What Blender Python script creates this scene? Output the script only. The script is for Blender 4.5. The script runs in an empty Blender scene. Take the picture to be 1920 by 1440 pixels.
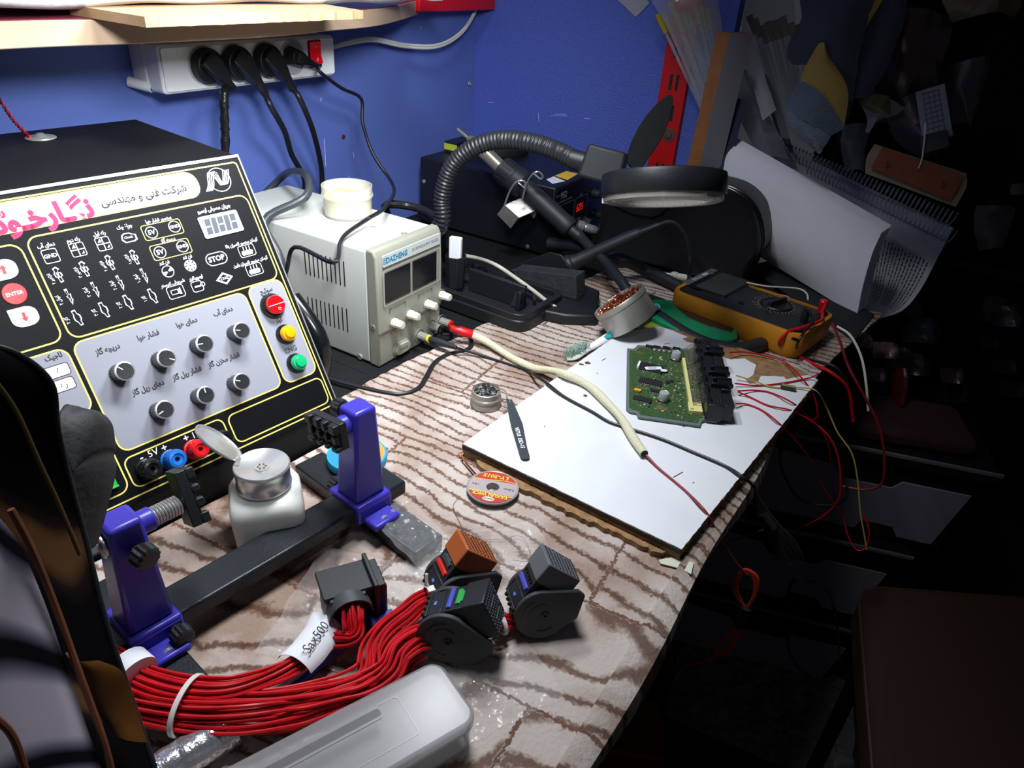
# Electronics repair bench in a workshop corner. World frame: table top is z=0, left wall runs along Y, back wall along X.
import bpy, bmesh, math, random
from mathutils import Vector as V, Matrix, noise as mnoise

# ------------------------------------------------------------------ camera
FW = V((-0.429831, 0.745015, -0.510392)); RT = V((0.844687, 0.531409, 0.064151)); UP = V((-0.319, 0.4036, 0.8576))
FW.normalize(); RT = (RT - FW*RT.dot(FW)).normalized(); UP = RT.cross(FW)
CH = 0.47376; FP = 1351.16
scene = bpy.context.scene
cd = bpy.data.cameras.new('camera'); cd.sensor_fit = 'HORIZONTAL'; cd.sensor_width = 36; cd.lens = FP/1920*36
cd.clip_start = 0.01
cam = bpy.data.objects.new('camera', cd); scene.collection.objects.link(cam)
cam.matrix_world = Matrix(((RT.x, UP.x, -FW.x, 0), (RT.y, UP.y, -FW.y, 0), (RT.z, UP.z, -FW.z, CH), (0, 0, 0, 1)))
scene.camera = cam

# ------------------------------------------------------------------ light
w = bpy.data.worlds.new('world'); scene.world = w; w.use_nodes = True
w.node_tree.nodes['Background'].inputs[0].default_value = (0.75, 0.82, 1.0, 1)
w.node_tree.nodes['Background'].inputs[1].default_value = 0.028
def area(name, loc, target, size, power, col, spread=180, shape='DISK'):
    l = bpy.data.lights.new(name, 'AREA'); l.shape = shape; l.size = size; l.energy = power; l.color = col
    l.spread = math.radians(spread)
    o = bpy.data.objects.new(name, l); scene.collection.objects.link(o); o.location = loc
    d = V(target) - V(loc); o.rotation_euler = d.to_track_quat('-Z', 'Y').to_euler(); return o
area('bench_lamp', (-0.40, 0.56, 0.57), (-0.74, 0.52, 0.10), 0.12, 2.6, (0.90, 0.95, 1.0), 170)
area('ceiling_lamp', (-0.42, 0.50, 1.10), (-0.66, 0.46, 0), 0.24, 3.6, (0.92, 0.96, 1.0), 110)
area('side_lamp', (-0.12, 0.22, 0.62), (-0.90, 0.60, 0.29), 0.14, 1.35, (0.92, 0.96, 1.0), 90)
vs = scene.view_settings; vs.view_transform = 'Standard'; vs.look = 'None'; vs.gamma = 1; vs.use_curve_mapping = False
vs.exposure = 0.42

# ------------------------------------------------------------------ points: photo pixel (1920x1440) to a place on a given plane
def ray(x, y): return FW*FP + RT*(x-960) - UP*(y-720)
O_ = V((0, 0, CH))
def az(x, y, z=0.0): d = ray(x, y); return O_ + d*((z-CH)/d.z)
def au(x, y, u): d = ray(x, y); return O_ + d*(u/d.x)
def av(x, y, v): d = ray(x, y); return O_ + d*(v/d.y)
def ad(x, y, dist): return O_ + ray(x, y).normalized()*dist
def frame(o, X, Y):
    X = V(X).normalized(); Y = V(Y); Y = (Y - X*Y.dot(X)).normalized(); Z = X.cross(Y)
    return Matrix(((X.x, Y.x, Z.x, o[0]), (X.y, Y.y, Z.y, o[1]), (X.z, Y.z, Z.z, o[2]), (0, 0, 0, 1)))
def ip(x, y, M, h=0.0):
    """local (x, y) where the sight line meets the plane z=h of frame M"""
    Mi = M.inverted(); o = Mi @ O_; d = Mi.to_3x3() @ ray(x, y); t = (h-o.z)/d.z
    return V((o.x+d.x*t, o.y+d.y*t, h))
def T(x, y, z, rz=0): return Matrix.Translation((x, y, z)) @ Matrix.Rotation(math.radians(rz), 4, 'Z')
def RX(a): return Matrix.Rotation(math.radians(a), 4, 'X')
def RY(a): return Matrix.Rotation(math.radians(a), 4, 'Y')
def RZ(a): return Matrix.Rotation(math.radians(a), 4, 'Z')

# ------------------------------------------------------------------ mesh builder
def cr(pts, sub=6, closed=False):
    pts = [V(p) for p in pts]; n = len(pts); out = []
    if n < 3 and not closed: return pts
    rng = range(n if closed else n-1)
    for i in rng:
        if closed: p0, p1, p2, p3 = pts[i-1], pts[i], pts[(i+1) % n], pts[(i+2) % n]
        else:
            p1, p2 = pts[i], pts[i+1]; p0 = pts[i-1] if i else p1*2-p2; p3 = pts[i+2] if i+2 < n else p2*2-p1
        for k in range(sub):
            t = k/sub
            out.append(0.5*((2*p1)+(p2-p0)*t+(2*p0-5*p1+4*p2-p3)*t*t+(3*p1-p0-3*p2+p3)*t**3))
    if not closed: out.append(pts[-1])
    return out
class MB:
    def __init__(s, M=None): s.v = []; s.f = []; s.m = []; s.M = M or Matrix()
    def add(s, vs, fs, mi=0, M=None):
        b = len(s.v); X = s.M @ M if M is not None else s.M
        s.v += [X @ V(v) for v in vs]; s.f += [tuple(b+i for i in f) for f in fs]; s.m += [mi]*len(fs); return s
    def box(s, x0, x1, y0, y1, z0, z1, mi=0, M=None, tx=1, ty=1):
        """tx, ty scale the top face"""
        cx, cy = (x0+x1)/2, (y0+y1)/2
        vs = [(x0, y0, z0), (x1, y0, z0), (x1, y1, z0), (x0, y1, z0)] + [(cx+(x-cx)*tx, cy+(y-cy)*ty, z1) for x, y in ((x0, y0), (x1, y0), (x1, y1), (x0, y1))]
        return s.add(vs, [(3, 2, 1, 0), (4, 5, 6, 7), (0, 1, 5, 4), (1, 2, 6, 5), (2, 3, 7, 6), (3, 0, 4, 7)], mi, M)
    def prism(s, pts, z0, z1, mi=0, M=None, sc=1):
        n = len(pts); vs = [(p[0], p[1], z0) for p in pts] + [(p[0]*sc, p[1]*sc, z1) for p in pts]
        fs = [tuple(reversed(range(n))), tuple(range(n, 2*n))] + [(i, (i+1) % n, n+(i+1) % n, n+i) for i in range(n)]
        return s.add(vs, fs, mi, M)
    def flat(s, pts, z=0, mi=0, M=None): return s.add([(p[0], p[1], z) for p in pts], [tuple(range(len(pts)))], mi, M)
    def band(s, a, b, z=0, mi=0, M=None, closed=True):
        """strip between two outlines of the same length"""
        n = len(a); k = n if closed else n-1
        return s.add([(p[0], p[1], z) for p in list(a)+list(b)], [(i, (i+1) % n, n+(i+1) % n, n+i) for i in range(k)], mi, M)
    def lathe(s, prof, n=32, mi=0, M=None, c0=True, c1=True, flute=0, a0=0, a1=360):
        full = abs(a1-a0) >= 360; m = n if full else n+1; vs = []
        for r, z in prof:
            for i in range(m):
                a = math.radians(a0+(a1-a0)*i/n); rr = r*(1-flute*(i % 2)); vs.append((rr*math.cos(a), rr*math.sin(a), z))
        fs = []
        for j in range(len(prof)-1):
            for i in range(n):
                k = (i+1) % m if full else i+1
                fs.append((j*m+i, j*m+k, (j+1)*m+k, (j+1)*m+i))
        if c0: fs.append(tuple(reversed(range(m))))
        if c1: fs.append(tuple(range((len(prof)-1)*m, len(prof)*m)))
        return s.add(vs, fs, mi, M)
    def cyl(s, p0, p1, r0, r1=None, n=20, mi=0, flute=0):
        p0, p1 = V(p0), V(p1); r1 = r0 if r1 is None else r1; d = p1-p0; L = d.length
        return s.lathe([(r0, 0), (r1, L)], n, mi, Matrix.Translation(p0) @ d.to_track_quat('Z', 'Y').to_matrix().to_4x4(), flute=flute)
    def axis(s, p0, p1): p0, p1 = V(p0), V(p1); return Matrix.Translation(p0) @ (p1-p0).to_track_quat('Z', 'Y').to_matrix().to_4x4()
    def tube(s, pts, r, n=8, mi=0, sub=6, closed=False, sy=1.0, rib=0):
        P = cr(pts, sub, closed) if sub > 1 else [V(p) for p in pts]; N = len(P); vs = []; fs = []
        rad = r if callable(r) else (lambda t: r)
        up = None
        for i, p in enumerate(P):
            if closed: t = P[(i+1) % N]-P[i-1]
            else: t = P[min(i+1, N-1)]-P[max(i-1, 0)]
            if t.length < 1e-9: t = V((0, 0, 1))
            t.normalize()
            if up is None: up = V((0, 0, 1)) if abs(t.z) < .9 else V((1, 0, 0))
            up = up - t*up.dot(t)
            if up.length < 1e-6: up = t.orthogonal()
            up.normalize(); sd = t.cross(up); rr = rad(i/(N-1))*(1+rib*(i % 2))
            for k in range(n):
                a = 2*math.pi*k/n; vs.append(p + sd*(math.cos(a)*rr) + up*(math.sin(a)*rr*sy))
        for i in range(N if closed else N-1):
            j = (i+1) % N
            for k in range(n): l = (k+1) % n; fs.append((i*n+k, i*n+l, j*n+l, j*n+k))
        if not closed: fs += [tuple(reversed(range(n))), tuple(range((N-1)*n, N*n))]
        return s.add(vs, fs, mi)
    def ell(s, c, rx, ry, rz, n=20, m=12, mi=0, M=None):
        vs = []; fs = []
        for j in range(m+1):
            ph = math.pi*j/m-math.pi/2
            for i in range(n):
                a = 2*math.pi*i/n; vs.append((c[0]+rx*math.cos(ph)*math.cos(a), c[1]+ry*math.cos(ph)*math.sin(a), c[2]+rz*math.sin(ph)))
        for j in range(m):
            for i in range(n): k = (i+1) % n; fs.append((j*n+i, j*n+k, (j+1)*n+k, (j+1)*n+i))
        return s.add(vs, fs, mi, M)
    def grid(s, fn, nu, nv, mi=0, M=None, thick=0):
        """fn(a,b)->point for a,b in 0..1; with thickness it becomes a closed sheet"""
        vs = [V(fn(i/nu, j/nv)) for j in range(nv+1) for i in range(nu+1)]; W = nu+1
        fs = [(j*W+i, j*W+i+1, (j+1)*W+i+1, (j+1)*W+i) for j in range(nv) for i in range(nu)]
        if thick:
            nr = [V() for _ in vs]
            for f in fs:
                k = (vs[f[1]]-vs[f[0]]).cross(vs[f[3]]-vs[f[0]])
                for i in f: nr[i] += k
            n0 = len(vs); vs += [v - n.normalized()*thick for v, n in zip(list(vs), nr)]
            fs += [tuple(n0+i for i in reversed(f)) for f in list(fs)]
            ed = [j*W for j in range(nv+1)], [j*W+nu for j in range(nv+1)], list(range(W)), [nv*W+i for i in range(W)]
            for q, e in enumerate(ed):
                for a, b in zip(e, e[1:]): fs.append((a, b, n0+b, n0+a) if q in (1, 2) else (b, a, n0+a, n0+b))
        return s.add(vs, fs, mi, M)
    def text(s, st, size, M, mi=0, align='CENTER', bold=0, sx=1, shear=0):
        c = bpy.data.curves.new('t', 'FONT'); c.body = fa(st); c.size = size; c.align_x = align; c.align_y = 'CENTER'; c.offset = bold*size; c.shear = shear
        c.resolution_u = 2
        o = bpy.data.objects.new('t', c); scene.collection.objects.link(o); bpy.context.view_layer.update()
        me = bpy.data.meshes.new_from_object(o.evaluated_get(bpy.context.evaluated_depsgraph_get()))
        X = M @ Matrix.Diagonal((sx, 1, 1, 1))
        s.add([v.co.copy() for v in me.vertices], [tuple(p.vertices) for p in me.polygons], mi, X)
        bpy.data.objects.remove(o); bpy.data.curves.remove(c); bpy.data.meshes.remove(me); return s
    def build(s, name, mats, parent=None, bev=0, seg=2, smooth=35, sub=0, **tags):
        if not isinstance(mats, (list, tuple)): mats = [mats]
        me = bpy.data.meshes.new(name)
        if parent is not None: X = WM[parent.name]
        else:
            lo = V([min(v[i] for v in s.v) for i in range(3)]); hi = V([max(v[i] for v in s.v) for i in range(3)])
            X = Matrix.Translation(((lo.x+hi.x)/2, (lo.y+hi.y)/2, lo.z))
        Xi = X.inverted()
        me.from_pydata([Xi @ v for v in s.v], [], s.f); me.update()
        for m in mats: me.materials.append(m)
        me.polygons.foreach_set('material_index', s.m)
        if smooth:
            me.polygons.foreach_set('use_smooth', [True]*len(me.polygons)); me.set_sharp_from_angle(angle=math.radians(smooth))
        o = bpy.data.objects.new(name, me); scene.collection.objects.link(o)
        if parent is not None: o.parent = parent
        else: o.matrix_world = X
        WM[o.name] = X
        if bev:
            b = o.modifiers.new('bevel', 'BEVEL'); b.width = bev; b.segments = seg; b.limit_method = 'ANGLE'; b.angle_limit = math.radians(40); b.harden_normals = False
        if sub:
            b = o.modifiers.new('sub', 'SUBSURF'); b.levels = b.render_levels = sub
        return tag(o, **tags)
WM = {}
def tag(o, label=None, cat=None, group=None, kind=None):
    if label: o['label'] = label
    if cat: o['category'] = cat
    if group: o['group'] = group
    if kind: o['kind'] = kind
    return o
def thing(name, label, cat, M, group=None):
    o = bpy.data.objects.new(name, None); scene.collection.objects.link(o); o.empty_display_size = .02
    o.matrix_world = M; WM[o.name] = M.copy(); return tag(o, label, cat, group)
def copy_tree(o, parent=None, M=None, label=None):
    c = o.copy(); scene.collection.objects.link(c)
    if parent is not None: c.parent = parent; WM[c.name] = WM[parent.name]
    elif M is not None: c.matrix_world = M; WM[c.name] = M.copy()
    if label: c['label'] = label
    for ch in [x for x in scene.objects if x.parent == o]: copy_tree(ch, c)
    return c
# outlines
def rr(x0, x1, y0, y1, r, n=5):
    out = []
    for cx, cy, a in ((x1-r, y1-r, 0), (x0+r, y1-r, 90), (x0+r, y0+r, 180), (x1-r, y0+r, 270)):
        for k in range(n+1): t = math.radians(a+90*k/n); out.append((cx+r*math.cos(t), cy+r*math.sin(t)))
    return out
def circ(cx, cy, r, n=24, ry=None): return [(cx+r*math.cos(2*math.pi*k/n), cy+(ry or r)*math.sin(2*math.pi*k/n)) for k in range(n)]

# ------------------------------------------------------------------ Persian letters joined into their written forms
_J = {'ا': (0xFE8D, 0), 'آ': (0xFE81, 0), 'ب': (0xFE8F, 1), 'پ': (0xFB56, 1), 'ت': (0xFE95, 1), 'ث': (0xFE99, 1), 'ج': (0xFE9D, 1), 'چ': (0xFB7A, 1),
      'ح': (0xFEA1, 1), 'خ': (0xFEA5, 1), 'د': (0xFEA9, 0), 'ذ': (0xFEAB, 0), 'ر': (0xFEAD, 0), 'ز': (0xFEAF, 0), 'ژ': (0xFB8A, 0), 'س': (0xFEB1, 1),
      'ش': (0xFEB5, 1), 'ص': (0xFEB9, 1), 'ط': (0xFEC1, 1), 'ع': (0xFEC9, 1), 'غ': (0xFECD, 1), 'ف': (0xFED1, 1), 'ق': (0xFED5, 1), 'ک': (0xFB8E, 1),
      'گ': (0xFB92, 1), 'ل': (0xFEDD, 1), 'م': (0xFEE1, 1), 'ن': (0xFEE5, 1), 'و': (0xFEED, 0), 'ه': (0xFEE9, 1), 'ی': (0xFBFC, 1), 'ئ': (0xFE89, 1), 'ـ': (0x0640, 2)}
def fa(st):
    if not any(c in _J for c in st): return st
    out = []
    for i, c in enumerate(st):
        if c not in _J: out.append(c); continue
        b, k = _J[c]
        if k == 2: out.append(c); continue
        pj = i > 0 and st[i-1] in _J and _J[st[i-1]][1] > 0
        nj = k == 1 and i+1 < len(st) and st[i+1] in _J
        out.append(chr(b + (3 if pj and nj else 1 if pj else 2 if nj else 0)))
    return ''.join(reversed(out))

# ------------------------------------------------------------------ materials
def lin(c):
    if isinstance(c, str): c = [int(c[i:i+2], 16)/255 for i in (0, 2, 4)]
    return [x/12.92 if x <= .04045 else ((x+.055)/1.055)**2.4 for x in c[:3]] + [1]
def mat(name, col, rough=.5, metal=0, bump=0, bs=200, var=0, vs_=30, trans=0, alpha=1, spec=.5, em=0, sss=0, coat=0, col2=None, ior=1.45, sheen=0):
    m = bpy.data.materials.new(name); m.use_nodes = True; nt = m.node_tree; b = nt.nodes['Principled BSDF']; I = b.inputs
    I['Base Color'].default_value = lin(col); I['Roughness'].default_value = rough; I['Metallic'].default_value = metal
    I['Specular IOR Level'].default_value = spec; I['IOR'].default_value = ior
    if trans: I['Transmission Weight'].default_value = trans
    if alpha < 1: I['Alpha'].default_value = alpha
    if coat: I['Coat Weight'].default_value = coat; I['Coat Roughness'].default_value = .08
    if sheen: I['Sheen Weight'].default_value = sheen
    if sss: I['Subsurface Weight'].default_value = sss; I['Subsurface Radius'].default_value = (.01, .008, .006); I['Subsurface Scale'].default_value = 1
    if em: I['Emission Color'].default_value = lin(col); I['Emission Strength'].default_value = em
    tc = nt.nodes.new('ShaderNodeTexCoord')
    if var or col2:
        n = nt.nodes.new('ShaderNodeTexNoise'); n.inputs['Scale'].default_value = vs_; n.inputs['Detail'].default_value = 5
        nt.links.new(tc.outputs['Object'], n.inputs['Vector'])
        r = nt.nodes.new('ShaderNodeValToRGB'); nt.links.new(n.outputs['Fac'], r.inputs['Fac']); r.color_ramp.elements[0].position = .35; r.color_ramp.elements[1].position = .65
        c = lin(col); r.color_ramp.elements[1].color = c; r.color_ramp.elements[0].color = lin(col2) if col2 else [x*(1-var) for x in c[:3]]+[1]
        nt.links.new(r.outputs['Color'], I['Base Color'])
    if bump:
        n = nt.nodes.new('ShaderNodeTexNoise'); n.inputs['Scale'].default_value = bs; n.inputs['Detail'].default_value = 3
        nt.links.new(tc.outputs['Object'], n.inputs['Vector'])
        bp = nt.nodes.new('ShaderNodeBump'); bp.inputs['Strength'].default_value = bump; bp.inputs['Distance'].default_value = .002
        nt.links.new(n.outputs['Fac'], bp.inputs['Height']); nt.links.new(bp.outputs['Normal'], I['Normal'])
    return m
def node(nt, t, **kw):
    n = nt.nodes.new(t)
    for k, v in kw.items():
        if k.startswith('i_'): n.inputs[k[2:].replace('_', ' ')].default_value = v
        else: setattr(n, k, v)
    return n
m_black = mat('black_plastic', '1b1d20', .42, bump=.15, bs=900)
m_blackg = mat('black_gloss', '121417', .22)
m_blackm = mat('black_matte', '17181a', .7, bump=.3, bs=600)
m_dark = mat('dark_rubber', '24272b', .5)
m_white = mat('white_plastic', 'e9ebf0', .35)
m_cream = mat('cream_plastic', 'd9d8cc', .45)
m_chrome = mat('steel', 'cfcfce', .28, .75)
m_steel = mat('brushed_steel', 'aaa7a1', .42, .6, bump=.2, bs=300)
m_red = mat('red_plastic', 'd0141c', .35)
m_wire_red = mat('red_wire', 'c8101c', .38, var=.25, vs_=60)
m_yellow = mat('yellow_ink', 'f0dc6e', .5)
m_grey = mat('grey_plastic', '5c5f63', .45)
m_ink = mat('black_ink', '1a1a1e', .6)
m_wink = mat('white_ink', 'e8eaee', .5)
m_copper = mat('copper', 'c9784f', .3, 1)
m_paper = mat('white_paper', 'e4e5ec', .8, var=.04)
m_clear = mat('clear_plastic', 'f2f4f8', .12, trans=0, alpha=.16, spec=.9)
m_wood = mat('raw_wood', 'c9a37c', .7, var=.25, vs_=12, bump=.3, bs=120)

# ================================================================== the room
def struct(mb, name, m, **k): o = mb.build(name, m, **k); o['kind'] = 'structure'; return o
m_wall = mat('blue_wall_board', '6277c4', .42, bump=.25, bs=700, var=.05, vs_=4)
m_wall2 = mat('blue_stipple_wall_board', '5468c4', .4, bump=.9, bs=420)
m_darkwall = mat('dark_wall', '101012', .9)
m_floor = mat('workshop_floor', '1c1a19', .8, var=.4, vs_=9)
struct(MB().box(-.96, -.93, -.9, .985, -.75, 1.3), 'wall_left', m_wall)
struct(MB().box(-.96, -.931, .9855, 1.36, -.75, 1.3), 'wall_left', m_wall)
struct(MB().box(-.96, -.40, 1.36, 1.39, -.75, 1.3), 'wall_back', m_wall2)
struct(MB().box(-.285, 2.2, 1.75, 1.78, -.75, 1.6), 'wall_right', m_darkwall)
struct(MB().box(-.96, 2.2, -1.2, 1.78, -.78, -.75), 'floor', m_floor)

# bench
m_lam = mat('dark_bench_board', '2a211d', .6, var=.3, vs_=20)
m_edge = mat('chipboard_edge', '4a3226', .8, var=.4, vs_=90)
t = thing('workbench', 'dark workbench carrying all the equipment, right edge towards the drawers', 'workbench', T(-.5, .3, -.75))
MB().box(-.928, -.103, -.6, 1.34, -.03, -.004).build('bench_top', m_lam, t, bev=.002)
for x, y in ((-.9, -.55), (-.16, -.55), (-.16, 1.3), (-.9, 1.3)): MB().box(x-.022, x+.022, y-.022, y+.022, -.75, -.03).build('leg', m_darkwall, t, bev=.002)
MB().box(-.15, -.13, -.5, 1.28, -.12, -.03).build('apron', m_lam, t, bev=.001)

# black rubber mat
m_mat = mat('black_mat', '101113', .75, bump=.8, bs=260, spec=.3)
g = MB(); g.box(-.925, -.40, -.55, 1.33, -.004, -.0005)
for i in range(26):
    y = .50+i*.032
    g.box(-.925, -.56, y, y+.0012, -.0005, .0003)
g.build('black_mat', m_mat, bev=.001, label='black ribbed mat spread under the equipment along the wall', cat='mat')

# patterned cloth
def cloth_material():
    m = bpy.data.materials.new('wood_print_cloth'); m.use_nodes = True; nt = m.node_tree; b = nt.nodes['Principled BSDF']; L = nt.links.new
    tc = node(nt, 'ShaderNodeTexCoord'); mp = node(nt, 'ShaderNodeMapping'); L(tc.outputs['Object'], mp.inputs[0]); mp.inputs['Rotation'].default_value = (0, 0, math.radians(-4))
    br = node(nt, 'ShaderNodeTexBrick', offset=.37); br.inputs['Scale'].default_value = 1; br.inputs['Brick Width'].default_value = .27; br.inputs['Row Height'].default_value = .115
    br.inputs['Mortar Size'].default_value = .0022; br.inputs['Mortar Smooth'].default_value = .6; br.inputs['Color1'].default_value = (0, 0, 0, 1); br.inputs['Color2'].default_value = (1, 1, 1, 1); br.inputs['Bias'].default_value = 0
    nz = node(nt, 'ShaderNodeTexNoise'); nz.inputs['Scale'].default_value = 9; nz.inputs['Detail'].default_value = 3; L(mp.outputs[0], nz.inputs['Vector'])
    # jitter lookup for fuzzy lines
    fz = node(nt, 'ShaderNodeTexNoise'); fz.inputs['Scale'].default_value = 260; fz.inputs['Detail'].default_value = 2; L(tc.outputs['Object'], fz.inputs['Vector'])
    sub = node(nt, 'ShaderNodeVectorMath', operation='SUBTRACT'); L(fz.outputs['Color'], sub.inputs[0]); sub.inputs[1].default_value = (.5, .5, .5)
    sc = node(nt, 'ShaderNodeVectorMath', operation='SCALE'); L(sub.outputs[0], sc.inputs[0]); sc.inputs['Scale'].default_value = .009
    ad_ = node(nt, 'ShaderNodeVectorMath', operation='ADD'); L(mp.outputs[0], ad_.inputs[0]); L(sc.outputs[0], ad_.inputs[1])
    L(ad_.outputs[0], br.inputs['Vector'])
    # per-plank shift, then stretched rings = wood grain
    mul = node(nt, 'ShaderNodeVectorMath', operation='MULTIPLY'); L(br.outputs['Color'], mul.inputs[0]); mul.inputs[1].default_value = (.7, .09, 3)
    ad2 = node(nt, 'ShaderNodeVectorMath', operation='ADD'); L(ad_.outputs[0], ad2.inputs[0]); L(mul.outputs[0], ad2.inputs[1])
    st = node(nt, 'ShaderNodeMapping'); L(ad2.outputs[0], st.inputs[0]); st.inputs['Scale'].default_value = (.22, 1, 1)
    ds = node(nt, 'ShaderNodeVectorMath', operation='SCALE'); L(nz.outputs['Color'], ds.inputs[0]); ds.inputs['Scale'].default_value = .04
    ad3 = node(nt, 'ShaderNodeVectorMath', operation='ADD'); L(st.outputs[0], ad3.inputs[0]); L(ds.outputs[0], ad3.inputs[1])
    wv = node(nt, 'ShaderNodeTexWave', wave_type='RINGS', rings_direction='Z', wave_profile='SIN'); wv.inputs['Scale'].default_value = 21; wv.inputs['Distortion'].default_value = .6; wv.inputs['Detail'].default_value = 1
    L(ad3.outputs[0], wv.inputs['Vector'])
    rp = node(nt, 'ShaderNodeValToRGB'); L(wv.outputs['Fac'], rp.inputs[0]); e = rp.color_ramp.elements
    e[0].position = .03; e[0].color = lin('705a50'); e[1].position = .30; e[1].color = lin('b9ada6')
    x = rp.color_ramp.elements.new(.13); x.color = lin('96857b')
    # broad tone patches
    pn = node(nt, 'ShaderNodeTexNoise'); pn.inputs['Scale'].default_value = 14; pn.inputs['Detail'].default_value = 4; L(tc.outputs['Object'], pn.inputs['Vector'])
    pr = node(nt, 'ShaderNodeValToRGB'); L(pn.outputs['Fac'], pr.inputs[0]); pr.color_ramp.elements[0].position = .38; pr.color_ramp.elements[0].color = lin('cdbbb0'); pr.color_ramp.elements[1].position = .6; pr.color_ramp.elements[1].color = (1, 1, 1, 1)
    mx = node(nt, 'ShaderNodeMix', data_type='RGBA', blend_type='MULTIPLY'); mx.inputs[0].default_value = 1; L(rp.outputs[0], mx.inputs[6]); L(pr.outputs[0], mx.inputs[7])
    mm = node(nt, 'ShaderNodeMix', data_type='RGBA'); L(br.outputs['Fac'], mm.inputs[0]); L(mx.outputs[2], mm.inputs[6]); mm.inputs[7].default_value = lin('6b4e44')
    L(mm.outputs[2], b.inputs['Base Color']); b.inputs['Roughness'].default_value = .95; b.inputs['Specular IOR Level'].default_value = .1
    bp = node(nt, 'ShaderNodeBump'); bp.inputs['Strength'].default_value = .55; bp.inputs['Distance'].default_value = .002; L(fz.outputs['Fac'], bp.inputs['Height']); L(bp.outputs[0], b.inputs['Normal'])
    return m
m_cloth = cloth_material()
random.seed(3)
out = []
def jit(a, b, n, amp):
    a, b = V(a), V(b); d = (b-a); nn = V((-d.y, d.x)).normalized()
    return [a + d*(i/n) + nn*(random.uniform(-amp, amp)) for i in range(n)]
out += jit((-.606, -.45), (-.482, .486), 60, .0006) + jit((-.482, .486), (-.54, .505), 6, .001) + jit((-.54, .505), (-.54, .60), 10, .0015) + jit((-.54, .60), (-.52, .80), 20, .0015) + jit((-.52, .80), (-.475, 1.13), 20, .002) + jit((-.475, 1.13), (-.44, 1.175), 5, .002) + jit((-.44, 1.175), (-.03, 1.262), 20, .001) + jit((-.03, 1.262), (-.073, 1.0), 14, .0015) + jit((-.073, 1.0), (-.096, .51), 30, .0012) + jit((-.096, .51), (-.098, -.45), 60, .0012)
g = MB(); g.prism(out, 0.0005, .0045)
# hanging hem beyond the bench edge
g.grid(lambda a, b: (-.1015+.017*min(1, b*2)-.005*math.sin(a*30)*b, -.45+a*1.45, .0047-.022*b*b), 90, 4, thick=.0035)
g.build('patterned_cloth', m_cloth, label='cream fleece cloth with brown wood grain print covering the bench', cat='cloth')
CZ = .0045

# ================================================================== tester cabinet with the sloping printed panel
m_cab = mat('cabinet_powder_coat', '0d0e12', .5, bump=.5, bs=1100, var=.15, vs_=15, spec=.35)
m_face = mat('panel_print_black', '090a0e', .55, spec=.16)
m_facegrey = mat('panel_print_grey', '8b8c96', .6, spec=.2)
m_facewhite = mat('panel_print_white', 'cfcfd1', .65, spec=.2)
m_pink = mat('magenta_ink', 'cc1a55', .6)
m_knobside = mat('knob_fluted_side', '4c4e50', .35, .3)
PO = V((-.493, .442, 0)); PR = V((.132, .991, 0)).normalized(); PF = V((PR.y, -PR.x, 0))      # contact line, right and outward directions
Mv = frame(PO, PR, (0, 0, 1))                      # vertical plane through the foot line
br_ = ip(637, 764, Mv); PBR = Mv @ br_             # lower right corner of the sloping face
Ms = frame(PBR, PF, (0, 0, 1)); tr_ = ip(446, 291, Ms); PTR = Ms @ tr_
tb_ = ip(258, 236, Ms)
MP = frame(PBR, PR, PTR-PBR)                       # panel plane: x right, y up the slope, z out
PH = (PTR-PBR).length; PW = .62
root = thing('vehicle_ecu_tester', 'black tester cabinet with sloping printed panel of knobs, buttons and sockets', 'tester', frame(PBR - V((0, 0, PBR.z)), PR, (0, 0, 1)) @ RX(-90))
MR = WM[root.name]                                 # x right, y into the cabinet... z up
def toR(p): return MR.inverted() @ p
a, b, c_, d_ = toR(PBR), toR(PTR), toR(Ms @ V((tb_.x, tr_.y, 0))), None
g = MB(MR)
prof = [(a.y, 0), (a.y, a.z), (b.y, b.z), (c_.y, b.z), (c_.y, 0)]
n = len(prof)
vs_l = [(-PW, y, z) for y, z in prof] + [(0, y, z) for y, z in prof]
g.add(vs_l, [tuple(range(n)), tuple(reversed(range(n, 2*n)))] + [((i+1) % n, i, n+i, n+(i+1) % n) for i in range(n)])
cab = g.build('cabinet', m_cab, root, bev=.0025)
def pp(x, y): q = ip(x, y, MP, .0016); return (q.x, q.y)
def rbox(pts):
    q = [pp(*p) if p else None for p in pts]     # TL TR BR BL, None where hidden
    xs0 = [q[i][0] for i in (0, 3) if q[i]]; xs1 = [q[i][0] for i in (1, 2) if q[i]]; y1 = [q[i][1] for i in (0, 1) if q[i]]; y0 = [q[i][1] for i in (2, 3) if q[i]]
    av_ = lambda l: sum(l)/len(l)
    return av_(xs0) if xs0 else -PW+.012, av_(xs1), av_(y0), av_(y1)
g = MB(MP); g.prism(rr(-PW+.003, -.002, .001, PH-.001, .004), .0002, .0015)
face = g.build('front_panel', m_face, root, smooth=0)
g = MB(MP); g.box(-PW+.002, -.001, PH-.0022, PH+.0004, .0002, .0024); g.box(-.0022, -.0008, .002, PH, .0002, .0022); g.build('panel_edge', m_chrome, root)
frames = {}
def outl(nm, pts, r=.008, fill=None, wd=.0013):
    x0, x1, y0, y1 = rbox(pts); frames[nm] = (x0, x1, y0, y1)
    return x0, x1, y0, y1, r, fill, wd
Y = MB(MP); G = MB(MP)
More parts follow.
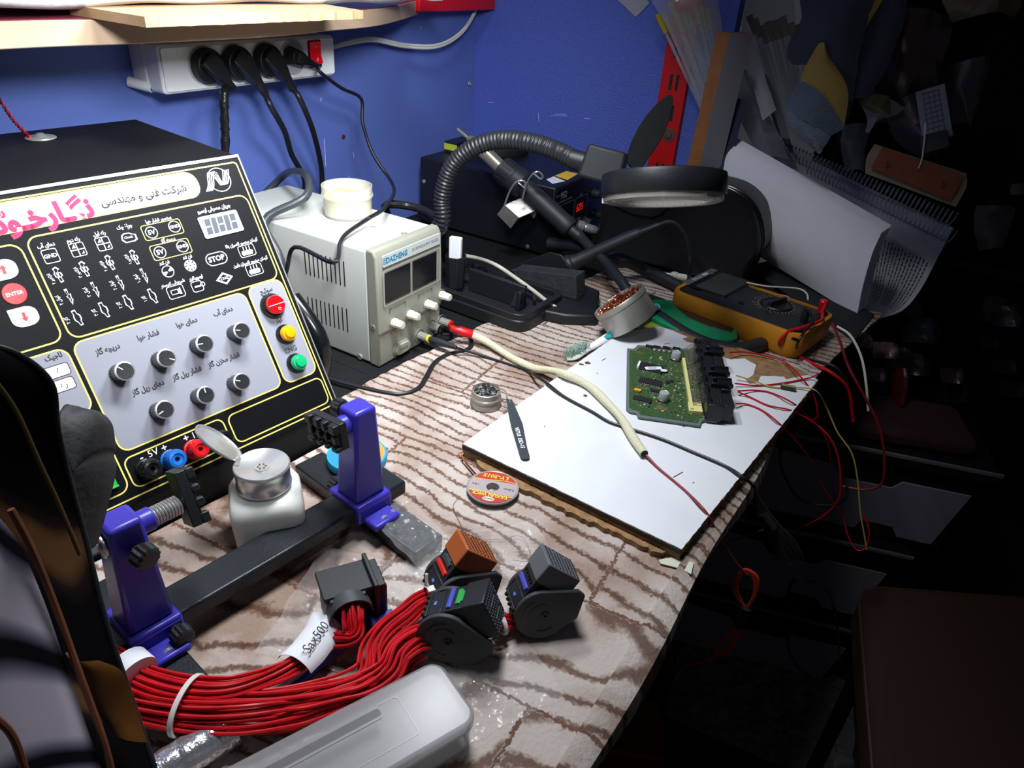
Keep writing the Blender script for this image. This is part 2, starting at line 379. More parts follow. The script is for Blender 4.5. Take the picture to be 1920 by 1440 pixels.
BX = [outl('zone', [(50, 452), (461, 362), (519, 520), (135, 635)]), outl('grey', [(137, 647), (457, 547), (527, 722), (229, 849)], fill=1),
      outl('slim', [(465, 537), (525, 526), (594, 695), (535, 720)], fill=1), outl('dark', [(426, 780), (601, 709), (616, 753), (447, 830)], r=.006),
      outl('posts', [(232, 862), (415, 786), (434, 832), (255, 916)], r=.006), outl('logic', [None, (125, 652), (172, 767), None], fill=1),
      outl('conn', [None, (190, 800), (240, 917), (150, 962)]), outl('arrows', [None, (37, 457), (115, 637), None]),
      outl('header', [None, (363, 322), (377, 366), None], fill=2, r=.01)]
for x0, x1, y0, y1, r, fill, wd in BX:
    Y.band(rr(x0-wd, x1+wd, y0-wd, y1+wd, r+wd), rr(x0, x1, y0, y1, r), .0016)
    if fill: (G.flat(rr(x0, x1, y0, y1, r), .00158, fill-1))
Y.band(rr(-PW+.007, -.0055, .0055, PH-.006, .004), rr(-PW+.0083, -.0068, .0068, PH-.0073, .003), .0016)
fo = Y.build('panel_outlines', m_yellow, face, smooth=0)
G.build('panel_fields', [m_facegrey, m_facewhite], face, smooth=0)
K = MB(MP); Wt = MB(MP); R_ = MB(MP)               # dark, white and red printing
ZT = .00175
def ats(p, z=ZT, rot=0): x, y = pp(*p); return Matrix.Translation((x, y, z)) @ RZ(rot)
def at_(p, z=ZT, rot=0): return ats(p, z, rot) @ Matrix.Scale(.83, 4)
def txt(mb, s, p, size, rot=0, sx=.85, bold=.018):
    if any(c in _J for c in s): size *= .64/.83; bold = .03
    mb.text(s, size, at_(p, rot=rot), bold=bold, sx=sx)
# captions on the grey fields
for s, p in (('دریچه گاز', (202, 655)), ('فشار هوا', (278, 629)), ('دمای هوا', (350, 605)), ('دمای آب', (418, 584)), ('دمای ریل گاز', (278, 727)), ('فشار ریل گاز', (351, 700)), ('فشار مخزن گاز', (420, 675))):
    txt(K, s, p, .0105)
txt(K, 'سوئیچ', (499, 545), .010); txt(K, 'کولر', (523, 601), .009); txt(K, 'CNG', (545, 656), .0095, bold=0); txt(K, 'لاجیک', (100, 669), .010)
K.text('شرکت فنی و مهندسی', .0092, ats((272, 366)), bold=.03, sx=.98)
P_ = MB(MP); P_.text('نگـارخـودرو', .0235, ats((60, 410)) , bold=.05, sx=.96); P_.text('شرق', .012, ats((-22, 404)), bold=.04)
P_.build('brand_lettering', m_pink, face, smooth=0)
# white captions
for s, p, z in (('دمای آب', (86, 460), .0075), ('رله دوم', (137, 450), .0075), ('رله اول', (186, 438), .0075), ('چراغ چک', (233, 425), .0075), ('سنسور فشار هوا', (297, 412), .0072), ('دریچه گاز', (315, 450), .0075),
                ('جریان مصرفی ایسیو', (401, 391), .0085), ('فن کند', (308, 493), .007), ('فن تند', (351, 482), .007), ('شیربرقی کنیستر', (324, 531), .007), ('ایموبیلایزر', (367, 521), .007),
                ('گرمکن سنسور اکسیژن بالا', (453, 456), .0068), ('گرمکن سنسور اکسیژن پایین', (470, 491), .0068)): txt(Wt, s, p, z, sx=.8)
def ring(mb, M, r, w): mb.band(circ(0, 0, r), circ(0, 0, r-w), 0, M=M)
def rbx(mb, M, w, h, r=.002, wd=.0007): mb.band(rr(-w/2, w/2, -h/2, h/2, r), rr(-w/2+wd, w/2-wd, -h/2+wd, h/2-wd, r-wd*.5), 0, M=M)
for p, s in (((284, 436), '5V'), ((327, 425), 'GND'), ((300, 473), '5V'), ((342, 462), 'GND')):
    ring(Wt, at_(p), .0068, .0009); txt(Wt, s, p, .0072 if s == '5V' else .0048, bold=.03, sx=1)
for p in ((305, 430.5), (321, 468)): rbx(Y2 if 0 else Wt, at_(p), .0, .0) if 0 else None
Y2 = MB(MP)
for p in ((305, 430.5), (321, 467.5)): rbx(Y2, at_(p), .0455, .0175, .003, .0008)
Y2.build('socket_group_outlines', m_yellow, face, smooth=0)
p = (95, 480); rbx(Wt, at_(p), .0145, .0145); txt(Wt, 'GND', p, .0055, bold=.03, sx=1)
for p in ((146, 468), (194, 457)):
    M = at_(p); rbx(Wt, M, .0145, .0145); Wt.flat([(-.0005, -.007), (.0005, -.007), (.0005, .007), (-.0005, .007)], M=M); Wt.flat([(-.007, -.0005), (.007, -.0005), (.007, .0005), (-.007, .0005)], M=M)
    Wt.flat([(-.005, .002), (-.002, .006), (-.001, .002)], M=M); Wt.flat([(.002, -.005), (.005, -.005), (.005, -.002)], M=M)
M = at_((241, 445)); ck = [(-.007, .003), (-.004, .005), (.002, .005), (.005, .003), (.0085, .002), (.0085, -.004), (.005, -.0055), (-.005, -.0055), (-.008, -.002)]
Wt.band(ck, [(x*.8, y*.8) for x, y in ck], M=M); Wt.text('Check', .0035, M, bold=.02)
def injector(p, rot=8, sc=1):
    M = at_(p, rot=rot) @ Matrix.Scale(sc*.92, 4)
    o = [(-.002, .0085), (.002, .0095), (.0045, .006), (.0018, .0045), (.0018, .002), (.0042, .002), (.0042, -.002), (.0018, -.003), (.0018, -.0085), (-.0018, -.0085), (-.0018, -.003), (-.0035, -.001), (-.0035, .003), (-.0018, .0045)]
    Wt.band(o, [(x*.66, y*.84) for x, y in o], M=M); Wt.flat([(-.001, -.003), (.001, -.003), (.001, .003), (-.001, .003)], M=M)
def bolt(p, rot=8):
    M = at_(p, rot=rot) @ Matrix.Scale(.90, 4); o = [(-.001, .009), (.0025, .009), (.001, .002), (.0035, .0025), (.0015, -.004), (.0028, -.004), (-.001, -.010), (-.0015, -.004), (0, -.004), (-.0025, .001), (-.0005, .001)]
    Wt.band(o, [(x*.6, y*.75) for x, y in o], M=M)
def gasv(p, rot=8):
    M = at_(p, rot=rot) @ Matrix.Scale(.90, 4); o = [(-.0022, .0095), (.0022, .0095), (.0022, .005), (.0045, .002), (.0038, -.003), (.002, -.005), (.0022, -.0095), (-.0012, -.0095), (-.002, -.005), (-.004, -.002), (-.0035, .002), (-.0022, .005)]
    Wt.band(o, [(x*.68, y*.85) for x, y in o], M=M)
fd = '۱۲۳۴'
for i, (p1, p2, p3, q1, q2, q3) in enumerate((((252, 483), (270, 517), (286, 555), (240, 486), (257, 522), (271, 560)), ((206, 493), (225, 530), (240, 567), (194, 499), (212, 535), (224, 572)), ((158, 505), (178, 543), (195, 581), (146, 511), (163, 548), (178, 586)), ((109, 516), (129, 556), (145, 596), (96, 523), (111, 563), (126, 601)))):
    injector(p1); bolt(p2); gasv(p3)
    for s, q, L in (('انژکتور', q1, .0043), ('کوئل', q2, .0048), ('گاز', q3, .0048)): Wt.text(s+fd[i] if 0 else fd[i]+' '+fa(s), L, at_(q, rot=98), bold=.01, sx=.8)
# fans, stop, cng, heaters, valve, immobiliser
for p, k in (((315, 509), 2), ((357, 498), 8)):
    M = at_(p); ring(Wt, M, .0068, .0008)
    for j in range(k):
        q = M @ RZ(360/k*j+20); Wt.flat([(.0008, -.0006), (.0058, -.0014 if k > 2 else -.0025), (.0058, .0014 if k > 2 else .0025), (.0008, .0006)], M=q)
M = at_((406, 485)); Wt.band(rr(-.0135, .0135, -.0075, .0075, .0074), rr(-.0125, .0125, -.0065, .0065, .0064), M=M); Wt.text('STOP', .0085, M, bold=.03)
M = at_((421, 522)); o = [(-.011, 0), (0, .0075), (.011, 0), (0, -.0075)]; Wt.band(o, [(x*.84, y*.84) for x, y in o], M=M); Wt.band([(x*.76, y*.76) for x, y in o], [(x*.68, y*.68) for x, y in o], M=M); Wt.text('CNG', .0045, M, bold=.02)
for p in ((463, 470), (477, 505)):
    M = at_(p); rbx(Wt, M, .0215, .0145, .003); Wt.flat([(-.007, -.005), (.006, -.005), (.0075, -.001), (.006, .0005), (-.007, .0005), (-.008, -.002)], M=M)
    for j in (-.004, 0, .004): Wt.flat([(j-.0004, .001), (j+.0006, .001), (j+.001, .0055), (j, .0055)], M=M)
M = at_((330, 547)); rbx(Wt, M, .0195, .0145, .003); rbx(Wt, M @ Matrix.Translation((-.0015, 0, 0)), .0085, .0055, .0006); Wt.flat([(.003, -.003), (.006, -.004), (.006, .004), (.003, .002)], M=M)
M = at_((370, 537)); rbx(Wt, M, .0135, .0125, .003); ring(Wt, M @ Matrix.Translation((.007, .001, 0)), .0028, .0008); Wt.flat([(-.003, -.001), (.004, -.001), (.004, .0008), (-.003, .0008)], M=M)
# logo
M = at_((411, 337)); ring(Wt, M, .0145, .0009)
for j in range(4):
    o = .0024*j-.004
    ln = cr([(-.017+o, -.011, 0), (-.012+o, -.004, 0), (-.0075+o, .0085, 0), (-.0035+o, .009, 0), (0+o*.6, -.003, 0), (.003+o, -.0065, 0), (.0075+o, -.003, 0), (.013+o, .010, 0)], 4)
    Wt.band([(q.x-.0005, q.y+.0004) for q in ln], [(q.x+.0005, q.y-.0004) for q in ln], .0001, M=M, closed=False)
# terminal captions
txt(Wt, '12V', (372, 813), .0105, bold=.0, sx=1); txt(Wt, '5V', (287, 849), .0105, bold=0, sx=1)
for s, p in (('+', (349, 822)), ('-', (390, 806)), ('+', (308, 840)), ('-', (265, 858))): txt(Wt, s, p, .011, bold=.02, sx=1)
# logic keys and arrow keys
for p, s in (((114, 694), '۵'), ((124, 720), 'زه')):
    M = at_(p); K.band(rr(-.026, .0085, -.0065, .0065, .003), rr(-.0252, .0077, -.0057, .0057, .0025), M=M); K.text(s, .009, M @ Matrix.Translation((-.002, 0, 0)), bold=.0)
    Wt.flat(rr(-.0252, .0077, -.0057, .0057, .0025), -.0001, M=M)
Kk = K.build('black_printing', m_ink, face, smooth=0); Wt.build('white_printing', m_wink, face, smooth=0)
# raised membrane keys
def key(shape, p, m, name, lab=None):
    M = MP @ at_(p, .0014); g = MB(M); g.prism(shape, 0, .001); return g.build(name, m, root, bev=.0004, label=lab), M
def leaf(w, sgn):
    o = []
    for k in range(9): t = math.radians(180*k/8); 
    return [(-w, sgn*w), (.2*w, sgn*w)] + [(.2*w+.8*w*math.sin(math.radians(a_)), sgn*(.2*w+.8*w*math.cos(math.radians(a_)))) for a_ in range(0, 91, 15)] + [(w, -sgn*.2*w)] + [(.2*w+.8*w*math.cos(math.radians(a_)), -sgn*(.2*w+.8*w*math.sin(math.radians(a_)))) for a_ in range(15, 91, 15)] + [(-.2*w, -sgn*w)] + [(-w+.8*w*(1-math.sin(math.radians(a_))), -sgn*(w-.8*w*(1-math.cos(math.radians(a_))))) for a_ in range(15, 76, 15)] + [(-w, -sgn*.2*w)]
for p, sg in (((6, 506), 1), ((46, 594), -1)):
    sh = [(x*1.25, y) for x, y in leaf(.0098, -1 if sg > 0 else 1)]
    if sg < 0: sh = [(x, y) for x, y in sh]
    area_ = sum(sh[i-1][0]*sh[i][1]-sh[i][0]*sh[i-1][1] for i in range(len(sh)))
    if area_ < 0: sh = sh[::-1]
    kobj, M = key(sh, p, m_white, 'arrow_key', 'white leaf-shaped key with red arrow')
    g = MB(M); s_ = sg; ar = [(x*.72, y*.72) for x, y in [(-.002, -.006*s_), (.002, -.006*s_), (.002, .001*s_), (.0048, .001*s_), (0, .0068*s_), (-.0048, .001*s_), (-.002, .001*s_)]]; g.flat(ar if s_ > 0 else ar[::-1], .0012); g.build('arrow', m_red, kobj, smooth=0)
kobj, M = key(circ(0, 0, .0108), (27, 551), m_red, 'enter_key', 'round red enter key')
g = MB(M); g.text('ENTER', .0052, T(0, 0, .0012), bold=.02); g.build('lettering', m_wink, kobj, smooth=0)
# display
M = MP @ at_((412, 420), .0014)
x0, x1, y0, y1 = rbox([(369, 409), (441, 393), (457, 431), (386, 450)]); M = MP @ Matrix.Translation(((x0+x1)/2, (y0+y1)/2, .0014)); w2, h2 = (x1-x0)/2, (y1-y0)/2
g = MB(M); g.band(rr(-w2, w2, -h2, h2, .002), rr(-w2+.003, w2-.003, -h2+.003, h2-.003, .001), .0014); g.prism(rr(-w2, w2, -h2, h2, .002), 0, .0012); dsp = g.build('display', m_wink, root)
g = MB(M); g.flat(rr(-w2+.003, w2-.003, -h2+.003, h2-.003, .001), .0013); g.build('display_window', mat('display_window', '55585f', .25), dsp, smooth=0)
g = MB(M)
def seg7(g, cx, w, h, t, segs='abcdefg', z=.0016):
    D = {'a': (-w, w, h-t, h), 'd': (-w, w, -h, -h+t), 'g': (-w, w, -t/2, t/2), 'f': (-w, -w+t, 0, h), 'b': (w-t, w, 0, h), 'e': (-w, -w+t, -h, 0), 'c': (w-t, w, -h, 0)}
    for s in segs: x_0, x_1, y_0, y_1 = D[s]; g.flat([(cx+x_0+y_0*.12, y_0), (cx+x_1+y_0*.12, y_0), (cx+x_1+y_1*.12, y_1), (cx+x_0+y_1*.12, y_1)], z)
for k in (-1, 0, 1): seg7(g, k*.0135, .0042, .0088, .0013); g.flat(circ(k*.0135+.006, -.009, .0008, 8), .0016)
g.build('segments', mat('unlit_segments', 'c9ccd2', .4), dsp, smooth=0)
# knobs
def knob(p, ang):
    M = MP @ ats(p, .0014)
    g = MB(M); g.lathe([(.0085, 0), (.0085, .001), (.0078, .0015), (.0078, .0155)], 40, 0, flute=.05, c1=True); k = g.build('knob', m_knobside, root, label='dial knob with fluted grey side and silver ring')
    g = MB(M); g.lathe([(.0078, .0152), (.0083, .0156), (.0083, .0172), (.0074, .0176)], 36); g.build('ring', m_chrome, k)
    g = MB(M); g.lathe([(.0072, .0174), (.007, .0179), (.004, .0178), (.0001, .0178)], 32, c1=False); g.build('cap', m_black, k)
    g = MB(M @ RZ(ang)); g.box(.0022, .0068, -.0004, .0004, .0175, .01825); g.build('pointer', m_wink, k)
for p, a_ in (((223, 700), 130), ((300, 676), -35), ((371, 649), 170), ((440, 625), 160), ((297, 771), 195), ((373, 744), 85), ((440, 719), 150)): knob(p, a_)
# buttons
def button(p, m, rim, name, r):
    M = MP @ ats(p, .0014); g = MB(M)
    g.lathe([(rim, 0), (rim, .003), (rim*.86, .006), (r*1.04, .0062)], 32); bb = g.build('button_rim', m_blackg, root)
    g = MB(M); g.lathe([(r, .005), (r, .0095), (r*.92, .0108)] + ([(r*.7, .0112), (r*.68, .0128), (r*.6, .0134), (.0001, .0138)] if rim < .012 else [(r*.5, .0112), (.0001, .0105)]), 32, c1=False); k = g.build(name, m, bb)
    return M, k
M, k = button((510, 574), mat('red_lens', 'd80d16', .15, coat=.5), .0130, 'red_button', .0098)
g = MB(M); g.box(-.0092, .0092, -.0003, .0003, .0100, .0114); g.band(circ(.001, -.005, .0016), circ(.001, -.005, .0012), .0118); g.build('rocker_mark', m_wink, k, smooth=0)
button((534, 627), mat('amber_lens', 'f0a010', .15, coat=.5), .0102, 'amber_button', .0082)
button((554, 681), mat('green_lens', '16a868', .15, coat=.5), .0102, 'green_button', .0082)
# binding posts
def post(p, m, nm):
    M = MP @ ats(p, .0014); g = MB(M)
    g.lathe([(.0095, 0), (.0095, .002), (.0072, .003), (.0072, .006), (.0092, .0065), (.0092, .014)], 40, flute=.045, c1=False)
    g.lathe([(.0092, .014), (.0086, .0165), (.0075, .0185), (.0052, .0190), (.0045, .0180), (.0022, .0175), (.0022, .010)], 32, c0=False); k = g.build('binding_post', m, root, label=nm)
    g = MB(M); g.lathe([(.0022, .0101), (.0001, .0102)], 16, c1=False); g.build('socket', m_ink, k)
post((274, 880), m_blackg, 'black binding post'); post((320, 862), mat('blue_post', '1763b8', .3), 'blue binding post'); post((363, 843), mat('red_post', 'e0161e', .3), 'red binding post'); post((408, 826), m_blackg, 'black binding post')
# green terminal block
M = MP @ ats((196, 903), .0014); g = MB(M); g.box(-.038, .009, -.009, .010, 0, .003); tb = g.build('terminal_socket', m_blackg, root, bev=.0008)
g = MB(M); g.box(-.037, .007, -.008, .002, .003, .006)
for i in range(5): g.box(-.034+i*.0085, -.0325+i*.0085, -.008, .004, .006, .0085)
g.box(-.037, .007, -.008, -.0066, .006, .0085)
g.build('green_terminal_block', mat('green_terminal', '22b04a', .4), tb, bev=.0003)

# ================================================================== shelf above the power strip
SZ = .372
m_birch = mat('shelf_edge_band', 'c4a88e', .6, var=.08, vs_=14)
m_redlam = mat('red_shelf_laminate', '7d2f3f', .35, var=.15, vs_=25)
front = [az(x, y, SZ).to_2d() for x, y in ((0, 93), (265, 82), (500, 70), (620, 58), (700, 50), (745, 40), (786, 27))]
pts = [(-.742, -.45), (-.742, .1)] + [(p.x, p.y) for p in front]; pts = [(p.x, p.y) for p in cr([V((a, b, 0)) for a, b in pts], 5)]
end = pts[-1]
outline = pts + [(end[0]-.01, end[1]+.012), (-.9295, end[1]+.02), (-.9295, -.45)]
t = thing('wall_shelf', 'wooden wall shelf with curved pale edge and red laminate top above the power strip', 'shelf', T(-.93, .4, SZ))
MB().prism(outline, SZ, SZ+.0225).build('shelf_board', m_birch, t, bev=.0008, seg=1)
inn = [(x-.001, y) for x, y in outline]
MB().prism([(x-.002, y) for x, y in pts] + [(end[0]-.012, end[1]+.008), (-.9290, end[1]+.015), (-.9290, -.449)], SZ+.0226, SZ+.0235).build('laminate_top', m_redlam, t)
# strip of plywood on the shelf
TZ = SZ+.0237
p0 = az(275, 52, TZ); p1 = az(715, 38, TZ)
random.seed(5)
e = jit(p0.to_2d(), V((p1.x-.02, p1.y)), 40, .0022)
MB().prism([(q.x, q.y) for q in e] + [(p1.x-.11, p1.y+.01), (p0.x-.12, p0.y+.0)], TZ, TZ+.009).build('plywood_offcut', m_wood, label='ragged plywood offcut lying on the wall shelf under the white sheet', cat='wood offcut')
# white foam sheet draped over it
def prof_at(pr, b):
    i = b*(len(pr)-1); k = min(int(i), len(pr)-2); q = i-k; return pr[k][0]*(1-q)+pr[k+1][0]*q, pr[k][1]*(1-q)+pr[k+1][1]*q
SP = [(p.x, p.y) for p in cr([V(p+(0,)) for p in ((-.014, .0108), (.0, .015), (.005, .023), (-.002, .034), (-.025, .043), (-.08, .050), (-.15, .040))], 4)]
def sheet(a, b):
    y = -.2+a*1.23; dx, dz = prof_at(SP, b); tp = max(.15, 1-max(0, (a-.78)/.22)**1.6)
    return (-.756+dx*(1 if dx > 0 else tp)-.06*max(0, a-.80)*2+.004*math.sin(y*19), y, TZ+.0108+(dz-.0108)*tp+.0015*math.sin(y*40+b*6)+(.0012*math.sin(y*13)))
MB().grid(sheet, 90, 24, thick=-.002).build('white_foam_sheet', mat('white_foam', 'e6e9ef', .6, bump=.8, bs=60), label='bulging white foam sheet lying on the wall shelf', cat='foam sheet')
CPR = [(.008, .031), (.020, .034), (.022, .045), (.005, .064), (-.06, .085), (-.16, .08)]
def bag(a, b):
    y = -.35+a*1.10; dx, dz = prof_at(CPR, b)
    return (-.752+dx-.05*max(0, a-.6), y, TZ+dz+max(0, y-.32)*.045+.003*math.sin(y*21+b*4))
MB().grid(bag, 60, 20, thick=-.003).build('black_cover', mat('black_cover', '0b0b0c', .6, bump=.6, bs=90), label='black fabric cover lying over the white foam sheet on the shelf', cat='cover')
# red steel beam on the back wall
q0 = au(787, 23, -.885)
MB().box(-.9295, -.885, q0.y, 1.355, q0.z-.0, q0.z+.045).build('red_steel_beam', m_red, bev=.002, label='red steel beam running from the end of the shelf to the wall corner', cat='beam')

# ================================================================== power strip
MS_ = frame((-.87, 0, 0), (0, 1, 0), (0, 0, 1))      # x = world y, y = z, z = out of wall
cs = [ip(x, y, MS_) for x, y in ((325, 179), (627, 143), (632, 64))]
x0 = cs[0].x; x1 = (cs[1].x+cs[2].x)/2; zb = (cs[0].y+cs[1].y)/2; zt = min(cs[2].y, SZ-.004); xl = x0-.012
t = thing('power_strip', 'white four-socket power strip with red switch screwed to the blue wall', 'power strip', T(-.93, x0, zb))
def bxr(g, x0, x1, y0, y1, r, z0, z1, mi=0): g.prism(rr(x0, x1, y0, y1, r), z0, z1, mi)
g = MB(MS_); bxr(g, xl, x1, zb, zt, .006, -.0597, -.03); bxr(g, xl+.001, x1-.001, zb+.001, zt-.001, .006, -.03, -.002); g.build('housing', m_white, t, bev=.0025)
scx = [ip(x, y, MS_, -.001) for x, y in ((381, 122), (437, 117), (494, 112), (547, 107))]; R0 = .0225
g = MB(MS_)
# face plate with round wells: quads around each socket
fx0, fx1, fy0, fy1 = xl+.004, x1-.004, zb+.004, zt-.004
g.prism(rr(fx0, fx1, fy0, fy1, .004), -.002, .0005); g.build('face_plate', m_white, t, bev=.0006)
m_well = mat('socket_well', 'b9bcc2', .5)
for i, c in enumerate(scx):
    g = MB(MS_ @ Matrix.Translation((c.x, c.y, .0005))); g.lathe([(R0+.0015, 0), (R0+.001, .0014), (R0, .0014), (R0-.001, .0002), (.0001, .0001)], 32, c0=False, c1=False); s_ = g.build('socket', m_well, t)
c = ip(589, 101, MS_); g = MB(MS_); g.box(c.x-.0125, c.x+.0125, c.y-.0185, c.y+.0185, .0004, .002); sw = g.build('switch_bezel', m_blackg, t)
g = MB(MS_ @ Matrix.Translation((c.x, c.y+.002, .002))); g.add([(-.010, -.015, 0), (.010, -.015, 0), (.010, .015, 0), (-.010, .015, 0), (-.010, -.015, .006), (.010, -.015, .006), (.010, .0, .002), (-.010, .0, .002), (.010, .015, .004), (-.010, .015, .004)],
      [(0, 1, 5, 4), (4, 5, 6, 7), (7, 6, 8, 9), (9, 8, 2, 3), (0, 4, 7, 9, 3), (1, 2, 8, 6, 5)]); rk = g.build('rocker', mat('red_rocker', 'd01020', .2, em=.15, coat=.5), sw, bev=.0006)
g = MB(MS_ @ Matrix.Translation((c.x, c.y+.002, .0)));  g.band(circ(0, -.009, .0022), circ(0, -.009, .0015), .0070); g.box(-.0003, .0003, .006, .010, .0055, .0061); g.build('rocker_mark', m_wink, rk, smooth=0)
g = MB(MS_); g.cyl((xl-.012, zb+.012, -.052), (xl+.004, zb+.006, -.030), .0062, n=16); g.cyl((xl+.003, zb+.0065, -.031), (xl+.006, zb+.005, -.027), .0038, n=12, mi=1); g.build('mounting_lug', [m_white, m_blackm], t)
# white supply lead of the strip
g = MB(); e = MS_ @ V((x1, (zb+zt)/2+.004, -.03))
g.cyl(e, e+V((0, .010, -.001)), .006, .004)
for dz in (0, .0042): g.tube([e+V((0, .008, dz*.5)), au(665, 80, -.895)+V((0, 0, dz)), au(705, 77, -.90)+V((0, 0, dz)), au(760, 88, -.905)+V((0, 0, dz)), au(822, 88, -.90)+V((0, 0, dz)), au(868, 60, -.905)+V((0, 0, dz)), au(898, 8, -.91)+V((0, 0, dz)), au(905, -30, -.91)], .0023)
g.build('white_power_lead', m_cream, label='white twin lead running from the power strip up to the corner', cat='cable')
# plugs: round body in the socket, tapering grip, boot, then the cord
m_cord = mat('black_cord', '1c1e21', .4)
def plug(i, c, dirp, label, cordpts, r, small=False, boot=None, tape=False):
    S = V((c.x, c.y, 0)); w0 = MS_ @ V((c.x, c.y, .003))
    t = thing('power_plug', label, 'plug', Matrix.Translation(w0), 'plugs in the white power strip' if 0 else None)
    d = V((dirp[0], dirp[1], 0)).normalized()            # grip direction in the wall plane
    k = .62 if small else 1
    F = MS_ @ frame(S+V((0, 0, .0018)), d, V((-d.y, d.x, 0)))
    g = MB(F)
    if small:
        g.prism([(-.019, -.006), (-.011, -.013), (.007, -.011), (.012, -.004), (.012, .004), (.007, .011), (-.011, .013), (-.019, .006)], 0, .018, sc=.8)
    else: g.lathe([(.0213, 0), (.0213, .011), (.0195, .015)], 28)
    hd = g.build('plug_head', m_black, t, bev=.001)
    g = MB(F); L = (.030 if boot else .027)*k if not small else .042*k
    A = [(-.013*k, .013*k), (-.006*k, .016*k)]
    ho = 1 if small else .78; sec = [(-.015*k, .014*k, .004, .028*k*ho), (0, .0150*k, .004, .036*k*ho), (.013*k, .0115*k, .008, .036*k*ho), (L, .0065*k, .016*ho, .034*k*ho)]
    vs_ = []; 
    for x, hw, z0_, z1_ in sec: vs_ += [(x, -hw, z0_), (x, hw, z0_), (x, hw*.8, z1_), (x, -hw*.8, z1_)]
    fs = [(0, 1, 2, 3), (15, 14, 13, 12)]
    for j in range(3):
        for q in range(4): fs.append((4*j+(q+1) % 4, 4*j+q, 4*j+4+q, 4*j+4+(q+1) % 4))
    g.add(vs_, fs); g.build('grip', m_black, t, bev=.0018, seg=3)
    P0 = F @ V((L-.004*k, 0, .026*k*ho+ .002)); P1 = F @ V((L+(.018 if boot or small else .007)*k, 0, .024*k*ho))
    cp = [P1] + cordpts
    g = MB(); g.tube([P0, P1], lambda q: .0062*k*(1-q)+r*1.5*q, n=14, sub=12); 
    if boot:
        dd = (P1-P0)
        for j in range(boot): a = P0+dd*(.15+.8*j/boot); g.cyl(a, a+dd*.10, .0066*k*(1-.3*j/boot), n=14)
    g.build('strain_relief', m_black, t, bev=.0)
    g = MB()
    if tape: g.tube(cp, lambda q: r*(1+.10*math.sin(q*70)+.06*math.sin(q*173)), n=12, sub=10)
    else: g.tube(cp, r, n=12)
    g.build('cord', m_cord if not tape else mat('black_tape', '17181b', .3, bump=.7, bs=180), t)
    return t
def behind(x, y, u): return au(x, y, u)
plug(0, scx[0], (.6, -.8), 'black power plug in the leftmost socket, its cord wrapped in tape', [behind(421, 175, -.828), behind(421, 230, -.83), behind(422, 290, -.835), V((-.84, .60, .02)), V((-.84, .6, .006))], .0056, tape=True)
plug(1, scx[1], (.62, -.8), 'black power plug in the second socket with a ribbed boot', [behind(508, 200, -.835), behind(533, 245, -.850), behind(547, 290, -.865), behind(572, 345, -.88), V((-.895, .80, .08)), V((-.90, .80, .006))], .0042, boot=5)
plug(2, scx[2], (.62, -.8), 'black power plug in the third socket with a notched boot', [behind(562, 185, -.835), behind(585, 240, -.845), behind(600, 300, -.875), behind(604, 345, -.89), V((-.90, .86, .05)), V((-.90, .87, .006))], .0042, boot=3)
# the thin lead passes in front of and over the supply unit
plug(3, scx[3], (.9, -.35), 'small flat black plug beside the red switch with a thin lead',
     [behind(600, 135, -.83), behind(640, 165, -.84), behind(677, 185, -.845), behind(680, 230, -.84), behind(700, 290, -.82), behind(738, 350, -.76), az(722, 388, .182), az(690, 410, .170), az(652, 436, .166), az(638, 455, .162), az(625, 492, .1605), V((-.672, .597, .143)), V((-.690, .594, .105)), V((-.715, .59, .06)), V((-.76, .575, .02)), V((-.80, .56, .006))], .0027, small=True)
# grey looped cord between panel and supply
g = MB(); g.tube([V((-.88, .66, .006)), V((-.88, .68, .10)), behind(520, 340, -.86), behind(548, 322, -.80), behind(575, 330, -.74), az(572, 370, .185), V((-.735, .607, .160)), V((-.70, .596, .12)), V((-.69, .588, .06)), V((-.70, .575, .006))], .0052, n=12)
g.build('looped_mains_cord', mat('grey_cord', '3a3d43', .35), label='thick dark cord looping over the left edge of the power supply', cat='cable')
# fat black cable tucked between cabinet and supply
g = MB(); g.tube([av(548, 560, .512), av(578, 600, .512), av(598, 635, .512), av(604, 670, .512), av(600, 705, .515), av(590, 722, .52)], .0105, n=14)
g.build('fat_black_hose', m_blackg, label='thick black hose bulging out behind the right edge of the tester', cat='hose')

# screws, holes and marks on the left wall
def wallscrew(x, y, u, r=.004, lab='', m=None):
    p = au(x, y, u) if u < 0 else av(x, y, u); X = Matrix.Translation(p) @ (RY(90) if u < 0 else RX(90))
    g = MB(X); g.lathe([(r, 0), (r*.9, .001), (r*.5, .0012), (r*.4, .0004), (.0001, .0004)], 18, c1=False); return g.build('wall_screw', m or m_steel, label=lab, cat='screw')
wallscrew(644, 257, -.9298, .0042, 'dark screw in the blue wall below the socket strip', mat('rust_screw', '5a3a44', .5, .5)); wallscrew(881, 157, -.9298, .0055, 'steel screw in the blue wall near the corner, head recessed')
wallscrew(788, 52, -.9298, .004, 'screw near the top of the blue wall above the white lead')
g = MB()
for x, y, xx, yy in ((608, 260, 611, 312), (662, 285, 664, 296), (654, 330, 657, 340), (603, 183, 601, 190)): a_, b_ = au(x, y, -.9296), au(xx, yy, -.9296); g.tube([a_, b_], .0006, n=5, sub=1)
g.build('wall_scratches', mat('chipped_paint', 'b9c2e8', .7), kind='structure'); 
g = MB()
for x, y, xx, yy in ((1033, 217, 1063, 218), (1040, 214, 1062, 215), (1095, 222, 1106, 223), (1009, 212, 1011, 228), (915, 192, 925, 192)): a_, b_ = av(x, y, 1.3596), av(xx, yy, 1.3596); g.tube([a_, b_], .0007, n=5, sub=1)
g.build('wall_scuffs', mat('chipped_paint_pale', 'aeb6e2', .7), kind='structure')
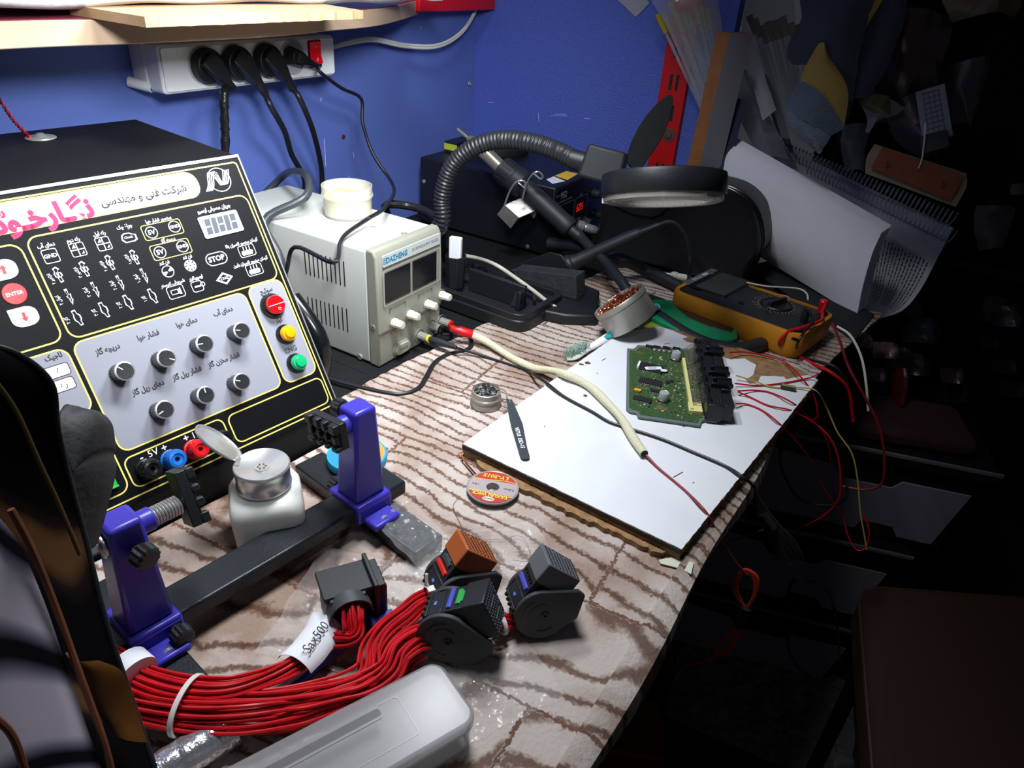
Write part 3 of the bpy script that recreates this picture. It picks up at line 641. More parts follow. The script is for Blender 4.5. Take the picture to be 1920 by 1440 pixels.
# twisted pair with metal disc on the cabinet
dc = (az(77, 260, PTR.z+.0)); t = thing('buzzer_disc', 'round steel disc with twisted red wires on top of the tester', 'disc', Matrix.Translation(dc))
g = MB(Matrix.Translation(dc)); g.lathe([(.0135, 0), (.0145, .001), (.0135, .002), (.006, .003), (.003, .0055), (.0001, .006)], 32, c1=False); g.build('disc', m_chrome, t)
w0 = [dc+V((-.002, -.010, .002)), ad(45, 247, .93), ad(22, 222, .91), ad(0, 188, .88), ad(-40, 120, .84)]
P = cr(w0, 16)
for s_, m_ in ((0, m_wire_red), (math.pi, mat('brown_wire', '3a2230', .5))):
    g = MB(); g.tube([p + V((.0016*math.cos(i*1.1+s_), 0, .0016*math.sin(i*1.1+s_))) for i, p in enumerate(P)], .0011, n=6, sub=2); g.build('twisted_wire', m_, t)

# ================================================================== bench power supply
m_psu = mat('supply_case', 'cfd2cb', .5, bump=.1, bs=1400)
m_bez = mat('supply_front', '8f8f82', .5, bump=.08, bs=1200)
L0, W0, H0 = .288, .131, .158
PX = -.556; PY = .617
t = thing('bench_power_supply', 'grey and cream bench power supply with two dark displays and four knobs', 'power supply', T(PX, PY, 0) @ RZ(90))
MF = frame((PX, PY, .0005), (0, 1, 0), (0, 0, 1))          # front plane: x across, y up, z towards +X
g = MB(MF); g.prism(rr(.0008, W0-.0008, .001, H0-.001, .004), -L0, -.018); g.build('case', m_psu, t, bev=.0015)
g = MB(MF)
# bezel: sloping front, set-back lower ledge
pr = [(-.018, .0), (-.001, .0), (-.001, .045), (.0015, .048), (.0005, .105), (-.001, .150), (-.006, H0+.001), (-.018, H0+.001)]
vs_ = [(0, y, z) for z, y in pr] + [(W0, y, z) for z, y in pr]; n = len(pr)
g.add(vs_, [tuple(reversed(range(n))), tuple(range(n, 2*n))] + [(i, (i+1) % n, n+(i+1) % n, n+i) for i in range(n)]); bz = g.build('front_bezel', m_bez, t, bev=.003, seg=3)
def fp(x, y, h=.002): q = ip(x, y, MF, h); return q
a_, b_ = fp(729, 484), fp(831, 434)
g = MB(MF); g.prism(rr(.010, W0-.007, .1365, .1515, .001), .0, .0016); lb = g.build('name_plate', mat('pale_name_plate', 'bfc6c2', .5), bz)
g = MB(MF @ Matrix.Translation((.036, .1438, .0018))); g.text('DAZHENG', .0098, Matrix(), bold=.04, sx=.85); g.band(rr(-.0255, -.0192, -.0035, .0045, .001), rr(-.0247, -.02, -.0027, .0037, .0006)); g.text('D', .006, T(-.0222, .0003, 0), bold=.02)
g.build('maker_lettering', mat('teal_ink', '1b7fb0', .5), lb, smooth=0)
g = MB(MF @ Matrix.Translation((.084, .1440, .0018))); g.text('DC POWER SUPPLY', .0054, T(-.0, 0, 0), bold=.0, sx=.78); g.text('PS-305D', .0054, T(.0285, 0, 0), sx=.8); g.build('model_lettering', mat('grey_ink', '3d4648', .5), lb, smooth=0)
g = MB(MF); g.band(rr(.008, W0-.006, .0845, .1335, .003), rr(.0105, W0-.009, .0865, .131, .002), .0026); g.build('display_recess', mat('bezel_line', 'a3a398', .5), bz)
for xa, xb in ((.0125, .0615), (.0665, .1165)):
    g = MB(MF); g.prism(rr(xa, xb, .0885, .1285, .001), .001, .0022); g.build('display', mat('display_glass', '17181c', .12), bz, bev=.0004)
m_ln = mat('engraved_line', '4c4c44', .6)
g = MB(MF)
for y in (.0475,): g.box(.006, W0-.006, y-.0003, y+.0003, .0015, .0019)
for xa, xb, yb, s_ in ((.020, .051, .0775, 'CURRENT'), (.078, .108, .0775, 'VOLTAGE')):
    for bx_ in ((xa, xa+.0003, yb-.006, yb+.001), (xb-.0003, xb, yb-.006, yb+.001), (xa, xa+.005, yb+.0007, yb+.001), (xb-.005, xb, yb+.0007, yb+.001)): g.box(*bx_, .0012, .0019)
    g.text(s_, .0046, T((xa+xb)/2, yb, .002), sx=.9)
for x, s_ in ((.020, 'FINE'), (.052, 'COARSE'), (.077, 'FINE'), (.108, 'COARSE')): g.text(s_, .0036, T(x, .0535, .0022))
g.text('▲ON', .0042, T(.026, .0425, .0), sx=.9); g.text('▮OFF', .0042, T(.050, .0505, .0022)); g.text('GND', .0036, T(.078, .0505, .0022)); g.text('+', .005, T(.112, .0505, .0022)); g.text('-', .005, T(.060, .0505, .0022))
g.build('front_lettering', m_ln, bz, smooth=0)
m_wk = mat('ivory_knob', 'e4e1d2', .4)
for x, y in ((738.5, 604.5), (768, 589), (801, 569.5), (827.5, 553)):
    q = fp(x, y); g = MB(MF @ Matrix.Translation((q.x, q.y, .0015))); g.lathe([(.0085, 0), (.0085, .0006), (.0078, .0006), (.0078, .0001)], 28, c0=False, c1=False, mi=1)
    g.lathe([(.0062, 0), (.0062, .0045), (.0056, .005), (.0052, .0150), (.0046, .0158)], 28, flute=.07); k = g.build('knob', [m_wk, m_bez], t)
    g = MB(MF @ Matrix.Translation((q.x, q.y, .0015))); g.lathe([(.0042, .0157), (.0040, .0163), (.0001, .0164)], 20, c1=False); g.build('knob_cap', m_cream, k)
m_post = mat('post_grey', '85857c', .5); m_py = mat('yellow_ring', 'e8dc28', .4)
posts = []
for j, (x, y) in enumerate(((787, 629), (809, 611), (828, 602))):
    q = fp(x, y, 0); X = MF @ Matrix.Translation((q.x, q.y, -.001)); posts.append(X)
    g = MB(X); g.lathe([(.0098, 0), (.0098, .0012), (.0088, .0012), (.0088, .0003)], 28, c0=False, c1=False); g.lathe([(.0062, 0), (.0062, .004), (.0058, .0045), (.0058, .016)], 24, flute=.06)
    g.lathe([(.0056, .016), (.0056, .0185), (.0030, .0187), (.0030, .012)], 24, mi=1, c0=False, c1=False); g.build('output_post', [m_post, (m_py, m_blackg, m_red)[j]], t)
q = fp(752.5, 651, 0); g = MB(MF @ Matrix.Translation((q.x, q.y, 0))); g.prism(rr(-.0165, .0165, -.0095, .0095, .0085), -.001, .0012); g.prism(rr(-.0145, .0145, -.0075, .0075, .007), .001, .0045, mi=1); b_ = g.build('power_button', [m_bez, mat('button_grey', 'a09f90', .5)], t, bev=.0008)
g = MB(MF @ Matrix.Translation((q.x, q.y, .0047))); g.text('POWER', .005, Matrix(), sx=.95); g.build('button_lettering', m_ln, b_, smooth=0)
m_vent = mat('vent_dark', '16181a', .8)
# side vents and screws
MSd = frame((PX, PY+.0008, 0), (-1, 0, 0), (0, 0, 1)); # outward normal = X x Y
if MSd.to_3x3().col[2].y > 0: MSd = frame((PX, PY+.0008, 0), (1, 0, 0), (0, 0, 1))
for (xa, ya, xb, yb), n_ in (((572.5, 491, 645.5, 514), 10), ((579, 577.5, 651, 601), 10)):
    g = MB(MSd); A_, B_ = ip(xa, ya, MSd), ip(xb, yb, MSd)
    for i in range(n_): c = A_.lerp(B_, i/(n_-1)); g.prism(rr(c.x-.0009, c.x+.0009, c.y-.017, c.y+.017, .0008, 2), -.0002, .0003)
    g.build('vent_slots', m_vent, t)
for x, y in ((700, 614), (675.5, 669)):
    q = ip(x, y, MSd); g = MB(MSd @ Matrix.Translation(q)); g.lathe([(.0042, 0), (.004, .0015), (.002, .002), (.0001, .0015)], 20, c1=False); g.build('case_screw', m_steel, t)
g = MB(Matrix.Translation(az(758, 438, H0))); g.lathe([(.0042, 0), (.0036, .0008), (.0025, .0002), (.0001, .0002)], 20, c1=False); g.build('top_screw', m_steel, t)

# flux jar
jc = az(653, 402, H0); e = az(598, 402, H0)
m_tub = mat('translucent_tub', 'eeede6', .2, alpha=.38, spec=.8); m_flux = mat('cream_flux', 'dccb80', .55, bump=.3, bs=200)
t = thing('flux_tub', 'round translucent tub of pale yellow flux standing on the power supply', 'tub', Matrix.Translation(jc))
R1 = .0335; X = Matrix.Translation(jc)
g = MB(X); g.lathe([(R1*.90, 0), (R1*.95, .002), (R1*.97, .026), (R1*1.02, .0265), (R1*1.02, .029), (R1, .0295), (R1, .040), (R1*.97, .040), (R1*.97, .029), (R1*.94, .026), (R1*.93, .003), (.001, .002)], 48, c1=False); g.build('tub_wall', m_tub, t)
random.seed(2); g = MB(X); g.lathe([(R1*.88, .003), (R1*.925, .004), (R1*.925, .024), (R1*.90, .026), (R1*.6, .0265), (R1*.35, .029), (.0001, .028)], 40, c1=False)
g.grid(lambda a, b: (-.020+.026*a, -.016+.026*b, .0265+.010*math.exp(-((a-.4)**2+(b-.5)**2)*9)+.0012*mnoise.noise(V((a*9, b*9, 3)))), 14, 14); g.build('flux', m_flux, t)

# ================================================================== white laminate board
BT = .0205                                            # top of the board
m_chip = mat('torn_chipboard', 'a07c55', .9, var=.4, vs_=120, bump=.8, bs=500)
m_lamw = mat('white_laminate', 'dfe1e6', .32, var=.05, vs_=18, bump=.05, bs=900)
t = thing('laminate_board', 'white laminated chipboard panel with torn corner, circuit board on it', 'board', Matrix.Translation(az(1190, 830, CZ)))
def P2(pts, z): return [az(x, y, z).to_2d() for x, y in pts]
def roughen(pl, seed, step=.006, amp=.0008):
    random.seed(seed); out = []
    for i, a in enumerate(pl):
        b = pl[(i+1) % len(pl)]; d = b-a; n = max(1, int(d.length/step)); nn = V((-d.y, d.x)).normalized()
        out += [a+d*(k/n)+(nn*random.uniform(-amp, amp) if k else V((0, 0))) for k in range(n)]
    return [(p.x, p.y) for p in out]
slab = P2([(868, 832), (1278, 1030), (1535, 712), (1495, 690), (1440, 668), (1390, 652), (1300, 625), (1237, 612), (1165, 622)], BT)
g = MB(); g.prism(roughen(slab, 1), CZ+.0002, BT-.0006); g.build('chipboard_core', m_chip, t)
low = P2([(885, 855), (945, 893), (1050, 938), (1150, 985), (1235, 1022), (1278, 1030), (1200, 985), (1000, 890)], .012)
m_darkedge = mat('dark_laminate_edge', '2a2320', .6)
core2 = [V(p) for p in P2([(868, 832), (1278, 1030)], BT)]
d = (core2[1]-core2[0]); nn = V((-d.y, d.x)).normalized(); 
if nn.y > 0: nn = -nn
g = MB(); q = [core2[0], core2[1], core2[1]+nn*.0012, core2[0]+nn*.0012]; g.prism([(p.x, p.y) for p in (q if (q[1]-q[0]).cross(q[2]-q[1]) > 0 else q[::-1])], BT-.006, BT-.0008); g.build('dark_edge_strip', m_darkedge, t)
# ragged lip of raw board below the front edge
g = MB(); q = [core2[0]+d*.07, core2[1]-d*.05, core2[1]-d*.08+nn*.007, core2[0]+d*.5+nn*.011, core2[0]+d*.12+nn*.009]; q = roughen(q if (q[1]-q[0]).cross(q[2]-q[1]) > 0 else q[::-1], 4, .004, .0022); g.prism(q, CZ+.0004, .0105); g.build('ragged_lip', m_chip, t)
lamp_ = P2([(868, 832), (1278, 1030), (1480, 780), (1533, 712), (1515, 703), (1474, 711), (1470, 706), (1427, 705), (1421, 716), (1406, 720), (1398, 712), (1412, 703), (1418, 684), (1396, 672), (1370, 674), (1340, 664), (1308, 645), (1288, 641), (1279, 635), (1290, 632), (1262, 620), (1237, 612), (1165, 622)], BT)
g = MB(); g.prism(roughen(lamp_, 7, .005, .0004), BT-.0006, BT); g.build('laminate_skin', m_lamw, t)
# scorch and dirt spots
g = MB(); random.seed(11)
for x, y, r in ((1097, 742, .0030), (1102, 680, .0048), (1090, 683, .003), (1120, 700, .001), (1262, 790, .0009), (1300, 905, .001), (1021, 800, .0008), (1390, 905, .0012)):
    c = az(x, y, BT+.0002); o = [(c.x+r*random.uniform(.5, 1.2)*math.cos(k*.7), c.y+r*random.uniform(.5, 1.2)*math.sin(k*.7)) for k in range(9)]; g.prism(o, BT+.0001, BT+.0006)
for a_, b_ in (((1262, 895), (1280, 885)), ((1128, 676), (1136, 672)), ((1246, 645), (1256, 643)), ((1280, 800), (1290, 798))): g.tube([az(*a_, BT+.0004), az(*b_, BT+.0004)], .0004, n=5, sub=1)
g.build('scorch_marks', mat('scorched_brown', '5a3a2c', .8), t)
# masking paper scrap at the near corner
t2 = MB(); pp_ = [az(x, y, .010) for x, y in ((1236, 1045), (1262, 1040), (1302, 1050), (1297, 1072), (1280, 1062), (1240, 1052))]
t2.prism([(p.x, p.y) for p in pp_][::-1], .0062, .0070); t2.build('paper_scrap', mat('pale_green_paper', 'c9cdb8', .8), label='pale scrap of paper under the near corner of the white board', cat='paper scrap')

# ================================================================== ECU circuit board
m_can = mat('aluminium_can', 'b4b8bd', .35, .3)
def pcb():
    z0 = BT+.0012
    o = az(1174, 765, z0+.002); X = az(1312, 797, z0+.002)-o; Y = az(1176, 652, z0+.002)-o
    M = frame((o.x, o.y, z0), X, Y); LX = X.length
    def q(x, y, h=.003): v = ip(x, y, M, h); return v
    t = thing('circuit_board', 'green engine computer circuit board with chips and black multi-row connector', 'circuit board', M)
    m_g = mat('green_solder_mask', '3f5a34', .4, var=.35, vs_=260, bump=.3, bs=900); m_bd = mat('grey_green_border', '5f6d6b', .45)
    top = [(1174, 765), (1181, 771), (1193, 773), (1197, 781), (1300, 796), (1313, 798), (1316, 789), (1322, 787), (1345, 790), (1352, 700), (1310, 655), (1196, 646), (1191, 651), (1187, 653), (1176, 652)]
    op = [q(*p).to_2d() for p in top]; c = sum(op, V((0, 0)))/len(op)
    a2 = sum(op[i-1].cross(op[i]) for i in range(len(op)))
    if a2 < 0: op = op[::-1]
    inn = [c+(p-c)*.93 for p in op]
    g = MB(M); g.prism([(p.x, p.y) for p in op], 0, .0026); b = g.build('border_frame', m_bd, t, bev=.0004)
    g = MB(M); g.prism([(p.x, p.y) for p in inn], .0026, .0032); base = g.build('board_surface', m_g, t)
    def chip(x, y, w, h, hh=.0026, legs=1, m=m_blackm, name='chip', rot=0):
        v = q(x, y); X_ = M @ Matrix.Translation((v.x, v.y, .0032)) @ RZ(rot)
        g = MB(X_); g.box(-w/2, w/2, -h/2, h/2, .0004, hh, 0)
        if legs:
            for k in range(int(w/.0022)):
                xx = -w/2+.0011+k*.0022
                for s in (-1, 1): g.box(xx-.0005, xx+.0005, s*h/2-.0002 if s > 0 else -h/2-.0018, s*h/2+.0018 if s > 0 else -h/2+.0002, 0, .0012, 1)
        return g.build(name, [m, m_chrome], t, bev=.0003), X_
    ch, X_ = chip(1221, 692, .030, .020)
    g = MB(X_ @ Matrix.Translation((.004, -.001, .0027)) @ RZ(28)); g.prism(rr(-.0125, .0095, -.0035, .0035, .001), 0, .0002); g.prism(circ(.0105, -.0065, .0045, 20, .0032), 0, .0002); st = g.build('barcode_sticker', m_paper, ch)
    g = MB(X_ @ Matrix.Translation((.004, -.001, .0030)) @ RZ(28))
    for k in range(12): g.box(-.008+k*.0009, -.0076+k*.0009, -.0015, .0015, 0, .0001)
    g.build('bar_lines', m_ink, st)
    g = MB(X_); g.box(-.018, -.0155, -.008, .008, .0004, .004); g.build('white_block', m_white, t)
    chip(1219, 718, .028, .013, rot=0); chip(1204, 751, .022, .009); chip(1228, 735, .012, .006)
    for i, x in enumerate((1227, 1236, 1245, 1255)): chip(x, 658+i*1.2, .004, .0045, .003, 0, m_chrome, 'metal_can')
    for i, x in enumerate((1217, 1231, 1249, 1268)): chip(x, 652+i*1.4, .010, .006, .003, 1)
    for x, y in ((1266, 668), (1243, 745)):
        v = q(x, y+6); g = MB(M @ Matrix.Translation((v.x, v.y, .0032))); g.box(-.006, .006, -.006, .006, 0, .0015, 1); g.lathe([(.0060, .001), (.0060, .0022), (.0056, .0026), (.0060, .003), (.0060, .0105), (.0054, .0115), (.0050, .0112), (.0001, .0112)], 24, c1=False); g.build('capacitor', [m_can, m_blackm], t)
    chip(1195, 734, .008, .005, .003, 0, mat('yellow_tantalum', 'd89a1c', .5), 'tantalum_capacitor')
    chip(1252, 718, .005, .005, .002, 0); chip(1259, 716, .004, .004, .002, 0)
    random.seed(21); m_sm = [m_ink, mat('resistor_grey', '8a8a84', .5), m_cream, mat('tan_part', 'a48a5c', .5)]
    g = MB(M); used = []
    for k in range(340):
        x = random.uniform(.004, LX*1.12); y = random.uniform(.004, Y.length*.95)
        if k % 3 == 0: x = round(x/.004)*.004
        w, h = random.choice(((.0012, .0007), (.0018, .001), (.0008, .0014), (.0024, .0014)))
        g.box(x-w/2, x+w/2, y-h/2, y+h/2, .0032, .0042, random.choice((0, 1, 1, 2, 3)))
    o2 = g.build('small_components', m_sm, t); o2['kind'] = 'stuff'
    for (x, y, n_) in ((1240, 766, 9), (1200, 662, 7)):
        v = q(x, y); g = MB(M)
        for k in range(n_): g.box(v.x-.006+k*.0016, v.x-.0052+k*.0016, v.y-.004, v.y+.004, .0032, .0036)
        g.build('contact_pads', mat('gold_pads', 'b59a62', .35, .7), t)
    # cream pin comb, pins and the connector block
    a_, b_ = q(1283, 672, .008), q(1298, 762, .008)
    F = M @ frame((b_.x, b_.y, .0032), (a_-b_), (V((0, 0, 1)).cross(a_-b_)))   # x along the connector upward in the photo, y away from connector
    Lc = (a_-b_).length
    g = MB(F); g.box(-.006, Lc, -.001, .003, 0, .006); g.box(-.008, .012, -.012, .004, 0, .004); g.build('pin_comb', mat('cream_comb', 'd7cf8c', .5), t, bev=.0005)
    g = MB(F)
    for k in range(34):
        xx = .004+k*(Lc+.022)/34
        if k in (8, 9, 10, 21, 22, 23): continue
        for j in (0, 1): g.tube([V((xx, -.001, .0045+j*.003)), V((xx+.001, -.008, .007+j*.007)), V((xx+.001, -.014, .013+j*.005))], .0004, n=5, sub=2)
    pz = g.build('contact_pins', mat('tinned_pins', 'cfc3b4', .3, .9), t)
    g = MB(F); L1 = Lc+.030
    g.box(-.020, L1, -.032, -.0135, .0, .022); 
    cb = g.build('connector_housing', m_black, t, bev=.0012)
    g = MB(F); rng = ((-.016, .012), (.016, .040), (.044, .070), (.074, L1-.004))
    for a0, a1 in rng: g.box(a0, a1, -.044, -.032, .0, .0235 if a0 > 0 else .021)
    for k in range(4): g.box(-.018, L1-.002, -.0165-k*.0042, -.0150-k*.0042, .022, .0236)
    g.build('connector_shroud', m_black, t, bev=.0012)
    for j, (a0, a1) in enumerate(rng[1:]):
        g = MB(F); m_ = (a0+a1)/2; g.box(m_-.008, m_+.008, -.046, -.028, .0235, .0275); g.box(m_-.009, m_-.005, -.046, -.020, .0235, .029); g.box(m_+.005, m_+.009, -.046, -.024, .0235, .029); g.build('latch', m_blackg, t, bev=.0012)
    g = MB(F); random.seed(9)
    g.tube([V((-.020+L1*k/14+.003, -.0150, .0215+random.uniform(-.001, .001))) for k in range(16)], lambda q_: .0035*(1+.25*math.sin(q_*40)), n=8); g.build('sealant_bead', m_blackg, t)
    return F, L1
FE, LE = pcb()
# wires leaving the connector
def wire(name, pts, r, m, label, cat='wire', group=None, n=8): 
    g = MB(); g.tube(pts, r, n=n); return g.build(name, m, label=label, cat=cat, group=group)
eb = BT+.0018

s1 = V((0, 0, 0))
wire('red_wire', [az(1368, 661, .030), az(1395, 660, .026), az(1430, 666, .024), az(1470, 678, .024), az(1500, 705, .03), av(1525, 740, .90), av(1533, 775, .90), av(1528, 785, .90), av(1500, 800, .90), av(1490, 830, .90)], .0011, m_wire_red, 'red wire arching from the top of the ECU connector over the torn corner')
wire('red_wire', [az(1378, 719, .026), az(1420, 723, eb), az(1470, 718, eb), az(1520, 708, eb+.002), av(1535, 700, .90)], .0011, m_wire_red, 'red wire running straight across the torn corner of the board beside the yellow wire')
wire('yellow_wire', [az(1380, 704, .028), az(1410, 713, .025), az(1450, 726, eb), az(1500, 727, eb+.001), az(1530, 733, .024), av(1550, 765, .90), av(1570, 810, .90), av(1597, 850, .90), av(1608, 900, .90), av(1613, 960, .90), av(1620, 1000, .90), av(1625, 1030, .90)], .0010, mat('dull_yellow_wire', 'b3a14c', .4), 'yellow wire crossing the board corner and hanging down off the bench')
wire('red_wire', [az(1384, 733, .027), az(1420, 732, eb), az(1450, 738, eb), az(1490, 758, eb), av(1520, 785, .90), av(1555, 820, .90), av(1572, 860, .90), av(1576, 910, .90), av(1570, 940, .90), av(1540, 970, .90), av(1500, 990, .90), av(1485, 1000, .90)], .0011, m_wire_red, 'red wire dropping from the board edge in a wide bow')
wire('red_wire', [az(1384, 735, .026), az(1405, 744, eb), az(1440, 760, eb), az(1478, 768, eb), av(1500, 778, .842), av(1525, 792, .85), av(1545, 815, .86), av(1556, 845, .87), av(1558, 872, .88)], .0011, m_wire_red, 'red wire lying across the board and dipping off its edge between its bowed neighbours')
wire('red_wire', [az(1380, 757, .027), az(1400, 758, eb), az(1430, 770, eb), az(1462, 795, eb), av(1490, 825, .815), av(1518, 860, .84), av(1535, 900, .86), av(1560, 940, .88), av(1580, 970, .90), av(1590, 1005, .90), av(1605, 1030, .90), av(1622, 1028, .90), av(1630, 1000, .90), av(1620, 965, .90)], .0011, m_wire_red, 'lowest red wire from the ECU connector, its end curled in a hook')
g = MB(); g.M = Matrix.Translation(az(1477, 729, eb)) @ RZ(15); g.box(-.009, .009, -.003, .003, 0, .0045); g.box(-.0085, .0085, -.0028, .0028, .0045, .0050, 1)
g.build('splice_part', [mat('olive_part', '2e2f22', .4), mat('olive_top', '8e8a5a', .3)], bev=.0005, label='small rectangular dark part soldered on the yellow wire', cat='component')

# ================================================================== leads of the supply
m_sleeve = mat('woven_fibreglass_sleeve', 'dcd7b8', .7, bump=.9, bs=700)
cz = CZ+.0055; P3 = posts[2]; P1_ = posts[0]; P2_ = posts[1]
pe = P3 @ V((0, 0, .019))
t = thing('red_test_lead', 'red banana plug in the supply with cream woven sleeve crossing the board', 'test lead', Matrix.Translation(pe))
pk = az(845, 615, .030); pk2 = az(884, 627, .020)
g = MB(); g.cyl(pe, pk, .0022, n=10); g.build('pin', m_copper, t)
dd = (pk2-pk).normalized(); g = MB(); A_ = g.axis(pk, pk2); L_ = (pk2-pk).length; g.lathe([(.0045, 0), (.0048, .003), (.0046, L_*.3), (.0062, L_*.38), (.0064, L_), (.0050, L_+.001)], 24, M=A_); g.build('banana_plug', m_red, t)
g = MB(); g.tube([pk2, az(915, 642, .014), az(955, 668, cz), az(1000, 690, cz), az(1035, 695, .022), az(1060, 702, .0285), az(1085, 713, .027), az(1110, 728, BT+.006), az(1140, 757, BT+.006), az(1165, 785, BT+.0065), az(1190, 825, BT+.006), az(1208, 851, BT+.006)], lambda q_: .0050*(1+.08*math.sin(q_*30)), n=14, sub=8); g.build('sleeve', m_sleeve, t)
g = MB(); e0 = az(1208, 851, BT+.006); e1 = az(1205, 847, BT+.006); g.cyl(e1, e0+(e0-e1)*.2, .0042, n=16); g.build('sleeve_end', m_blackm, t)
g = MB(); g.tube([e1, az(1215, 857, BT+.004), az(1235, 878, BT+.002), az(1265, 903, BT+.0016), az(1290, 925, BT+.0016), az(1325, 962, BT+.0016), av(1350, 1010, .585), av(1380, 1055, .60), av(1400, 1078, .61)], .0013, n=8); g.build('wire', mat('dark_red_wire', '8f3038', .4), t)
pe = P1_ @ V((0, 0, .0185)); pk = az(822, 640, .026); pk2 = az(856, 652, .018)
t = thing('black_test_lead', 'black banana plug in the yellow-ringed terminal with thin lead crossing the board', 'test lead', Matrix.Translation(pe))
g = MB(); L_ = (pk2-pe).length; g.lathe([(.0040, 0), (.0052, .006), (.0054, L_*.45), (.0040, L_*.7), (.0026, L_)], 20, M=g.axis(pe, pk2)); g.build('banana_plug', m_dark, t, bev=.0005)
g = MB(); g.tube([pk2, az(875, 658, .012), az(920, 672, CZ+.002), az(985, 694, CZ+.002), az(1005, 705, .018), az(1030, 722, BT+.004), az(1060, 745, BT+.0022), az(1110, 772, BT+.002), az(1140, 790, BT+.002), az(1175, 802, BT+.002), az(1240, 823, BT+.002), az(1300, 848, BT+.002), az(1360, 874, BT+.002), az(1398, 898, BT+.002), av(1415, 915, .68)], .0018, n=10); g.build('lead', m_cord, t)
g = MB()
for k in range(9):
    a_ = .0012*(k-4); 
    pts = [av(1412, 912, .68), av(1425+a_*2000, 950, .68), av(1445+a_*3500, 985, .68), av(1470+a_*4200, 1015, .68), av(1480+a_*5200, 1045+3*(k % 3), .68), av(1475+a_*2000, 1060, .68), av(1466+a_*1500, 1040, .68), av(1455, 1000, .68)]
    g.tube(pts, .0013, n=6)
g.tube([av(1430, 962, .68), av(1450, 990, .68)], .006, n=12, sub=2)
g.build('coiled_slack', m_cord, t)
g = MB()
pts = [P2_ @ V((0, 0, .01)) + V((.006, .004, -.01)), az(875, 628, .008), az(884, 642, .0065), az(876, 655, .0065), az(840, 664, .0065), az(815, 680, .0065), az(800, 705, .0065), az(785, 727, .0065), az(755, 738, .0065), az(720, 735, .0065), az(660, 722, .006), az(625, 712, .006), az(600, 700, .006)]
for s_ in (-1, 1): g.tube([p+V((.0010*s_, .0010*s_, 0)) for p in pts], .0019, n=8)
g.build('twin_black_cord', m_cord, label='flat black twin cord curving over the cloth in front of the supply', cat='cable')

# ================================================================== tweezers, solder pot, wick
a_, b_, c_ = az(985, 857, BT+.003), az(957, 775, BT+.004), az(951, 748, .026)
t = thing('tweezers', 'black anti-static tweezers with bent tips lying on the white board', 'tweezers', Matrix.Translation(a_))
M = frame(a_, (c_-a_), V((0, 0, 1)).cross(c_-a_)); Lt = (c_-a_).length; m_tw = mat('esd_grey_coating', '3b4045', .4)
tips = ((az(946, 732, .026), az(925, 727, .016)), (az(943, 748, .020), az(925, 741, .012)))
for s_, nm in ((0, 'upper_arm'), (1, 'lower_arm')):
    z_ = .0016-.0046*s_*0; g = MB(M @ Matrix.Translation((0, 0, -.0012*s_)) @ RX(0))
    w0_ = .0048; spl = .0045*s_
    o = [(0, -w0_), (Lt*.10, -w0_*1.05), (Lt*.55, -w0_*.95-spl), (Lt*.84, -w0_*.55-spl), (Lt, -.0012-spl), (Lt, .0012-spl), (Lt*.84, w0_*.55-spl), (Lt*.55, w0_*.95-spl), (Lt*.10, w0_*1.05), (0, w0_), (-.003, w0_*.6), (-.0035, 0), (-.003, -w0_*.6)]
    g.prism(o, -.0006, .0006); arm = g.build(nm, m_tw, t, bev=.0003)
    e_ = M @ V((Lt-.001, -spl, -.0012*s_)); g = MB(); g.tube([e_, tips[s_][0], tips[s_][1]], lambda q_: .0012*(1-.65*q_), n=8); g.build('tip', m_steel, arm)
    if not s_:
        g = MB(M @ Matrix.Translation((Lt*.30, -.0, .0009)) @ RZ(180)); g.text('VETUS  ESD-15', .0062, Matrix(), sx=.95, bold=.02); g.build('lettering', m_wink, arm, smooth=0)
c0 = az(905, 769, CZ); X = Matrix.Translation((c0.x-.004, c0.y+.012, CZ))
t = thing('solder_wool_pot', 'small round steel pot filled with blackened wool on the cloth', 'pot', X)
g = MB(X); g.lathe([(.0175, 0), (.0185, .001), (.0185, .007), (.0178, .008), (.0178, .0105), (.0185, .0112), (.0185, .013), (.0172, .0145), (.0172, .021), (.0162, .0215), (.0160, .018), (.0001, .017)], 48, c1=False)
for k in range(60): an = math.radians(k*6); g.box(-.0002, .0002, .0183, .0188, .0015, .0065, M=RZ(k*6))
g.build('pot', m_steel, t)
random.seed(8); g = MB(X)
for k in range(90):
    a = random.uniform(0, 6.28); r = .0145*random.random()**.5; p = V((r*math.cos(a), r*math.sin(a), random.uniform(.0175, .0215))); d = V((random.uniform(-1, 1), random.uniform(-1, 1), random.uniform(-.4, .6)))*.004
    q_ = p+d
    if q_.to_2d().length > .0155: q_ = p-d*.6
    g.tube([p, (p+q_)/2+V((0, 0, .001)), q_], .00055, n=5, sub=3)
o = g.build('blackened_wool', m_blackm, t); o['kind'] = 'stuff'
cw = az(924, 913, .012); X = Matrix.Translation((cw.x, cw.y, CZ)) @ RZ(200) 
t = thing('desoldering_wick_reel', 'clear flat reel of desoldering braid with red and yellow label beside the board', 'reel', X)
R2 = .0265; m_reel = mat('clear_reel', 'b9b4b4', .2, trans=.35)
g = MB(X); g.lathe([(.0065, 0), (R2, 0), (R2, .0012), (.0185, .0012), (.0185, .0058), (R2, .0058), (R2, .0074), (R2*.985, .0078), (R2*.95, .0072), (.0068, .0072), (.0065, .0072), (.0065, 0)], 56, c0=False, c1=False); g.build('reel_body', m_reel, t)
g = MB(X); g.lathe([(.0180, .0013), (.0188, .0015), (.0188, .0056), (.0180, .0057)], 40, c0=False, c1=False); g.build('braid', m_copper, t)
g = MB(X); g.band(circ(0, 0, R2*.93, 56), circ(0, 0, .0066, 56), .0075)
lab = g.build('label_disc', mat('grey_label', 'a89a9c', .45), t)
g = MB(X)
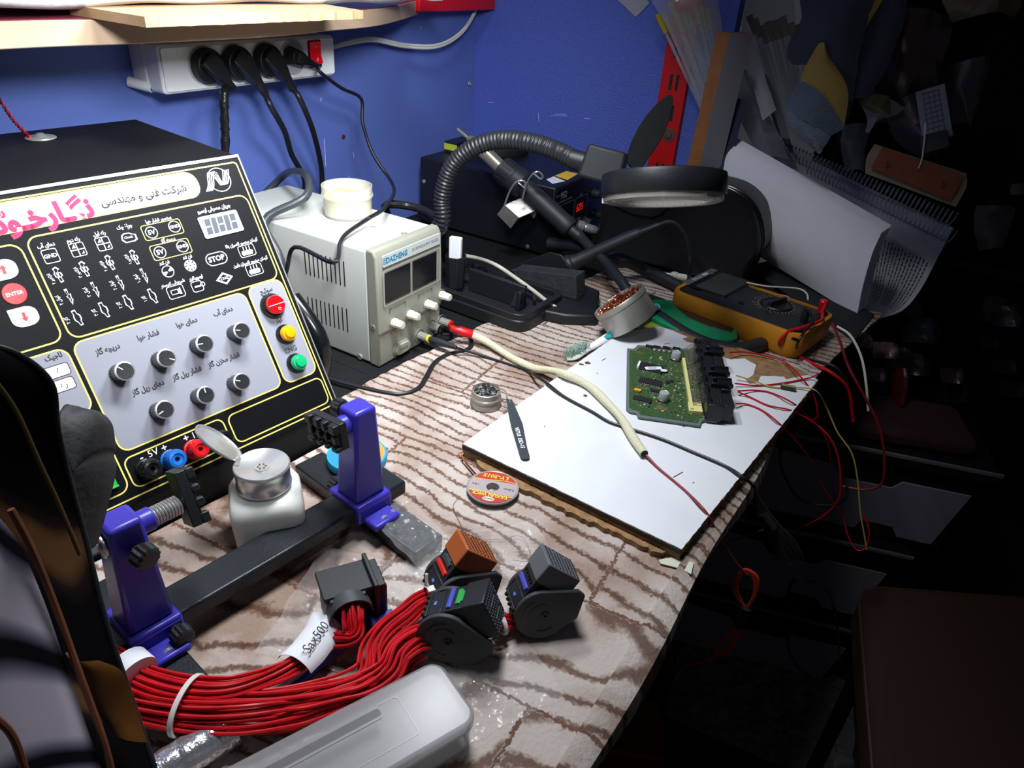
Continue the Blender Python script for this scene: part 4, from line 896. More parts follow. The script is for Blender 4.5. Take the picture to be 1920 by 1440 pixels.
for a0, a1 in ((25, 155), (205, 335)):
    o = [(R2*.93*math.cos(math.radians(a)), R2*.93*math.sin(math.radians(a))) for a in [a0+(a1-a0)*k/24 for k in range(25)]]; g.flat(o, .00765) 
g.build('red_fields', mat('brick_red_label', 'b23a2e', .45), lab, smooth=0)
g = MB(X); g.text('LY-3015', .0078, T(0, -.0170, .0079), bold=.02, shear=.2); g.text('YAXUN WICK', .0072, T(0, .0130, .0079), sx=.8, bold=.02)
for s_ in (1, -1): g.band([V((-.0225+.045*k/12, s_*(.0105+.0015*math.sin(k*.5)))) for k in range(13)], [V((-.0225+.045*k/12, s_*(.0112+.0015*math.sin(k*.5)))) for k in range(13)], .00775, closed=False)
g.build('yellow_lettering', mat('label_yellow', 'ead24a', .45), lab, smooth=0)
g = MB(X); g.prism(circ(0, .0195, .0062, 20, .0030), .0077, .0079); g.build('oval_mark', m_cream, lab, smooth=0)
g = MB(X); g.text('YAXUN', .0032, T(0, .0195, .0082), bold=.02); g.text('1.5m', .004, T(.0175, 0, .0079)); g.text('3.0mm', .004, T(-.0165, .0, .0079)); g.build('small_lettering', m_ink, lab, smooth=0)
g = MB(); g.tube([az(895, 893, .010), az(884, 880, .009), az(873, 867, .009), az(866, 854, .012), az(870, 848, .013), az(860, 850, .010)], .0011, n=6, sy=.5); g.build('braid_end', m_copper, t)
# round paste tin partly behind the holder
ct = az(669, 870, .020); X = Matrix.Translation((ct.x-.001, ct.y+.002, .0225)) @ RZ(150)
t = thing('solder_paste_tin', 'round blue-rimmed tin with orange and blue lid behind the holder post', 'tin', X)
Rt = .030
g = MB(X); g.lathe([(Rt*.96, 0), (Rt, .001), (Rt, .0085), (Rt*.985, .0095), (Rt*.94, .0096)], 56, c1=True); g.build('tin', mat('blue_tin', '2f9cc8', .35), t)
m_tb = mat('tin_blue_print', '2b8cc4', .45); m_to = mat('tin_orange_print', 'e0913c', .45)
for s_, m_ in ((0, m_tb), (1, m_to)):
    o = [(Rt*.92*math.cos(math.radians(a+180*s_)), Rt*.92*math.sin(math.radians(a+180*s_))) for a in range(0, 181, 6)]; g = MB(X @ RZ(-60)); g.flat(o, .0098); g.build('lid_print', m_, t, smooth=0)
g = MB(X @ RZ(50)); g.text('PASTE', .008, T(.0, .013, .0101), bold=.03, shear=.3); g.text('SOLDER', .007, T(.0, -.012, .0101), bold=.03, shear=.3); g.text('50g', .006, T(.0, .0, .0101)); g.build('lid_lettering', mat('violet_ink', '3a2a8a', .5), t, smooth=0)

# ================================================================== circuit board holder (blue posts on a black bar)
m_blue = mat('violet_blue_plastic', '3a34a6', .33)
m_bar = mat('black_steel_bar', '24292e', .36, .2, bump=.12, bs=400, var=.2, vs_=30)
HB = T(-.390, .280, CZ) @ Matrix(((.15, -.989, 0, 0), (.989, .15, 0, 0), (0, 0, 1, 0), (0, 0, 0, 1)))
HB = frame((-.390, .280, CZ), (.15, .989, 0), (-.989, .15, 0))
t = thing('circuit_board_holder', 'adjustable board holder, two violet posts with black jaws on a black steel bar', 'board holder', HB)
for x0_, y0_, y1_ in ((-.104, -.110, .075), (.1135, -.083, .095)):
    g = MB(HB); g.box(x0_-.017, x0_+.017, y0_, y1_, 0, .0165); g.build('foot', m_bar, t, bev=.002)
g = MB(HB); g.box(-.20, .146, -.0165, .0165, .0168, .032); g.build('bar', m_bar, t, bev=.0022)
def pillar(xc, sgn, yshift=-.004):
    M = HB @ Matrix.Translation((xc, 0, 0))
    g = MB(M)
    # saddle round the bar, side cheeks reaching to the foot
    g.box(-.0195, .0195, -.0215, .0215, .0165, .0365); g.box(-.0145, .0145, -.0400, -.021, .0168, .0235)
    g.box(-.0195, .0195, -.0222, -.0172, .0060+.011, .034)
    s_ = g.build('saddle', m_blue, t, bev=.0022)
    g = MB(M @ Matrix.Translation((0, -.002, 0))); z1 = .130
    vs_ = [(-.0165, -.0145, .0360), (.0165, -.0145, .0360), (.0165, .0155, .0360), (-.0165, .0155, .0360), (-.0115, -.0125, z1), (.0115, -.0125, z1), (.0115, .0105, z1), (-.0115, .0105, z1)]
    g.add(vs_, [(3, 2, 1, 0), (4, 5, 6, 7), (0, 1, 5, 4), (1, 2, 6, 5), (2, 3, 7, 6), (3, 0, 4, 7)]); g.build('post', m_blue, t, bev=.0032, seg=3)
    g = MB(M @ Matrix.Translation((0, -.002, 0))); g.cyl((-.0, 0, .116), (sgn*.0215, 0, .116), .0085, n=28); g.build('bearing', m_blue, t, bev=.001)
    g = MB(M); g.cyl((0, -.033, .0195), (0, -.036, .0200), .0052, .0050, n=14); g.build('screw', m_chrome, t)
    def knob_(c, d, r=.0088):
        g = MB(M); c = V(c); d = V(d).normalized(); A = g.axis(c, c+d); g.lathe([(.0045, 0), (.0045, .004), (r, .005), (r, .0135), (r*.8, .0150), (.0001, .0152)], 28, M=A, flute=.12, c1=False); g.build('knob', m_black, t)
    return M, knob_
ML, kl = pillar(-.098, 1); MRi, kr = pillar(.104, -1)
kl((.002, -.016, .108), (.15, -1, -.1), .0092); kl((.012, -.022, .0270), (.0, -1, 0), .0080)
kr((.0, .012, .118), (-.2, 1, 0), .0080); kr((-.004, .022, .026), (0, 1, 0), .0078)
# left post: screw with washer outside, spring and jaw inside
g = MB(ML @ Matrix.Translation((0, -.002, .113))); g.cyl((-.0125, 0, 0), (-.0145, 0, 0), .0098, n=24); g.cyl((-.0145, 0, 0), (-.021, 0, 0), .0045, n=6); g.cyl((-.021, 0, 0), (-.0235, 0, 0), .0028, n=12); g.build('bolt', m_chrome, t, bev=.0004)
g = MB(ML @ Matrix.Translation((.0215, -.002, .116))); g.cyl((0, 0, 0), (.022, 0, 0), .0032, n=14)
sp = [V((k/10*.0022, .0066*math.cos(k*.628), .0066*math.sin(k*.628))) for k in range(0, 91)]; g.tube(sp, .0011, n=6, sub=1); g.build('spring', m_chrome, t)
def jaw(M, ang, nm='jaw'):
    """slab held on its back face, notched edge away from the post"""
    g = MB(M @ RX(ang)); w_ = .021
    g.box(0, .0075, -w_, w_, -.0120, .0130)
    n0 = [(-w_, -.013), (-.008, -.002), (.003, .008), (.013, w_)]
    for a_, b_ in n0: g.box(.0074, .0135, a_, b_, .0052, .0130); g.box(.0074, .0125, a_+.001, b_-.001, -.0050, .0020); g.box(.0074, .0135, a_, b_, -.0120, -.0080)
    g.box(.0074, .0092, -w_+.001, w_-.001, -.011, .012)
    return g.build(nm, m_black, t, bev=.0008)
jaw(ML @ Matrix.Translation((.0435, .003, .116)) @ RZ(-6), 62)
jaw(MRi @ Matrix.Translation((-.0215, .004, .113)) @ RZ(180), 8)
# clear wrapping film on the near foot
m_film = mat('crinkled_clear_film', 'ffffff', .05, alpha=.11, spec=1, bump=1, bs=90)
random.seed(31)
def crinkle(nm, c0, sx, sy, amp, label, seedv, M=None, z0=.0006, hi=.0):
    Mx = M or Matrix.Translation((c0.x, c0.y, CZ))
    def fn(a, b):
        x, y = (a-.5)*sx, (b-.5)*sy; h = 0
        for k, f in ((1, 22), (.55, 55), (.3, 130)): h += k*abs(mnoise.noise(V((x*f+seedv, y*f, seedv*.7))))
        e = min(1, 6*min(a, 1-a, b, 1-b)); wob = .05*mnoise.noise(V((a*5, b*5, seedv)))
        return (x*(1+wob), y*(1+wob*2), z0+amp*h*(.25+.75*e)+hi*math.sin(math.pi*a)*math.sin(math.pi*b))
    g = MB(Mx); g.grid(fn, 46, 40); return g.build(nm, m_film, label=label, cat='plastic bag', smooth=12)
crinkle('clear_film', None, .085, .045, .010, 'crumpled clear film wrapped over the end of the right foot of the holder', 3.3, M=HB @ Matrix.Translation((.1135, -.062, .0168)) @ RZ(82))
b1 = az(720, 1165, 0); crinkle('clear_bag', None, .16, .12, .019, 'crinkled transparent bag lying under the red wires and black connectors', 7.1, M=Matrix.Translation((b1.x, b1.y, CZ)) @ RZ(20))
b2 = az(920, 1075, 0); crinkle('clear_bag', None, .13, .085, .018, 'clear bag with bright glints behind the brown connector', 9.4, M=Matrix.Translation((b2.x-.01, b2.y, CZ)) @ RZ(50))
b3 = az(930, 1300, 0); crinkle('clear_bag', None, .085, .060, .007, 'thin clear bag lying flat beyond the plastic case corner', 12.4, M=Matrix.Translation((b3.x, b3.y, CZ)) @ RZ(60))
g = MB(); g.tube([az(858, 935, .006), az(850, 950, .006), az(865, 985, .006), az(880, 1005, .006), az(930, 1012, .007), az(975, 1005, .008), az(993, 1030, .008), az(992, 1052, .008), az(960, 1050, .01)], .00022, n=5); g.build('loose_thread', mat('grey_thread', '6a6260', .6), label='thin loose thread curling over the cloth behind the connectors', cat='thread')

# ================================================================== solvent bottle with steel pump lid
cap = az(499, 863, .0865); X = Matrix.Translation((cap.x+.001, cap.y-.006, CZ)) @ RZ(52)
t = thing('solvent_bottle', 'square milky plastic bottle with open steel pump lid behind the bar', 'bottle', X)
m_milk = mat('milky_plastic', 'e6e8e2', .3, sss=.25, trans=.12, var=.04, vs_=25)
def sq(r, e=.3):
    out = []
    for k in range(40):
        a = 2*math.pi*k/40; c, s_ = math.cos(a), math.sin(a); m_ = (abs(c)**(2/e)+abs(s_)**(2/e))**(-e/2); out.append((r*m_*c, r*m_*s_))
    return out
g = MB(X); vs_ = []; rings = [(.0235, 0, .3), (.0265, .002, .3), (.0285, .010, .28), (.0305, .042, .28), (.0300, .049, .30), (.0275, .0545, .36), (.0220, .0575, .6), (.0195, .0585, 1), (.0195, .062, 1)]
for r_, z_, e_ in rings: vs_ += [(x*(1.02 if e_ < .5 else 1), y*(1.0 if e_ < .5 else 1), z_) for x, y in sq(r_, e_+.03)]
fs = [tuple(reversed(range(40)))] + [(j*40+k, j*40+(k+1) % 40, (j+1)*40+(k+1) % 40, (j+1)*40+k) for j in range(len(rings)-1) for k in range(40)] + [tuple(range((len(rings)-1)*40, len(rings)*40))]
g.add(vs_, fs); g.build('bottle_body', m_milk, t, smooth=60)
g = MB(X); g.lathe([(.0225, .0605), (.0235, .0615), (.0235, .063), (.0228, .0645), (.0228, .0785), (.0236, .0795), (.0236, .0815), (.0226, .0825), (.0205, .0818), (.010, .0785), (.0062, .0783), (.006, .0795), (.0001, .0795)], 56, c1=False); cp_ = g.build('pump_collar', m_chrome, t, smooth=50)
g = MB(X)
for k in range(6): g.lathe([(.0009, .0794), (.0009, .0799), (.0001, .0799)], 8, M=Matrix.Translation((.0032*math.cos(k*1.047), .0032*math.sin(k*1.047), 0)), c1=False)
g.build('nozzle_holes', mat('brass_holes', '6e5c3c', .4, .6), cp_)
hd = HB.to_3x3() @ V((-.75, .66, 0)); hd.z = 0; hd.normalize()
hp = V((cap.x+.001, cap.y-.001, 0)) + V((hd.x, hd.y, 0))*.0235 + V((0, 0, CZ+.0825))
hp0 = ad(452, 866, (V(hp)-O_).length); far = ad(390, 815, (V(hp)-O_).length+.012)
u_ = (far-hp).normalized(); vw = (far-O_).normalized(); nv = u_.cross(vw).normalized(); Ml = frame(hp+u_*.0235, u_, -(vw*.93 - nv*.30))
g = MB(Ml); g.lathe([(.0001, -.0006), (.0215, -.0006), (.0232, .0008), (.0232, .0022), (.0220, .0022), (.0212, .0010), (.0195, .0006), (.0001, .0022)], 48, c0=False, c1=False); g.build('hinged_lid', m_chrome, cp_, smooth=50)
g = MB(); g.cyl(hp - hd.cross(V((0, 0, 1)))*.005, hp + hd.cross(V((0, 0, 1)))*.005, .0022, n=12); g.build('hinge', m_chrome, cp_)

# ================================================================== connectors and red harness
m_cb = mat('connector_black', '202225', .45); m_lev = mat('lever_dark_grey', '3c3f42', .5); m_slb = mat('blue_slider', '4a4fb8', .4); m_win = mat('blue_window', '5a86d8', .4)
def connector(name, pA, A, B, label, pin_m, slider, clip=None, roll=24):
    """pA: centre of wire end; A mating direction; B direction of the near lever disc"""
    A = V(A).normalized(); B = V(B); B = (B-A*B.dot(A)).normalized(); C = A.cross(B)
    M = frame(pA, A, B)
    if M.to_3x3().col[2].z < 0: M = frame(pA, A, -B); sb = -1
    else: sb = 1
    M = M @ RX(roll*sb)
    zt_ = .015
    t = thing(name, label, 'connector', Matrix.Translation((pA.x, pA.y, CZ)), None)
    g = MB(M); g.box(0, .030, -.0135, .0135, -.0165, zt_); g.box(-.0015, .001, -.0145, .0145, -.0175, zt_+.001); g.box(.0115, .0128, -.0142, .0142, -.0170, zt_+.0009)
    for k in range(4): g.box(-.004, .0, -.012+k*.0065, -.009+k*.0065, zt_-.003, zt_+.0016)
    g.build('shell', m_cb, t, bev=.0008)
    g = MB(M); g.box(.0295, .048, -.0150, .0150, -.0160, zt_+.001)
    hd_ = g.build('pin_housing', pin_m, t, bev=.0012)
    g = MB(M)     # pin cavities on the mating face
    for i in range(8):
        for j in range(9):
            y = -.0124+j*.0031; z = -.0140+i*.0037
            if i in (2, 5) and 2 < j < 8: continue
            g.box(.0479, .0483, y-.00075, y+.00075, z-.00085, z+.00085)
    for i in (2, 5): g.box(.0479, .0484, -.006, .008, -.0140+i*.0037-.0006, -.0140+i*.0037+.0006)
    g.build('pin_cavities', m_ink if pin_m is not m_cb else mat('cavity_rims', '5a5e62', .5), hd_)
    g = MB(M); g.box(.0045, .0065, -.003, .001, zt_-.0005, zt_+.0006); g.build('window', m_win, t)
    g = MB(M); g.box(.0165, .0205, -.011, .011, zt_-.002, zt_+.0018); g.build('slider', slider, t, bev=.0008)
    if clip:
        g = MB(M); g.box(.0235, .0275, -.0085, .0085, zt_-.002, zt_+.0014); g.box(.0262, .0290, -.006, .006, zt_-.002, zt_+.001); g.build('lock_clip', clip, t, bev=.0006)
    else:
        g = MB(M)
        for k in range(5): g.lathe([(.0016, 0), (.0014, .0012)], 12, M=Matrix.Translation((.0250, -.009+k*.0045, zt_-.0002)))
        g.build('seal_plugs', m_blackg, t)
    for s_ in (1, -1):
        o = [(.0220*math.cos(a), .0220*math.sin(a)) for a in [math.radians(40+k*10) for k in range(23)]]
        o = [(x+.008, z) for x, z in o]
        tail = [(.020, -.0275), (.040, -.020), (.041, -.013)] if s_*sb > 0 else [(.018, -.020), (.026, -.016)]
        o2 = o + tail
        D = M @ frame((0, s_*.0140, -.006), (1, 0, 0), (0, 0, 1)) if s_ < 0 else M @ frame((0, s_*.0140, -.006), (1, 0, 0), (0, 0, 1))
        # plane XZ, thickness along -Y/+Y
        z_a, z_b = (0, .0042) if s_ < 0 else (-.0042, 0)
        g = MB(D); ar = sum(o2[i-1][0]*o2[i][1]-o2[i][0]*o2[i-1][1] for i in range(len(o2)))
        if ar < 0: o2 = o2[::-1]
        g.prism(o2, z_a, z_b)
        lv = g.build('lever', m_lev, t, bev=.0010)
        g = MB(D); zz = z_b if s_ < 0 else z_a
        for r0_, r1_, a0, a1 in ((.0155, .0140, 60, 150), (.0150, .0138, 200, 250), (.0105, .0095, 20, 120)):
            aa = [math.radians(a0+(a1-a0)*k/14) for k in range(15)]
            g.band([(.008+r0_*math.cos(a), r0_*math.sin(a)) for a in aa], [(.008+r1_*math.cos(a), r1_*math.sin(a)) for a in aa], zz+(.0003 if s_ < 0 else -.0003), closed=False)
        g.lathe([(.0032, 0), (.0028, .001), (.0015, .001), (.0015, .0)], 16, M=Matrix.Translation((.010, -.002, zz)), c0=False, c1=False) if s_ < 0 else None
        g.build('lever_groove', m_blackg, lv, smooth=0)
    return t, M
# positions
def up(v, e): v = V(v).normalized(); return V((v.x, v.y, 0)).normalized()*math.cos(math.radians(e)) + V((0, 0, math.sin(math.radians(e))))
def dirpx(a, b, z): return az(*b, z)-az(*a, z)
gA = az(820, 1162, .032); gD = dirpx((820, 1165), (935, 1135), .030)
tg, Mg = connector('wire_connector', gA, up(RZ(-26) @ gD, 26), dirpx((860, 1120), (905, 1200), .03), 'black connector with green lock clip, big grey lever disc facing the camera', m_cb, m_slb, mat('green_clip', '2f9e4a', .4))
bA = az(832, 1108, .024); bD = dirpx((818, 1100), (925, 1060), .028)
tb_, Mb = connector('wire_connector', bA, up(bD, 52), dirpx((850, 1060), (885, 1140), .03), 'connector with brown pin housing and red slider', mat('brown_pin_housing', 'a4521f', .5), mat('red_slider', 'd4241c', .4), m_lev, 6)
rA = az(985, 1136, .023); rD = dirpx((968, 1130), (1062, 1100), .028)
tr2, Mr = connector('wire_connector', rA, up(rD, 54), dirpx((990, 1090), (1025, 1160), .03), 'connector with grey pin housing and blue slider, furthest from the tester', mat('grey_pin_housing', '5d6064', .5), m_slb, None, 14)
# first connector: square black shell, upright, wires dropping out of its mouth
kA = az(655, 1120, .030)
M = frame((kA.x, kA.y, CZ), dirpx((610, 1085), (700, 1060), .03), V((0, 0, 1)).cross(dirpx((610, 1085), (700, 1060), .03)))
t = thing('wire_connector', 'square black connector with open hood and white SAX500 tag on its wires', 'connector', M)
g = MB(M); g.box(-.020, .016, -.012, .016, .006, .042); g.box(.016, .0195, -.018, .020, .0, .049); g.box(.0195, .026, -.014, .016, .002, .044); g.box(-.022, .018, -.0135, .018, .040, .0445)
for k in range(4): g.box(.0260, .0275, -.012+k*.0065, -.0080+k*.0065, .006, .040)
g.box(-.018, .010, -.017, -.012, .038, .043)
g.build('shell', m_cb, t, bev=.0016)
g = MB(M); g.lathe([(.0150, .0), (.0172, .0), (.0172, .012), (.0158, .012), (.0150, .0)], 28, M=Matrix.Translation((-.004, -.0122, .030)) @ RX(90), c0=False, c1=False, a0=0, a1=180); g.build('hood_rim', m_lev, t)
g = MB(M); g.box(.010, .030, -.026, -.012, .0, .012)
for k in range(4): g.cyl((.0125+k*.005, -.026, .006), (.0125+k*.005, -.0268, .006), .0017, n=10)
g.build('seal_row', m_blackg, t, bev=.001)
g = MB(M); g.box(.006, .034, -.0285, -.0265, .0, .010); g.box(.006, .034, -.0265, -.010, -.0001, .0015); g.box(.008, .030, -.0262, -.014, .0121, .0150); g.build('blue_slider', mat('navy_slider', '28308c', .4), t, bev=.0008)
# clear tube and blue ink pen lying beneath the tag
ta, tb2 = az(648, 1185, .010), az(500, 1300, .010)
t = thing('clear_tube', 'clear plastic tube with blue stripe lying under the white wire tag', 'tube', Matrix.Translation((tb2.x, tb2.y, CZ)))
g = MB(); g.tube([tb2, ta], .0075, n=18, sub=1); g.build('tube_wall', mat('clear_tube', 'e8ecf4', .1, alpha=.25, spec=.9), t)
g = MB(); o_ = V((.006, -.006, -.003)); g.tube([tb2+o_, ta+o_], .0040, n=12, sub=1); g.build('blue_strip', mat('ultramarine_strip', '1c2aa8', .35), t)

# harness: one thing, every visible wire a part
hb = az(420, 1330, 0)
t = thing('wire_harness', 'thick bundle of red wires joining the connectors and running left across the bench', 'wire harness', Matrix.Translation((hb.x, hb.y, CZ)))
def bundle(center, n, rad, seed, wr=.00135, z=None):
    random.seed(seed); C = cr(center, 7); N = len(C); offs = []
    for k in range(n):
        a = k*2.39996; r = ((k+.5)/n)**.5; offs.append((r*math.cos(a), r*math.sin(a), random.uniform(0, 6.28), random.uniform(.8, 1.6)))
    for k, (ox, oy, ph, fr) in enumerate(offs):
        pts = []
        for i, p in enumerate(C):
            q_ = i/(N-1); tt = (C[min(i+1, N-1)]-C[max(i-1, 0)]).normalized(); upv = V((0, 0, 1)); upv = (upv-tt*upv.dot(tt))
            if upv.length < .2: upv = V((tt.y*0+.3, .9, 0)); upv = upv-tt*upv.dot(tt)
            upv.normalize(); sd = tt.cross(upv); R = rad(q_) if callable(rad) else rad
            w1 = .16*math.sin(q_*9*fr+ph)*math.sin(math.pi*q_); w2 = .16*math.cos(q_*7*fr+ph)*math.sin(math.pi*q_)
            p_ = p+sd*(R*(ox+w1))+upv*(R*.72*(oy+w2)); p_.z = max(p_.z, CZ+wr+.0002); pts.append(p_)
        g = MB(); g.tube(pts[::1], wr, n=7, sub=2); g.build('wire', m_wire_red, t)
fan = lambda a, b, c: (lambda q_: a+(b-a)*min(1, q_*3) if q_ < .7 else b+(c-b)*(q_-.7)/.3)
Ab, Ag, Ak = Mb @ V((-.001, 0, -.004)), Mg @ V((-.001, 0, -.008)), kA
LZ = .019
bundle([Ab+V((0, 0, 0)), az(790, 1128, 0.026), az(757, 1155, 0.024), az(722, 1185, 0.024), az(700, 1220, 0.022), az(692, 1262, 0.020), az(655, 1285, 0.020), az(590, 1300, 0.019), az(500, 1315, 0.024), az(400, 1318, 0.031), az(300, 1305, 0.031), az(230, 1270, 0.031), az(170, 1220, 0.031)], 18, fan(.0085, .0105, .012), 3)
bundle([Ag, az(800, 1192, 0.024), az(775, 1200, 0.026), az(745, 1225, 0.026), az(728, 1262, 0.022), az(690, 1290, 0.019), az(640, 1305, 0.017), az(560, 1328, 0.015), az(470, 1342, 0.027), az(380, 1345, 0.027), az(290, 1332, 0.027), az(220, 1310, 0.027), az(170, 1270, 0.027)], 20, fan(.0115, .0115, .012), 5)
bundle([Ag+V((-.003, -.004, .004)), az(800, 1215, 0.016), az(770, 1235, 0.016), az(750, 1265, 0.014), az(715, 1290, 0.013), az(640, 1325, 0.012), az(560, 1350, 0.011), az(470, 1358, 0.023), az(380, 1352, 0.023), az(290, 1340, 0.023), az(200, 1310, 0.023)], 9, .0065, 6)
bundle([M @ V((-.003, -.008, .034)), M @ V((-.003, -.020, .037)), M @ V((-.005, -.030, .033)), M @ V((-.009, -.036, .024)), az(600, 1200, 0.020), az(560, 1240, 0.020), az(505, 1268, 0.026), az(430, 1290, 0.035), az(350, 1290, 0.035), az(270, 1270, 0.033), az(200, 1230, 0.033)], 20, fan(.0095, .0075, .0105), 8)
# behind link to the grey connector
bundle([Mr @ V((0, 0, -.006)), Mr @ V((-.012, 0, -.010)), az(930, 1165, .018), az(915, 1180, .012)], 10, .0075, 4)
# zip ties and tag
def ziptie(c, dirv, r, nm_label=None):
    Mz = frame(c, V((0, 0, 1)).cross(dirv), V((0, 0, 1))) ; g = MB(Mz)
    rr_ = [(r*1.05*math.cos(a), r*.82*math.sin(a)) for a in [2*math.pi*k/28 for k in range(28)]]; r2 = [(x*1.09, y*1.09) for x, y in rr_]
    g.add([(x, y, -.0018) for x, y in rr_]+[(x, y, .0018) for x, y in rr_]+[(x, y, -.0018) for x, y in r2]+[(x, y, .0018) for x, y in r2], [(k, (k+1) % 28, 28+(k+1) % 28, 28+k) for k in range(28)]+[(56+(k+1) % 28, 56+k, 84+k, 84+(k+1) % 28) for k in range(28)]+[(28+k, 28+(k+1) % 28, 84+(k+1) % 28, 84+k) for k in range(28)]+[((k+1) % 28, k, 56+k, 56+(k+1) % 28) for k in range(28)])
    return g, Mz
m_zip = mat('natural_nylon', 'd8d0cc', .35, sss=.1)
for (x, y, z, dx, r, tail) in ((352, 1322, .0290, ((300, 1305), (400, 1325)), .0190, 1), (808, 1128, .027, ((830, 1120), (780, 1135)), .0125, 2), (938, 1165, .018, ((960, 1155), (915, 1170)), .0105, 3)):
    c = az(x, y, z); g, Mz = ziptie(c, dirpx(*dx, z), r)
    g.box(r*.75, r*.75+.006, -r*.75, -r*.75+.005, -.003, .003) if tail == 1 else g.box(-.003, .003, r*.80, r*.80+.005, -.003, .003)
    if tail == 1: g.box(r*.8, r*.8+.004, -r*.75-.004, -r*.75, -.0018, .0018)
    if tail == 2: g.tube([V((0, r*.85, 0)), V((-.004, r*1.3, .002)), V((-.008, r*1.9, .001))], .0014, n=6)
    g.build('zip_tie', m_zip, t, bev=.0004)
Wc = [az(612, 1170, .024), az(598, 1200, .022), az(575, 1230, .020), az(552, 1252, .019)]
g = MB()
def tag_f(a, b):
    i = a*(len(Wc)-1); k = min(int(i), len(Wc)-2); p = Wc[k].lerp(Wc[k+1], i-k); d = (Wc[-1]-Wc[0]).normalized(); s_ = d.cross(V((0, 0, 1))); an = math.radians(-80+160*b)
    return p + s_*(.0150*math.sin(an)) + V((0, 0, .0125*math.cos(an)*(1-.25*abs(b-.5))))
g.grid(tag_f, 16, 14, thick=-.0003)
tg_ = g.build('paper_tag', m_paper, t)
d = (Wc[0]-Wc[-1]).normalized(); mid = (Wc[1]+Wc[2])/2; 
s_ = V((0, 0, 1)).cross(d)*-1; nrm_ = V((0, 0, 1)) + s_*.55
Mt = frame(mid+V((0, 0, .0135))+s_*.004, d, nrm_.normalized().cross(d)); g = MB(Mt); g.text('Sax500', .0105, Matrix.Translation((0, 0, .0010)), bold=.0, sx=.85)
g.build('tag_lettering', m_ink, tg_, smooth=0)
c_ = [az(258, 1265, .038), az(236, 1245, .038)]
g = MB(); g.tube(c_, .0145, n=20, sub=1, sy=.8); g.build('paper_tag', m_paper, t)

# ================================================================== translucent case, foil roll
m_case = mat('frosted_case', 'a5a3a4', .25, alpha=.5, sss=0, spec=.5)
cc = [az(x, y, .036) for x, y in ((812, 1240), (898, 1352))]
e1 = (cc[1]-cc[0]); Xd = (az(430, 1437, .036)-az(812, 1240, .036)); Xd.z = 0
Mc = frame((cc[0].x, cc[0].y, CZ), Xd, V((0, 0, 1)).cross(Xd)); Mc = Mc
wv = (Mc.inverted() @ cc[1]).y
t = thing('plastic_case', 'long frosted plastic case with rounded corners in the near foreground', 'case', Mc)
y0_, y1_ = (min(0, wv), max(0, wv))
LZc = .26
g = MB(Mc); g.prism(rr(-.004, LZc, y0_, y1_, .012, 8), .0225, .0335, sc=1); lid = g.build('lid', m_case, t, bev=.003, seg=3)
g = MB(Mc); g.prism(rr(-.002, LZc-.002, y0_+.002, y1_-.002, .011, 8), .0003, .0222); g.build('tray', m_case, t, bev=.003, seg=3)
g = MB(Mc)
for k in (0, 1): g.prism(rr(.05+.0*k, .15, y0_+.012+.002*k, y0_+.020+.002*k, .002), .0337, .0341)
g.band(rr(.035, .155, y0_+.012, y1_-.012, .003), rr(.0358, .1542, y0_+.0128, y1_-.0128, .003), .0339); g.build('molded_lines', m_case, lid)
g = MB(Mc); ys = y1_ if wv > 0 else y0_
g.box(.06, .105, ys-.004, ys+.0015, .014, .030); g.build('snap_latch', m_case, t, bev=.001)
g = MB(Mc); random.seed(3); g.lathe([(.012, .004), (.020, .004), (.020, .007), (.012, .007)], 24, M=Matrix.Translation((.15, (y0_+y1_)/2, 0))); g.build('contents', m_white, t)
fa_, fb = az(318, 1437, .016), az(436, 1364, .016); dd = (fa_-fb).normalized()
g = MB(); g.tube([fb, fa_, fa_+dd*.06], lambda q_: .0125*(1+.03*math.sin(q_*90)), n=24, sub=12); g.build('foil_roll', mat('crinkled_foil', 'd5d6da', .22, .85, bump=1, bs=120), label='shiny aluminium foil roll lying under the red harness beside the plastic case', cat='foil roll')

# ================================================================== glossy dark object close to the camera
def shape(pts, d0, d1, n=1): return [ad(x, y, d0+(d1-d0)*i/(len(pts)-1)) for i, (x, y) in enumerate(pts)]
m_gloss = bpy.data.materials.new('painted_reflection_film'); m_gloss.use_nodes = True; nt = m_gloss.node_tree; b = nt.nodes['Principled BSDF']; L = nt.links.new
tc = node(nt, 'ShaderNodeTexCoord'); mp = node(nt, 'ShaderNodeMapping'); L(tc.outputs['Object'], mp.inputs[0]); mp.inputs['Scale'].default_value = (9, 9, 5)
wv_ = node(nt, 'ShaderNodeTexWave'); wv_.inputs['Scale'].default_value = 1.1; wv_.inputs['Distortion'].default_value = 7; wv_.inputs['Detail'].default_value = 2; wv_.inputs['Detail Scale'].default_value = 1.2; L(mp.outputs[0], wv_.inputs['Vector'])
rp = node(nt, 'ShaderNodeValToRGB'); L(wv_.outputs['Fac'], rp.inputs[0]); e = rp.color_ramp.elements; e[0].position = .55; e[0].color = lin('141215'); e[1].position = .97; e[1].color = lin('6a4a30'); x = rp.color_ramp.elements.new(.82); x.color = lin('2b211f')  # brown swirls in the colour stand in for reflections on the gloss
L(rp.outputs[0], b.inputs['Base Color']); b.inputs['Roughness'].default_value = .18
m_lav = bpy.data.materials.new('lavender_streaked_film'); m_lav.use_nodes = True; nt = m_lav.node_tree; b = nt.nodes['Principled BSDF']; L = nt.links.new
tc = node(nt, 'ShaderNodeTexCoord'); mp = node(nt, 'ShaderNodeMapping'); L(tc.outputs['Object'], mp.inputs[0]); mp.inputs['Scale'].default_value = (14, 14, 4.5); mp.inputs['Rotation'].default_value = (.5, 0, .3)
wv_ = node(nt, 'ShaderNodeTexWave'); wv_.inputs['Scale'].default_value = 1.0; wv_.inputs['Distortion'].default_value = 6; wv_.inputs['Detail'].default_value = 1.5; L(mp.outputs[0], wv_.inputs['Vector'])
